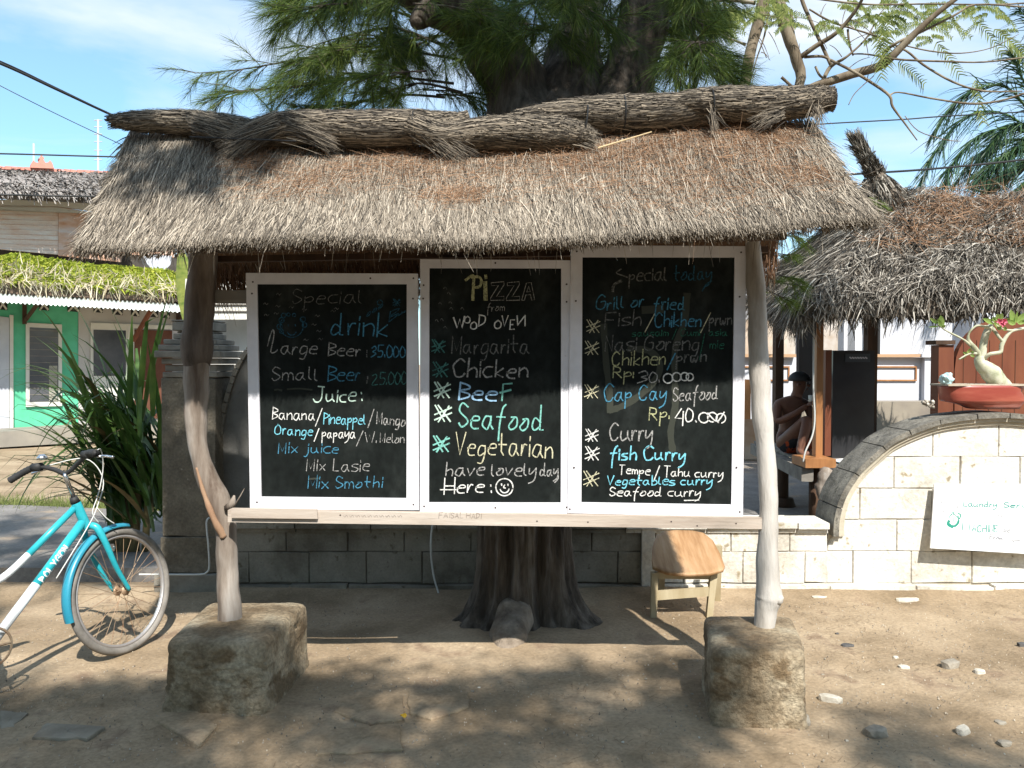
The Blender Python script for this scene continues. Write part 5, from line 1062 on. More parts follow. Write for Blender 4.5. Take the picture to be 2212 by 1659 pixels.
for x in (48, 380):
    w = MB(); w.hexa([PL(x, 700, HC, HM, .15), PL(x + 10, 700, HC, HM, .15), PL(x + 10, 648, HC, HM, .15), PL(x, 648, HC, HM, .15)], [PL(x, 700, HC, HM, .02), PL(x + 10, 700, HC, HM, .02), PL(x + 10, 648, HC, HM, .02), PL(x, 648, HC, HM, .02)])
    w.tube([PL(x + 8, 690, HC, HM, .15), PL(x + 38, 650, HC, HM, .9)], .04, n=6); w.build('bracket', m_darkwood, house)
w = MB(); w.tube([PL(288, 735, HC, HM, .3), PL(325, 672, HC, HM, .9)], .05, n=6); w.build('bracket', m_redwood, house)
# bright creeper heaped on the porch roof
m_creep = mat('yellow_green_creeper', [(.10, .15, .02), (.30, .36, .035), (.56, .54, .09)], scale=.8, island=.6, lo=.1, hi=.9, trans=.3)
n = 34000; P0 = np.zeros((n, 3)); 
mtx = [-160, 0, 35, 80, 200, 320, 370, 404]; mty = [556, 556, 547, 555, 572, 580, 585, 612]
for i in range(n):
    px = random.uniform(-150, 400); t = random.random() ** 1.1; t = t if noise.noise(Vector((px * .05, t * 4, 2))) > -.25 + .5 * (.6 - t) * -1 else t * .4; yt = interp(px, mtx, mty) + 3 * noise.noise(Vector((px * .08, 0, 0))); yb = 606 + (px) * .062
    off = .35 - 1.5 * (1 - t); P0[i] = PL(px, yt + (yb - yt) * t, HC, HM, off + random.uniform(-.1, .1))
V, Q = blades(P0, RNG.normal(size=(n, 3)) + [0.2, -.5, .0], RNG.uniform(.04, .15, n), RNG.uniform(.015, .05, n), .5)
cr_ = empty('creeper', PL(200, 630, HC, HM, .3), 'bright yellow-green creeper heaped along the top of the porch roof', 'creeper')
quadmesh('foliage', V, Q, m_creep, cr_, kind='stuff')
n = 2200; P0 = np.zeros((n, 3))
for i in range(n):
    px = random.uniform(-150, 402); yb = 606 + px * .062; yt = interp(px, mtx, mty) + 12; t = .35 + .65 * random.random(); P0[i] = PL(px, yt + (yb - yt) * t, HC, HM, .48 - 1.5 * (1 - t))
V, Q = blades(P0, RNG.normal(size=(n, 3)) * [.5, .5, 1] + [0, 0, -.6], RNG.uniform(.1, .35, n), .022, .1, curl=.3); quadmesh('dry_stems', V, Q, mat('bleached_stems', [(.26, .20, .10), (.62, .56, .42)], scale=.6, island=.7, lo=.1, hi=.9), cr_, kind='stuff')
w = MB(); vs = []; 
for i in range(41):
    px = -150 + 550 * i / 40; yt = interp(px, mtx, mty) + 5; yb = 608 + px * .062; vs += [PL(px, yt, HC, HM, -1.3), PL(px, yb, HC, HM, .25), PL(px, yb + 2, HC, HM, .2), PL(px, yt + 25, HC, HM, -1.5)]
w.add(vs, [(4 * i + k, 4 * i + (k + 1) % 4, 4 * i + 4 + (k + 1) % 4, 4 * i + 4 + k) for i in range(40) for k in range(4)]); w.build('dry_mat', mat('dry_creeper', [(.30, .27, .16), (.45, .40, .28)], scale=2), cr_)
# upper pavilion behind with bamboo blinds and tiled ridge
C2 = HC + 5.5
pav = empty('upper_pavilion', PL(120, 600, C2, HM), 'upper storey pavilion with bamboo blinds, white awning and red ridge', 'building')
m_blind = mat('sun_bleached_bamboo', [(.66, .36, .24), (.76, .58, .46), (.80, .72, .64)], scale=1.2, stretch=(.8, .8, 3), rough=.8)
m_blind2 = mat('rusty_bamboo', [(.52, .22, .1), (.66, .42, .3), (.68, .62, .6)], scale=1.0, stretch=(.8, .8, 3), rough=.8)
hq([(-200, 520), (126, 550), (126, 446), (-200, 436)], 0, .05, C2).build('blind', m_blind, pav)
hq([(126.4, 552), (262, 566), (262, 468), (126.4, 447)], .02, .05, C2).build('blind', m_blind2, pav)
hq([(256, 548), (376, 556), (376, 520), (256, 514)], .3, .05, C2).build('blind', m_blind2, pav)
for k in range(9): hq([(-200, 531 - k * 10.5), (126, 541 - k * 10.6), (126, 540 - k * 10.6), (-200, 530 - k * 10.5)], .012, .01, C2).build('blind_slat', m_blind2, pav)
hq([(-200, 438), (127, 446), (215, 458), (215, 424), (-200, 398)][:4], .12, .1, C2).build('awning', mat('white_awning', [(.7, .68, .62), (.78, .76, .7)], scale=2), pav)
hq([(-200, 446), (127, 448), (215, 462), (-200, 442)], .15, .05, C2).build('awning_edge', m_trim, pav)
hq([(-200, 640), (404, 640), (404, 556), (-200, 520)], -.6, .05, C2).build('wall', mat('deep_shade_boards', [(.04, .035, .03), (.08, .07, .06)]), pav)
f = [PL(-200, 400, C2, HM, .8), PL(250, 424, C2, HM, .8), PL(250, 374, C2, HM, -3.5), PL(-200, 362, C2, HM, -3.5)]
MB().hexa(f, [p + Vector((0, 0, -.2)) for p in f]).build('roof', mat('far_grey_thatch', [(.17, .15, .135), (.28, .25, .23)], scale=3, stretch=(1, 1, 1), bump=.6, bscale=12), pav)
n = 9000; u = RNG.uniform(0, 1, n); v = RNG.uniform(0, 1, n); A = np.array([tuple(p) for p in f]); P0 = (A[3] * (1 - u)[:, None] + A[2] * u[:, None]) * (1 - v)[:, None] + (A[0] * (1 - u)[:, None] + A[1] * u[:, None]) * v[:, None]
V, Q = blades(P0, np.tile(unit((A[0] - A[3])[None])[0], (n, 1)) + RNG.normal(size=(n, 3)) * .15 + [0, 0, .08], .5, .05, .2); quadmesh('thatch', V, Q, mat('far_straw', [(.16, .14, .125), (.36, .33, .30)], scale=2, island=.8, lo=.1, hi=.9), pav, kind='stuff')
m_redt = mat('red_ridge_tile', [(.50, .20, .15), (.6, .27, .2)], scale=3)
for k in range(22):
    x0 = -60 + k * 14.2; y0 = 359 + (x0) * .048
    hq([(x0, y0 + 6), (x0 + 13.4, y0 + 6.6), (x0 + 13.4, y0 + .6 + random.uniform(-1, 1)), (x0, y0 - 1)], -3.3, .35, C2).build('ridge_tile', m_redt, pav)
orn = [(66, 362), (68, 352), (72, 346), (76, 350), (82, 352), (86, 345), (84, 341), (88, 338), (90, 333), (92, 338), (96, 341), (94, 345), (99, 352), (105, 350), (108, 346), (113, 352), (117, 364)]
MB().prism([PL(x, y, C2, HM, -3.2) for x, y in orn], -nH * .3).build('ridge_ornament', m_redt, pav)
# thin mast and aerial
for x0, y0, y1, lab in ((73, 310, 362, 'thin pale pole rising behind the red ridge'), (212, 258, 372, 'thin television aerial left of the thatched shelter')):
    w = MB(); a = PL(x0, y1, C2, HM, -5); c = PL(x0, y0, C2, HM, -5); w.tube([a, c], .03, n=6)
    if x0 > 100:
        for yy in (260, 274, 290, 306, 325, 345):
            p = PL(x0, yy, C2, HM, -5); w.tube([p - Vector((.12, 0, 0)), p + Vector((.12, 0, 0))], .015, n=4)
    origin_to(w.build('aerial_mast', mat('pale_metal_%d' % x0, [(.5, .5, .52)], rough=.5), None, label=lab, cat='mast'), a)
# white wash basin shape and banana leaf near the post
w = MB(); w.prism([PL(x, y, C2, HM, .5) for x, y in [(308, 548), (372, 553), (368, 572), (356, 584), (330, 584), (318, 570)]], -nH * .4); w.build('hanging_cloth', mat('pale_cloth', [(.4, .42, .46), (.5, .5, .52)], scale=1), None, label='pale grey cloth hanging below the third bamboo blind', cat='cloth')
m_ban = mat('banana_leaf', [(.14, .20, .04), (.34, .36, .09)], scale=3, stretch=(1, 1, 4), rough=.5, trans=.3)
ban = empty('banana_plant', PL(405, 900, 14.5, 0), 'pale green banana leaves showing between eave and dark post', 'plant')
for (x0, y0, x1, y1, w_) in [(402, 700, 388, 520, 46), (420, 690, 418, 525, 30), (395, 640, 440, 560, 30)]:
    a = P(x0, y0, 11); c = P(x1, y1, 11); d = c - a; s_ = d.cross(Vector((0, 1, 0))).normalized() * (w_ / FPX * 11 / 2); vs = []
    for i in range(9): t = i / 8; k = math.sin(math.pi * min(1, t * .9 + .1)) ; p = a.lerp(c, t); vs += [p - s_ * k + Vector((0, .05 * k, 0)), p, p + s_ * k + Vector((0, .12 * k, 0))]
    MB().add(vs, [q for i in range(8) for q in ((3 * i, 3 * i + 1, 3 * i + 4, 3 * i + 3), (3 * i + 1, 3 * i + 2, 3 * i + 5, 3 * i + 4))]).build('leaf', m_ban, ban, True, fix=False)
# pale building with roof battens seen between post and left board
sid = empty('pale_outbuilding', P(490, 900, 9.2), 'pale rendered outbuilding with thin roof battens seen beside the left blackboard', 'building')
quadslab([(400, 1010), (640, 1010), (640, 690), (400, 690)], 9.2, .2).build('wall', mat('pale_render', [(.42, .41, .38), (.6, .58, .54)], scale=1.5), sid)
for k, y in enumerate((600, 640, 658, 672)):
    quadslab([(400, [640, 657, 671, 690][k]), (640, [640, 657, 671, 690][k]), (640, y + 2), (400, y + 2)], 8.9 - .0 * k, .04).build('siding_board', m_trim, sid)
for y in (640, 657, 671): quadslab([(400, y + 2), (640, y + 2), (640, y), (400, y)], 8.88, .1).build('batten', m_greywood, sid)
# stacked stones beside the pillar
ss = empty('stone_pile', P(492, 1000, 6.2), 'stack of rough grey stones between pillar and left blackboard', 'stone pile')
for (y0, y1, x0, x1, kk) in [(788, 802, 466, 520, 0), (803, 820, 462, 516, 0), (821, 838, 470, 514, 0), (839, 858, 468, 508, 1), (859, 876, 470, 504, 0), (877, 900, 470, 500, 0), (901, 925, 468, 494, 0), (926, 960, 466, 492, 0), (961, 1010, 466, 492, 0), (1011, 1110, 466, 492, 0)]:
    bm = bmesh.new(); bmesh.ops.create_cube(bm, size=1); bmesh.ops.subdivide_edges(bm, edges=bm.edges[:], cuts=1, use_grid_fill=True); a = P(x0, y1, 6.1); c = P(x1, y0, 6.1)
    for v in bm.verts: v.co = Vector(((a.x + c.x) / 2 + v.co.x * (c.x - a.x), 6.2 + v.co.y * .2, (a.z + c.z) / 2 + v.co.z * (c.z - a.z) * .95)) + noise.noise_vector(Vector((v.co.x * 3, v.co.y * 3, y0))) * .012
    me = bpy.data.meshes.new('stone'); bm.to_mesh(me); bm.free(); link('stone', me, m_pillarcap if not kk else m_beam, ss)

# ================================================================== SECOND HUT on the right
hut = empty('thatched_hut', (3.9, 8.0, 0), 'open thatched hut with shaggy palm roof and twisted finial behind the cream wall', 'hut')
C1 = P(1738, 652, 6.75); C2h = P(1640, 618, 9.3); C3 = P(2480, 620, 6.75); F0 = P(1912, 425, 8.2); F1 = P(2010, 412, 8.2); F2 = P(2480, 452, 8.2)
C4 = Vector((C3.x, 9.7, C3.z)); 
faces = [([F1, F2, C3, C1], 0), ([F0, F1, C1, C2h], 1), ([F2, F1, C2h, C4], 2)]
w = MB()
for q, k in faces: q2 = [p - Vector((0, 0, .16)) for p in q]; w.hexa([p - Vector((0, 0, .03)) for p in q], q2)
w.build('roof_core', m_strawcore, hut)
qb = QB()
def shag(q, n, lmin, lmax, wmin, wmax, spread, lift, layer=0, curl=.25, vmax=1.0):
    A = np.array([tuple(p) for p in q]); u = RNG.uniform(0, 1, n); v = RNG.uniform(0, vmax, n) ** .85
    Tp = A[0] * (1 - u)[:, None] + A[1] * u[:, None]; Bt = A[3] * (1 - u)[:, None] + A[2] * u[:, None]; P0 = Tp * (1 - v)[:, None] + Bt * v[:, None]
    D = unit(Bt - Tp); nrm = unit(np.cross(A[1] - A[0], A[3] - A[0])[None])[0]; nrm = nrm if nrm[2] > 0 else -nrm
    P0 = P0 + nrm * (RNG.uniform(0, .05, n) + .05 * np.abs(np.sin(v * 16)))[:, None]
    P0[:, 2] += .05 * np.sin(P0[:, 0] * 5 + v * 9)
    D = D + RNG.normal(size=(n, 3)) * spread + nrm * RNG.uniform(0, lift, n)[:, None]
    qb.add(*blades(P0, D, RNG.uniform(lmin, lmax, n), RNG.uniform(wmin, wmax, n), .35, np.tile(nrm, (n, 1)) + RNG.normal(size=(n, 3)) * .5, seg=3, curl=curl))
shag([F1, F2, C3, C1], 17000, .08, .24, .005, .014, .36, .36)
shag([F0, F1, C1, C2h], 6500, .2, .5, .006, .014, .14, .14, curl=.12)
shag([F2, F1, C2h, C4], 2500, .2, .5, .01, .02, .2, .2)
# eave fringe
def fringe(a, c, n, lmin, lmax, wmin, wmax, dz=0.0, out=-.3, down=-.8, sp=.35):
    u = RNG.uniform(0, 1, n); A = np.array(tuple(a)); Cc = np.array(tuple(c)); P0 = A * (1 - u)[:, None] + Cc * u[:, None] + np.stack([RNG.normal(0, .03, n), RNG.uniform(-.02, .2, n), RNG.uniform(-.12, .05, n) + dz], -1)
    qb.add(*blades(P0, np.tile([0, out, down], (n, 1)) + RNG.normal(size=(n, 3)) * sp, RNG.uniform(lmin, lmax, n), RNG.uniform(wmin, wmax, n), .1, seg=2, curl=.15))
fringe(C1, C3, 3600, .05, .13, .008, .02); fringe(C1, C3, 420, .08, .18, .01, .022, -.05, -.1, -1.0, .3); fringe(C2h, C1, 2200, .12, .28, .006, .014, 0, -.15, -.9, .25)
# finial
fn = cat_rom([F0 + Vector((0, 0, -.12)), P(1895, 395, 8.15), P(1880, 355, 8.1), P(1862, 325, 8.1), P(1845, 290, 8.1)], 6); n = 2600; k = RNG.uniform(0, len(fn) - 3.1, n); A = np.array([tuple(p) for p in fn]); i0 = k.astype(int); f_ = (k - i0)[:, None]
rad = np.interp(k, [0, 6, 9, 14, 22, 24], [.30, .15, .07, .06, .05, .055]); ph = RNG.uniform(0, 6.283, n); c_ = A[i0] * (1 - f_) + A[i0 + 1] * f_; dirv = unit(A[i0 + 1] - A[i0])
off = np.stack([np.cos(ph) * rad, np.sin(ph) * rad, 0.15 * np.cos(ph) * rad], -1); sgn2 = np.where(k[:, None] > 8, 1, -1)
qb.add(*blades(c_ + off, dirv * sgn2 + off * np.where(k[:, None] > 8, .5, 1.5) + RNG.normal(size=(n, 3)) * .2, RNG.uniform(.05, .15, n), .012, .1))
qb.build('thatch', m_palmstraw, hut, kind='stuff', label='shaggy grey dry palm thatch')
w = MB(); w.tube(fn, list(np.interp(range(len(fn)), [0, 6, 9, 14, 24], [.26, .12, .06, .05, .045])), n=12, wob=.3, wf=9); w.build('finial', m_strawcore, hut, True)
for i_ in (10, 15): w = MB(); w.torus(fn[i_], .1, .006, (fn[i_ + 1] - fn[i_]), n=20, m=5); w.build('tie_wire', m_strawcore, hut)
n = 2600; u = RNG.uniform(0, 1, n); v = RNG.uniform(0.05, .62, n); A = np.array([tuple(p) for p in (F1, F2, C3, C1)]); P0 = (A[0] * (1 - u)[:, None] + A[1] * u[:, None]) * (1 - v)[:, None] + (A[3] * (1 - u)[:, None] + A[2] * u[:, None]) * v[:, None] + [0, -.05, .09]
V, Q = blades(P0, RNG.normal(size=(n, 3)) * [1, .6, .4], RNG.uniform(.1, .28, n), .005, .1, seg=3, curl=.6); quadmesh('fallen_needles', V, Q, m_needle_brown, hut, kind='stuff')
# posts, platform
def vbox(x0, x1, y0, y1, Yv, th, name, m, parent, **kw):
    a = P(x0, y1, Yv); c = P(x1, y0, Yv); return MB().hexa([a, Vector((c.x, Yv, a.z)), c, Vector((a.x, Yv, c.z))], [Vector((p[0], Yv + th, p[2])) for p in (a, Vector((c.x, Yv, a.z)), c, Vector((a.x, Yv, c.z)))]).build(name, m, parent, **kw)
vbox(1762, 1780, 660, 990, 7.30, .09, 'post', m_orangewood, hut, label='varnished corner post, sunlit at its foot')
vbox(1674, 1694, 690, 1000, 9.2, .12, 'post', m_darkwood, hut); vbox(1872, 1897, 660, 1000, 9.3, .12, 'post', m_darkwood, hut); vbox(1781.5, 1797, 756, 985, 7.42, .08, 'panel_post', m_redwood, hut)
dz = .63
deck = [Vector((2.70, 7.22, dz)), Vector((5.6, 7.22, dz)), Vector((5.6, 9.4, dz)), Vector((2.86, 9.4, dz))]
for k in range(16):
    y0 = 7.24 + k * .135; MB().box(((2.74 + 5.6) / 2 + .008 * k, y0 + .065, dz - .012 + random.uniform(-.002, .002)), (2.86, .128, .024)).build('deck_board', m_greywood, hut)
MB().hexa([Vector((2.62, 7.18, dz - .03)), Vector((2.72, 7.16, dz - .03)), Vector((2.72, 7.16, dz - .15)), Vector((2.62, 7.18, dz - .15))], [Vector((2.82, 9.4, dz - .03)), Vector((2.92, 9.4, dz - .03)), Vector((2.92, 9.4, dz - .15)), Vector((2.82, 9.4, dz - .15))]).build('side_beam', m_greywood, hut)
vbox(1740, 1806, 992, 1011, 7.12, .35, 'deck_corner', m_orangewood, hut)
for x, y_, r_ in ((2.92, 8.55, .06), (2.80, 7.35, .05)):
    w = MB(); w.tube([Vector((x, y_, 0)), Vector((x, y_, dz - .04))], [r_, r_ * .95], n=12); w.tube([Vector((x, y_, 0)), Vector((x, y_, .1))], [r_ * 2.3, r_ * 1.8], n=14); w.build('leg', m_darkwood, hut, True)
w = MB(); w.tube(cat_rom([P(1758, 700, 7.15), P(1757, 830, 7.15), P(1760, 900, 7.15), P(1755, 940, 7.15), P(1740, 975, 7.15), P(1735, 998, 7.15)], 5), .008, n=6); origin_to(w.build('dangling_cable', m_pipe, None, True, label='pale cable hanging down beside the corner post of the hut', cat='cable'), P(1735, 998, 7.15))
# driftwood hanging under deck corner
w = MB(); w.tube(cat_rom([P(1790, 1015, 7.1), P(1780, 1035, 7.05), P(1772, 1060, 7.05), P(1778, 1080, 7.05)], 5), [.03, .05, .06, .05, .06, .07, .05, .04, .05, .05, .04, .04, .03, .03, .02, .02], n=9, wob=.5, wf=14); origin_to(w.build('driftwood', m_postw, None, True, label='knotty driftwood piece hanging below the deck corner', cat='driftwood'), P(1775, 1080, 7.05))
# black refrigerator
fr = empty('refrigerator', P(1845, 968, 7.75), 'tall black refrigerator standing on the hut deck beside the corner post', 'refrigerator')
m_blk = mat('satin_black', [(.018, .018, .02), (.03, .03, .032)], scale=4, rough=.35, spec=.5)
a = P(1797, 965, 7.7); c = P(1890, 757, 7.7); vbox(1797, 1890, 757, 1000, 7.7, .45, 'cabinet', m_blk, fr); vbox(1826, 1880, 764, 782, 7.692, .006, 'badge', mat('badge_grey', [(.07, .08, .09)], rough=.3), fr)
pen = Pen(lambda x, y, off: P(x, y, 7.689 - off))
for i in range(7): pen.stroke([(1836 + i * 5.6, 772), (1839 + i * 5.6, 774)], 2.6, True)
pen.done('badge_marks', m_frame, fr)
# person sitting on the deck
def skinned(name, verts, edges, rads, m, parent, sub=2, root=0):
    me = bpy.data.meshes.new(name); me.from_pydata([tuple(v) for v in verts], edges, []); o = link(name, me, m, parent, False)
    sk = o.modifiers.new('skin', 'SKIN'); 
    for i, r_ in enumerate(rads): me.skin_vertices[0].data[i].radius = (r_, r_) if not isinstance(r_, tuple) else r_
    me.skin_vertices[0].data[root].use_root = True; sk.use_smooth_shade = True; s2 = o.modifiers.new('sub', 'SUBSURF'); s2.levels = sub; s2.render_levels = sub; return o
pb = Vector((P(1712, 960, 8.15).x, 8.15, dz)); man = empty('person', pb, 'bare-chested person in dark cap sitting on the hut deck, raising a white cup', 'person')
q = lambda x, y, z: pb + Vector((x, y, z))
m_skin = mat('dark_tan_skin', [(.13, .06, .038), (.17, .08, .05)], scale=8, rough=.55)
vs = [q(-.02, .02, .10), q(-.02, .03, .25), q(-.03, .02, .40), q(-.01, 0, .50), q(.02, -.01, .57), q(.045, -.02, .63), q(.06, -.03, .71), q(.055, -.02, .78),            # pelvis..head top 0-7
      q(-.17, -.02, .50), q(-.19, -.10, .32), q(-.06, -.25, .42), q(.06, -.24, .50),                # arm holding the cup 8-11
      q(.15, .02, .50), q(.19, -.05, .33), q(.20, -.16, .20),                       # other arm 12-14
      q(-.10, -.04, .10), q(.02, -.38, .38), q(-.09, -.44, .05), q(-.05, -.55, .03),      # raised knee leg 15-18
      q(.10, -.02, .09), q(.25, -.33, .12), q(.05, -.46, .06), q(-.06, -.50, .04)]
ed = [(0, 1), (1, 2), (2, 3), (3, 4), (4, 5), (5, 6), (6, 7), (3, 8), (8, 9), (9, 10), (10, 11), (3, 12), (12, 13), (13, 14), (0, 15), (15, 16), (16, 17), (17, 18), (0, 19), (19, 20), (20, 21), (21, 22)]
rd = [.125, .105, .125, .10, .05, .055, .082, .065, .055, .042, .033, .026, .055, .042, .028, .09, .062, .038, .028, .09, .062, .04, .026]
body = skinned('body', vs, ed, rd, m_skin, man)
# face, ear, hand with fingers round the cup, second hand on the knee
w = MB(); w.tube([q(.125, -.06, .70), q(.148, -.07, .685)], [.012, .014], n=8); w.build('nose', m_skin, man, True)
w = MB(); w.tube([q(.02, -.105, .70), q(.022, -.118, .70)], [.022, .016], n=10); w.build('ear', m_skin, man, True)
w = MB(); w.tube([q(.115, -.095, .715), q(.122, -.10, .715)], [.009, .006], n=8); w.build('eye', m_wire, man, True)
w = MB(); w.tube([q(.118, -.085, .655), q(.128, -.055, .655)], [.006, .006], n=6); w.build('mouth', m_redwood, man, True)
def hand(c, d, curl, name='hand'):
    d = Vector(d).normalized(); s_ = d.cross(Vector((0, 0, 1))).normalized(); u_ = s_.cross(d); w = MB(); w.tube([c, c + d * .04, c + d * .085], [.026, .036, .034], n=12, flat=.5)
    for i, l_ in enumerate((.066, .076, .072, .056)):
        b_ = c + d * .08 + s_ * (.027 - .018 * i); a_ = d.lerp(Vector(curl), .35).normalized(); c2 = d.lerp(Vector(curl), .85).normalized(); w.tube([b_, b_ + a_ * l_ * .45, b_ + a_ * l_ * .45 + c2 * l_ * .5], [.0088, .0082, .0065], n=7)
    b_ = c + d * .02 + s_ * .03; w.tube([b_, b_ + (s_ * .8 + d * .6) * .035, b_ + s_ * .035 + d * .055], [.011, .009, .007], n=7); w.build(name, m_skin, man, True)
hand(q(.055, -.245, .495), (.7, .1, .45), (-.2, .9, .2)); hand(q(.20, -.16, .20), (.1, -.9, -.3), (0, -.3, -.9)); 
# shorts
vs = [q(-.02, .02, .10), q(-.06, -.04, .10), q(-.02, -.22, .255), q(.07, -.02, .10), q(.17, -.2, .12), q(-.02, .03, .2)]
skinned('shorts', vs, [(0, 1), (1, 2), (0, 3), (3, 4), (0, 5)], [.145, .115, .088, .115, .088, .13], mat('orange_dark_shorts', [(.03, .03, .035), (.04, .04, .05), (.42, .07, .02)], scale=5, stretch=(1, 1, .4), lo=.47, hi=.5), man)
# cap
bm = bmesh.new(); bmesh.ops.create_uvsphere(bm, u_segments=18, v_segments=10, radius=.112)
for v in bm.verts: v.co.z = max(v.co.z, -.01) * .85
me = bpy.data.meshes.new('cap'); bm.to_mesh(me); bm.free(); me.transform(Matrix.Translation(q(.055, -.025, .745))); link('cap', me, m_blackp, man, True)
w = MB(); w.prism([q(.13, -.11, .748), q(.21, -.09, .742), (q(.235, -.03, .738)), q(.21, .03, .742), q(.13, .06, .748)], (0, 0, .012)); w.build('cap_visor', m_blackp, man)
cup = MB(); c = q(.115, -.215, .56); cup.tube([c + Vector((0, 0, -.035)), c + Vector((0, 0, .04))], [.03, .038], n=14); origin_to(cup.build('cup', mat('white_cup', [(.6, .58, .52)], rough=.4), None, True, label='white cup raised to the sitting person\'s mouth', cat='cup'), c - Vector((0, 0, .035)))
c = P(1745, 920, 8.0); bw = MB(); bw.tube([c + Vector((-.0, 0, -.035)), c + Vector((0, 0, .02)), c + Vector((0, 0, .03))], [.05, .085, .08], n=16); 
st_ = MB(); st_.tube([Vector((c.x, 8.0, dz)), Vector((c.x, 8.0, c.z - .036))], [.05, .04], n=10); st_.build('side_stool', m_darkwood, None, label='small dark stand beside the sitting person', cat='stand')
origin_to(bw.build('bowl', mat('white_bowl', [(.7, .69, .66)], rough=.4), None, True, label='white bowl on the dark stand beside the sitting person', cat='bowl'), c)
# patterned white cloth on the deck
w = MB(); n = 14; 
for i in range(n + 1):
    for j in range(n + 1):
        x = 2.98 + .9 * i / n; y = 6.95 + .5 * j / n; z = dz + .02 + .03 * noise.noise(Vector((x * 5, y * 5, 0))) - max(0, 7.2 - y) * .9; w.v.append((x, y, z))
w.f = [(i * (n + 1) + j, (i + 1) * (n + 1) + j, (i + 1) * (n + 1) + j + 1, i * (n + 1) + j + 1) for i in range(n) for j in range(n)]
w.build('cloth', mat('white_blue_cloth', [(.72, .74, .76), (.7, .72, .75), (.10, .25, .36)], scale=7, lo=.5, hi=.62), None, True, label='white cloth with blue pattern spilling over the deck edge', cat='cloth')
# white building behind the hut
wb = empty('white_building', P(1950, 900, 13.5), 'white building with columns seen below the hut eave', 'building')
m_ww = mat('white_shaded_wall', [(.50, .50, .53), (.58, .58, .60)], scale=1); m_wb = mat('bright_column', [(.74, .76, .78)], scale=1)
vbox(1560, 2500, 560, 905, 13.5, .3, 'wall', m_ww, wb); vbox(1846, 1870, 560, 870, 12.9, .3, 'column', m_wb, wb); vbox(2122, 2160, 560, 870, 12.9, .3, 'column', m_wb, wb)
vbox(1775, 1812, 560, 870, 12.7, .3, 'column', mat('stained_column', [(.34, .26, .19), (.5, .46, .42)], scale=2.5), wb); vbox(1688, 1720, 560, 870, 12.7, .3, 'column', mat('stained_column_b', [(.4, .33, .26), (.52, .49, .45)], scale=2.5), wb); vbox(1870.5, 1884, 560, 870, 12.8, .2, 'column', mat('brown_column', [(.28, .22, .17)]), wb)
for x0, x1 in ((1725, 1758), (1886, 1902)): vbox(x0, x1, 690, 870, 13.35, .1, 'doorway', m_wire, wb)
for x0, x1 in ((1560, 1720), (1885, 1995)):
    o_ = vbox(x0, x1, 772, 905, 11.6, .25, 'parapet', m_ww, wb); vbox(x0, x1, 765, 771.5, 11.5, .4, 'coping', mat('wood_trim_%d' % x0, [(.42, .26, .15)]), wb)
    a_, c_ = x0 + 4, x1 - 14
    for r_ in ((a_, c_, 791, 794), (a_, c_, 820, 823), (a_, a_ + 3, 794.5, 819.5), (c_ - 3, c_, 794.5, 819.5)): vbox(*r_, 11.57, .02, 'inlay_strip', m_orangewood, o_)
vbox(1996, 2026, 772, 905, 11.5, .3, 'pier', m_ww, wb); vbox(1993, 2029, 764, 771, 11.45, .4, 'pier_cap', m_wb, wb)
vbox(1700, 2500, 868, 960, 10.9, .4, 'low_step', mat('step_stone', [(.2, .17, .14), (.3, .26, .2)], scale=2), wb)
vbox(1560, 1700, 690, 990, 12.6, .2, 'stained_pier', mat('ochre_stain', [(.34, .22, .13), (.5, .42, .34)], scale=2), wb)
# pale orange crate seen behind the right post
vbox(1606, 1622, 820, 905, 6.6, .2, 'wooden_crate', m_orangewood, None, label='orange slatted crate glimpsed between right blackboard and pale post', cat='crate')
# arched wooden headboard behind the pot
hb_ = empty('wooden_screen', P(2140, 900, 6.3), 'reddish brown arched wooden screen behind the potted bonsai', 'screen')
arc = [(2062, 905)] + [(2062 + 0, 800)] + [(2175 - 113 * math.cos(R(a)), 800 - 112 * math.sin(R(a))) for a in range(15, 166, 10)] + [(2288, 800), (2288, 905)]
MB().prism([P(x, y, 6.3) for x, y in arc], (0, .06, 0)).build('panel', m_redwood, hb_)
vbox(2026, 2061, 745, 905, 6.28, .12, 'side_post', m_redwood, hb_); vbox(2022, 2064, 735, 744, 6.26, .16, 'post_cap', m_darkwood, hb_)
for x in range(2080, 2280, 28): vbox(x, x + 2, 735, 900, 6.296, .004, 'groove', m_darkwood, hb_)

# ================================================================== BONSAI on the arched wall
bp = lambda x, y, Y=5.5: P((2680 + x / 4.878) * .73733, (880 + y / 4.878) * .73733, Y)
pot = empty('bonsai_pot', bp(950, 1545), 'red glazed tray pot holding the bonsai on top of the arched wall', 'pot')
m_pot = mat('red_glazed_pot', [(.26, .05, .035), (.36, .10, .065), (.50, .30, .27)], scale=4, stretch=(.4, 1, 2), rough=.35, spec=.5, lo=.4, hi=.75)
w = MB(); levels = [(1210, 325, 1520, 1.0), (1250, 330, 1515, 1.0), (1300, 340, 1480, .98), (1420, 352, 1545, 1.0), (1440, 372, 1530, .97), (1475, 560, 1500, .84), (1500, 640, 1480, .8), (1545, 740, 1450, .74)]
for (yy, xl, xr, sc) in levels:
    a = bp(xl, yy); c = bp(xr, yy); cx = (a.x + c.x) / 2 + .008; hw = (c.x - a.x) / 2 * .955; zt = a.z
    for k in range(24):
        t = 2 * math.pi * k / 24; e = 3.2; cxs = abs(math.cos(t)) ** (2 / e) * (1 if math.cos(t) > 0 else -1); sxs = abs(math.sin(t)) ** (2 / e) * (1 if math.sin(t) > 0 else -1); w.v.append((cx + hw * cxs, 5.5 + .125 * sc * sxs, zt))
for i in range(len(levels) - 1):
    for k in range(24): w.f.append((i * 24 + k, i * 24 + (k + 1) % 24, (i + 1) * 24 + (k + 1) % 24, (i + 1) * 24 + k))
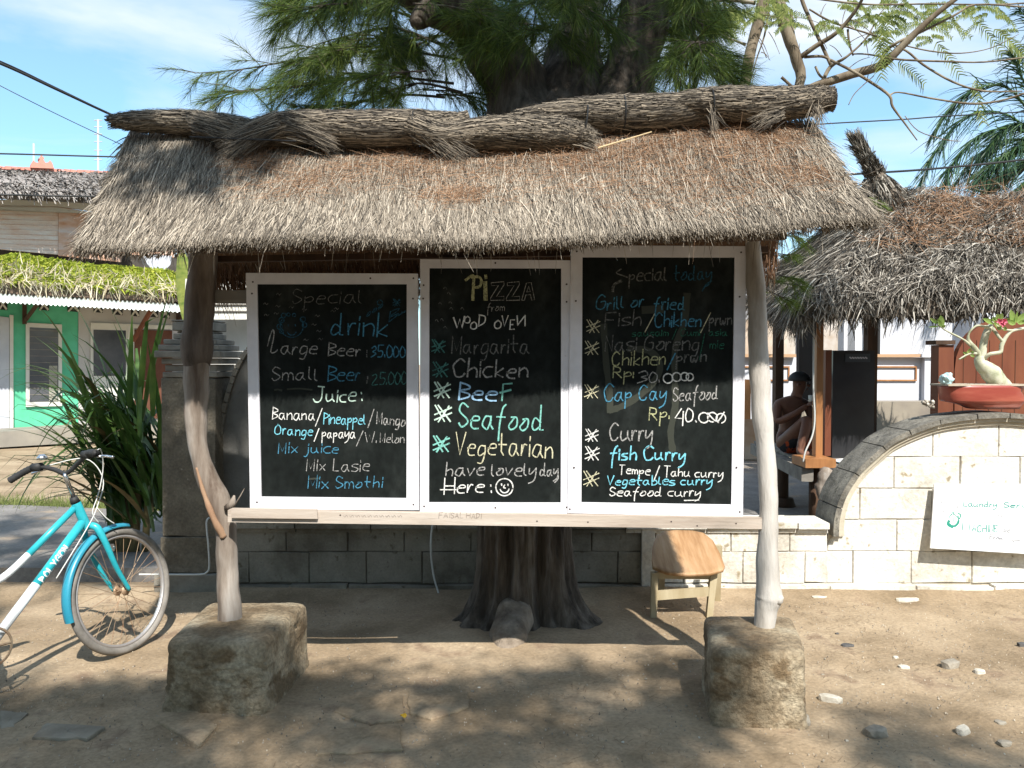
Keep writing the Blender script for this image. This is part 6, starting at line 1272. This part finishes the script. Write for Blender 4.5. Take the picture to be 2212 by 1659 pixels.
w.f.append(tuple(range(24))); w.f.append(tuple(range(7 * 24, 8 * 24))); w.build('bowl', m_pot, pot, True)
a = bp(345, 1213); c = bp(1500, 1213); w = MB(); w.box(((a.x + c.x) / 2, 5.5, a.z + .004), (c.x - a.x, .24, .012)); w.build('soil', m_joint, pot)
bon = empty('bonsai', bp(1250, 1240), 'bonsai desert rose with swollen twisted pale trunk and pink flowers', 'bonsai')
m_bon = mat('pale_green_bark', [(.26, .27, .17), (.42, .42, .30), (.5, .48, .38)], scale=14, rough=.6, bump=.2)
w = MB()
def bb(tab, n=14): 
    pts = [bp(x, y, Yv) for x, y, r, Yv in tab]; rr = [1.15 * r / 4.878 * .73733 / FPX * 5.5 for x, y, r, Yv in tab]; pp = cat_rom(pts, 5); w.tube(pp, list(np.interp(np.linspace(0, 1, len(pp)), np.linspace(0, 1, len(rr)), rr)), n=n, wob=.12, wf=20)
bb([(1420, 1275, 30, 5.47), (1300, 1230, 85, 5.5), (1180, 1150, 115, 5.5), (1080, 1030, 110, 5.5), (980, 940, 85, 5.5), (930, 870, 62, 5.5), (945, 800, 50, 5.5)])
bb([(950, 850, 50, 5.5), (965, 740, 45, 5.5), (985, 600, 44, 5.5), (1020, 470, 40, 5.48), (1080, 385, 42, 5.47), (1120, 370, 26, 5.46)]); bb([(1060, 390, 30, 5.47), (980, 372, 14, 5.45), (890, 362, 12, 5.45), (810, 420, 12, 5.45), (765, 500, 14, 5.46), (775, 590, 26, 5.47), (850, 680, 34, 5.48), (910, 770, 36, 5.5), (950, 850, 40, 5.5)])
bb([(970, 850, 30, 5.5), (1060, 775, 22, 5.46), (1150, 755, 22, 5.45), (1225, 735, 24, 5.45), (1240, 650, 24, 5.45), (1270, 580, 26, 5.45), (1330, 490, 20, 5.45), (1400, 435, 18, 5.45), (1560, 400, 18, 5.45), (1640, 405, 12, 5.45)]); bb([(1100, 385, 26, 5.47), (1150, 450, 20, 5.46), (1200, 520, 18, 5.45), (1260, 590, 20, 5.45)])
bb([(705, 565, 10, 5.45), (620, 520, 13, 5.45), (520, 470, 11, 5.45), (430, 420, 9, 5.45), (370, 370, 12, 5.45), (330, 340, 10, 5.45)]); bb([(705, 565, 12, 5.45), (745, 600, 16, 5.46), (790, 640, 18, 5.47)]); bb([(880, 760, 16, 5.46), (800, 760, 12, 5.42), (720, 790, 10, 5.4), (630, 845, 8, 5.4)]); bb([(1400, 430, 14, 5.45), (1300, 420, 12, 5.43), (1200, 380, 10, 5.42), (1100, 300, 8, 5.42)])
w.build('trunk', m_bon, bon, True)
m_bl = mat('bonsai_leaf', [(.17, .30, .06), (.36, .46, .14)], scale=18, rough=.4, trans=.3)
def oleaf(x0, y0, x1, y1, wd, Yv=5.42, m=m_bl, name='leaf'):
    a = bp(x0, y0, Yv); c = bp(x1, y1, Yv - .02); d = c - a; s_ = d.cross(Vector((0, 1, .2))).normalized() * (wd / 4.878 * .73733 / FPX * 5.5 / 2); vs = []
    for i in range(7): t = i / 6; k = math.sin(math.pi * (t ** .8)) ** .7 if 0 < t < 1 else .05; p = a.lerp(c, t); vs += [p - s_ * k, p + Vector((0, .008 * k, 0)), p + s_ * k]
    MB().add(vs, [q_ for i in range(6) for q_ in ((3 * i, 3 * i + 1, 3 * i + 4, 3 * i + 3), (3 * i + 1, 3 * i + 2, 3 * i + 5, 3 * i + 4))]).build(name, m, bon, True, fix=False)
for l_ in [(390, 380, 370, 215, 90), (380, 370, 330, 260, 50), (330, 330, 215, 250, 50), (390, 390, 440, 350, 50), (350, 370, 190, 380, 24), (750, 760, 800, 680, 45), (760, 770, 690, 740, 40), (790, 770, 860, 810, 40), (740, 800, 620, 850, 30), (800, 740, 850, 740, 45), (1150, 330, 975, 260, 70), (1240, 380, 1130, 320, 80), (1200, 290, 1180, 190, 80), (1210, 300, 1250, 180, 80), (1160, 290, 1110, 240, 60),
           (1280, 300, 1360, 260, 60), (1430, 340, 1370, 130, 90), (1440, 330, 1470, 150, 40), (1460, 320, 1590, 170, 90), (1440, 340, 1320, 290, 70), (1470, 330, 1620, 290, 60), (1260, 400, 1320, 410, 60), (1180, 380, 1240, 420, 60)]: oleaf(*l_)
m_fl = mat('pink_petal', [(.62, .10, .18), (.75, .3, .38)], scale=30)
for (x, y) in ((1255, 330), (1215, 300), (1285, 300)):
    for k in range(5): a_ = R(72 * k + 20); oleaf(x, y, x + 48 * math.cos(a_), y + 48 * math.sin(a_), 40, 5.38, m_fl, 'petal')
bm = bmesh.new(); bmesh.ops.create_icosphere(bm, subdivisions=3, radius=1)
for v in bm.verts: v.co = Vector((v.co.x * .042, v.co.y * .04, v.co.z * .04)) * (1 + .5 * noise.noise(v.co * 1.7) + .2 * noise.noise(v.co * 5))
me = bpy.data.meshes.new('plastic_bag'); bm.to_mesh(me); bm.free(); o = link('plastic_bag', me, mat('pale_blue_plastic', [(.30, .46, .48), (.55, .7, .7)], scale=30, rough=.3), None, False, label='crumpled pale blue plastic bag in the left end of the red pot', cat='plastic bag'); o.location = bp(460, 1120, 5.45)
for (x, y, r_) in ((900, 1090, .03), (980, 1180, .024), (830, 1160, .028), (760, 1110, .014), (900, 1200, .02), (1040, 1140, .02)):
    bm = bmesh.new(); bmesh.ops.create_icosphere(bm, subdivisions=2, radius=1)
    for v in bm.verts: v.co = Vector((v.co.x * r_ * 1.2, v.co.y * r_, v.co.z * r_ * .8)) * (1 + .4 * noise.noise(v.co * 1.5 + Vector((x, 0, 0))))
    me = bpy.data.meshes.new('pebble'); bm.to_mesh(me); bm.free(); o = link('pebble', me, m_st[1], pot, True); me.transform(Matrix.Translation(bp(x, y, 5.42) - worldloc(pot)))
n = 260; x_ = RNG.uniform(600, 1500, n); P0 = np.array([tuple(bp(x, 1225, 5.42 + random.random() * .1)) for x in x_]); V, Q = blades(P0, RNG.normal(size=(n, 3)) + [0, 0, .8], RNG.uniform(.015, .04, n), .005, .3); quadmesh('dry_moss', V, Q, m_needle_brown, pot, kind='stuff')
# coral lump
n = 0; w = MB(); c = bp(210, 1500, 5.5)
for k in range(16):
    a_ = random.uniform(0, 6.28); p = c + Vector((math.cos(a_) * .045 * random.random(), math.sin(a_) * .03, random.uniform(-.012, .022))); w.tube([p, p + Vector((random.uniform(-.03, .03), random.uniform(-.01, .01), random.uniform(.0, .018)))], [.013, .009], n=8, wob=.3, wf=40)
origin_to(w.build('coral', mat('bleached_coral', [(.16, .13, .1), (.6, .56, .48)], scale=26, lo=.42, hi=.6, rough=.8), None, True, label='small mottled piece of coral on the wall coping left of the pot', cat='coral'), c)

# ================================================================== RIGHT BARE-BRANCHED TREE
m_bk2 = mat('grey_brown_bark', [(.07, .05, .03), (.16, .125, .085), (.25, .21, .15)], scale=8, stretch=(1, 1, .5), bump=.4, bscale=20)
m_acl = mat('acacia_leaf', [(.05, .09, .025), (.16, .2, .05), (.34, .36, .12)], scale=2, island=.5, lo=.1, hi=.9, trans=.35)
tr2 = empty('feathery_tree', P(1720, 1100, 7.2), 'bare-branched tree with sparse feathery leaves above the right end of the roof', 'tree'); tr2.location.z = 0
w = MB(); W3 = lambda tab, n=9, wob=.1: limb_px(tab, n, wob)
def br3(tab, n=8, wob=.1):            # crop coords of the enlarged top right corner
    pts = [P((2000 + x / 2.212) * .73733, (y / 2.212) * .73733, Yv) for x, y, r, Yv in tab]; rr = [r / 2.212 * .73733 / FPX * Yv for x, y, r, Yv in tab]; pp = cat_rom(pts, 4)
    w.tube(pp, list(np.interp(np.linspace(0, 1, len(pp)), np.linspace(0, 1, len(rr)), rr)), n=n, wob=wob, wf=6); return pp
base = P(1712, 330, 7.2)
bx_ = P(1500, 900, 7.2).x; w.tube(cat_rom([Vector((bx_, 7.2, -.05)), Vector((bx_ + .02, 7.2, 1.2)), Vector((bx_ + .1, 7.2, 2.0)), P(1600, 480, 7.2)], 4), [.16, .15, .14, .13, .12, .12, .11, .11, .1, .1, .1, .1, .1], n=12, wob=.1)
br3([(100, 1360, 50, 7.2), (330, 980, 44, 7.2), (395, 590, 32, 7.2), (440, 330, 36, 7.2), (500, 120, 36, 7.2), (530, -20, 45, 7.2), (560, -200, 40, 7.2)], 12)
br3([(110, 1360, 50, 7.25), (480, 980, 40, 7.3), (750, 570, 30, 7.2), (735, 380, 36, 7.2), (690, 250, 36, 7.2), (640, 80, 40, 7.2), (590, -60, 46, 7.2)], 12)
br3([(740, 620, 30, 7.2), (870, 555, 28, 7.1), (1100, 480, 27, 7.0), (1290, 420, 27, 6.9), (1450, 270, 24, 6.8), (1620, 110, 18, 6.7), (1800, -30, 14, 6.6)], 10)
br3([(1280, 420, 14, 6.9), (1310, 340, 11, 6.9), (1400, 270, 9, 6.8), (1540, 210, 8, 6.8), (1760, 100, 7, 6.7), (1900, 30, 6, 6.7), (2212, 45, 5, 6.6)])
br3([(750, 380, 18, 7.2), (860, 300, 16, 7.1), (1000, 210, 14, 7.0), (1120, 70, 11, 6.9), (1180, -40, 9, 6.8)])
br3([(960, 420, 12, 7.1), (900, 290, 11, 7.1), (840, 160, 12, 7.1), (780, 20, 13, 7.1), (760, -60, 13, 7.1)]); br3([(910, 520, 14, 7.1), (960, 430, 13, 7.1), (1060, 370, 8, 7.0), (1180, 260, 6, 7.0), (1240, 160, 4, 7)]); br3([(960, 390, 8, 7.1), (900, 365, 9, 7.1), (790, 370, 10, 7.2)])
br3([(960, 390, 9, 7.0), (1100, 460, 9, 6.9), (1230, 540, 9, 6.9), (1340, 620, 9, 6.8), (1360, 690, 8, 6.8), (1440, 800, 6, 6.8), (1520, 910, 3, 6.8)]); br3([(1340, 620, 6, 6.8), (1400, 598, 5, 6.8), (1600, 635, 6, 6.7), (1860, 672, 7, 6.6), (2050, 655, 7, 6.5), (2230, 600, 7, 6.4)])
br3([(1300, 260, 6, 6.9), (1450, 330, 7, 6.8), (1560, 420, 7, 6.8), (1750, 530, 7, 6.7), (1950, 590, 6, 6.6), (2200, 590, 4, 6.6)]); br3([(1100, 350, 5, 7), (1200, 352, 5, 6.9), (1400, 385, 6, 6.8), (1700, 398, 6, 6.7), (1950, 402, 5, 6.6), (2230, 370, 4, 6.5)])
br3([(1420, 290, 4, 6.8), (1600, 330, 5, 6.8), (1800, 345, 4, 6.7), (2000, 310, 3, 6.7), (2180, 220, 2, 6.6)]); br3([(700, 60, 10, 7.2), (720, 220, 8, 7.2), (760, 350, 7, 7.2)]); br3([(1070, 190, 8, 7.0), (1080, 280, 7, 7.0), (1105, 360, 6, 7)]); br3([(560, 60, 8, 7.2), (530, 230, 6, 7.2), (480, 380, 4, 7.2), (430, 560, 3, 7.2)])
br3([(410, 290, 12, 7.2), (330, 260, 6, 7.2), (230, 225, 5, 7.2), (120, 250, 4, 7.2), (20, 330, 3, 7.2)]); br3([(640, 500, 10, 7.2), (690, 545, 10, 7.2), (740, 590, 10, 7.2)]); br3([(860, 430, 8, 7.1), (890, 490, 8, 7.1), (940, 520, 7, 7.1)]); br3([(1240, 490, 3, 6.9), (1120, 600, 3, 6.9), (1075, 680, 3, 6.9)])
br3([(0, 40, 8, 7.4), (150, 20, 9, 7.4), (300, 0, 10, 7.4), (470, 20, 14, 7.3)]); br3([(1440, 750, 3, 6.8), (1530, 850, 3, 6.8), (1700, 905, 3, 6.7), (1800, 915, 2, 6.7)]); br3([(790, -20, 6, 7), (1000, 10, 6, 7), (1250, 30, 6, 6.9), (1600, 25, 5, 6.8), (2000, 30, 5, 6.7), (2220, 20, 5, 6.7)]); br3([(820, 60, 6, 7), (960, 140, 7, 7), (1100, 185, 6, 7), (1240, 230, 6, 6.9), (1330, 270, 5, 6.9)])
random.seed(9)
for i in range(26):
    x = random.uniform(450, 1500); y = random.uniform(60, 560); a_ = random.uniform(-2.6, 2.9); l_ = random.uniform(60, 200); br3([(x, y, 3, 7), (x + l_ * .5 * math.cos(a_), y + l_ * .5 * math.sin(a_) - 14, 2.5, 7), (x + l_ * math.cos(a_), y + l_ * math.sin(a_), 1.5, 7)], 5)
w.build('trunk', m_bk2, tr2, True)
qb = QB()
def feather(px, py, Yv, ang, ln, wdt=.05, n=16):
    a = P((2000 + px / 2.212) * .73733, (py / 2.212) * .73733, Yv); d = np.array([math.cos(ang), random.uniform(-.3, .3), math.sin(ang)]); d /= np.linalg.norm(d); t = np.linspace(.1, 1, n); A = np.array(tuple(a)) + d[None] * (t * ln)[:, None]; A[:, 2] -= .25 * ln * t * t
    sd_ = np.cross(d, [0, 1, 0]); sd_ = sd_ / np.linalg.norm(sd_)
    for s_ in (1, -1): qb.add(*blades(A, np.tile(sd_ * s_ + d * .5 + [0, 0, -.2], (n, 1)) + RNG.normal(size=(n, 3)) * .15, wdt, .011, .3, np.tile([0, 1, .3], (n, 1))))
for (cx, cy, rx, ry, k) in [(200, 120, 190, 60, 70), (330, 90, 90, 45, 30), (60, 60, 90, 60, 30), (1180, 110, 60, 30, 16), (1480, 80, 130, 50, 34), (1720, 90, 90, 40, 16), (1950, 40, 130, 40, 24), (1300, 180, 70, 60, 12), (700, 130, 70, 50, 12), (950, 170, 60, 30, 10), (30, 260, 60, 60, 10), (1560, 150, 80, 40, 10), (540, 20, 60, 30, 14), (2000, 150, 60, 40, 5), (1620, 230, 60, 30, 5), (650, 100, 60, 60, 10), (1100, 30, 150, 30, 14)]:
    for i in range(int(k * .62)): feather(random.gauss(cx, rx * .6), random.gauss(cy, ry * .6), random.uniform(6.7, 7.3), random.uniform(-.9, .5) + random.choice([0, math.pi]), random.uniform(.10, .22), .026, 14)
for (x, y, a_) in ((1380, 400, -.3), (2000, 180, -.7), (2040, 210, -.5), (1900, 130, -.8), (1630, 260, -.9), (1890, 500, -1.3), (1280, 150, -1.4), (1260, 220, -1.5), (1330, 90, -1.4), (1290, 60, -1.5)): feather(x, y, 6.8, a_, .3, .07, 14)
# drooping casuarina-like tufts among the branches
qb.build('foliage', m_acl, tr2, kind='stuff')
# ================================================================== PALM at the right edge
m_palm = mat('palm_leaflet', [(.012, .035, .022), (.03, .07, .035), (.11, .17, .06)], scale=1.2, island=.5, lo=.15, hi=.9, rough=.45, trans=.2)
palm = empty('palm_tree', P(2300, 1000, 13), 'date palm with drooping feather fronds at the right edge', 'palm'); palm.location.z = 0
cr0 = P(2270, 330, 13); w = MB(); w.tube([Vector((cr0.x, 13.2, 0)), Vector((cr0.x - .05, 13.1, 3)), cr0], [.2, .17, .14], n=12, wob=.2); w.build('trunk', m_bark, palm, True)
qb = QB(); rac = MB()
def frond(path, ll=.52, n=78, w_=.016):
    pp = cat_rom([P(x, y, Yv) for x, y, Yv in path], 10); rac.tube(pp, list(np.linspace(.022, .005, len(pp))), n=5, cap=False); A = np.array([tuple(p) for p in pp]); u = np.linspace(.1, .995, n) * (len(pp) - 1); i0 = np.minimum(u.astype(int), len(pp) - 2); f_ = (u - i0)[:, None]
    C_ = A[i0] * (1 - f_) + A[i0 + 1] * f_; T = unit(A[i0 + 1] - A[i0]); Lf = ll * np.sin(np.pi * np.clip(.18 + .82 * np.linspace(0, 1, n), 0, .93)) + .1
    for s_ in (1, -1):
        sd_ = np.cross(T, [0, 0.2, 1.0]); sd_ = unit(sd_) * s_; d = T * .8 + sd_ * .5 + RNG.normal(size=(n, 3)) * .25 + [0, 0, -.12]
        qb.add(*blades(C_, d, Lf * RNG.uniform(.7, 1.15, n), w_ * 1.3, .38, seg=3))
for path in ([(2270, 330, 13), (2180, 250, 12.8), (2090, 250, 12.6), (2020, 330, 12.5), (1990, 395, 12.4)], [(2270, 330, 13), (2200, 280, 12.6), (2120, 290, 12.3), (2060, 350, 12.1), (2040, 400, 12)], [(2270, 330, 13), (2190, 200, 13.2), (2110, 190, 13.3), (2050, 240, 13.4), (2010, 300, 13.4)],
             [(2270, 330, 13), (2230, 220, 13), (2200, 150, 13), (2180, 110, 13)], [(2270, 330, 13), (2210, 320, 12.4), (2150, 350, 12.1), (2110, 400, 12)], [(2270, 330, 13), (2230, 380, 12.4), (2190, 420, 12.2), (2170, 460, 12.1)], [(2270, 330, 13), (2330, 240, 12.8), (2400, 250, 12.6), (2450, 330, 12.5)],
             [(2270, 330, 13), (2220, 150, 13.4), (2230, 60, 13.6), (2200, 20, 13.6)], [(2270, 330, 13), (2200, 360, 13.2), (2150, 390, 13.3), (2100, 380, 13.4)], [(2270, 330, 13), (2200, 300, 13), (2120, 330, 13), (2060, 400, 13)], [(2270, 350, 13), (2210, 350, 13), (2150, 390, 13), (2130, 440, 13)], [(2270, 350, 12.5), (2230, 310, 12.4), (2180, 330, 12.2), (2140, 380, 12)], [(2270, 330, 12.6), (2220, 270, 12.4), (2170, 280, 12.3), (2130, 330, 12.2)]): frond(path)
qb.build('fronds', m_palm, palm, kind='stuff'); rac.build('rachis', m_strap, palm, fix=False)
# small green sprigs near the hut corner and beside the right post
spg = empty('green_sprig', P(1690, 620, 6.4), 'light green casuarina sprigs poking out between the pale post and the hut thatch', 'foliage'); qn = QB(); tw = MB()
for (x, y, Yv, dx, dy) in [(1655, 590, 6.3, 60, 10), (1660, 610, 6.3, 70, 5), (1655, 625, 6.3, 50, 25), (1660, 520, 7.0, 60, -20), (1690, 480, 7.2, 40, -10), (1700, 500, 7.2, 30, 20), (1655, 545, 7.0, 50, 5)]:
    spray(qn, tw, V3((x, y, Yv), (x + dx * .5, y + dy * .5, Yv), (x + dx, y + dy, Yv)), .006, 8, .16, 40, .12)
for (x, y) in ((1865, 430), (1885, 440)): spray(qn, tw, V3((x - 5, y - 10, 7.0), (x + 5, y - 4, 7.0), (x + 18, y + 4, 7.0)), .004, 5, .1, 30, .09)
qn.build('foliage', mat('bright_casuarina', [(.07, .12, .02), (.2, .26, .05)], scale=2, island=.6, lo=.1, hi=.9, trans=.35), spg, kind='stuff'); tw.build('twigs', m_bark, spg, fix=False, kind='stuff')
# ================================================================== OVERHEAD WIRES
def wire(pts, r, label):
    mb = MB(); mb.tube(cat_rom([P(*p) for p in pts], 6), r, n=6); o = mb.build('overhead_wire', m_wire, None, True, label=label, cat='wire', group='overhead wires'); origin_to(o, P(*pts[0]))
wire([(-200, 60, 6.0), (0, 137, 6.5), (120, 192, 6.8), (245, 250, 7.2), (420, 330, 8)], .011, 'thick black cable slanting down to the left end of the roof')
wire([(-200, 55, 6.1), (0, 132, 6.6), (120, 189, 6.9), (245, 249, 7.3), (420, 328, 8.1)], .006, 'thin black cable twisted close above the thick one')
wire([(-200, 330, 12), (0, 332, 12), (260, 339, 12.5), (600, 345, 13)], .012, 'level thin wire above the red ridge at the left')
wire([(-200, 80, 14), (0, 185, 14), (140, 255, 14.5), (300, 330, 15)], .008, 'faint thin wire below the slanting cable')
wire([(-200, 425, 16), (0, 421, 16), (100, 423, 16.5), (290, 426, 17)], .018, 'wire crossing in front of the white awning')
wire([(1600, 285, 12), (1760, 269, 12), (1950, 258, 12), (2060, 250, 12), (2400, 232, 12.5)], .010, 'upper wire crossing the sky right of the shelter roof')
wire([(1600, 400, 9.0), (1820, 378, 9.5), (2000, 366, 10), (2212, 345, 10.2), (2400, 320, 10.5)], .014, 'lower wire passing behind the hut finial to the palm')
wire([(1500, -10, 8), (1800, 5, 8), (2212, 130, 8.4), (2400, 200, 9)], .005, 'faint wire through the feathery tree') if False else None
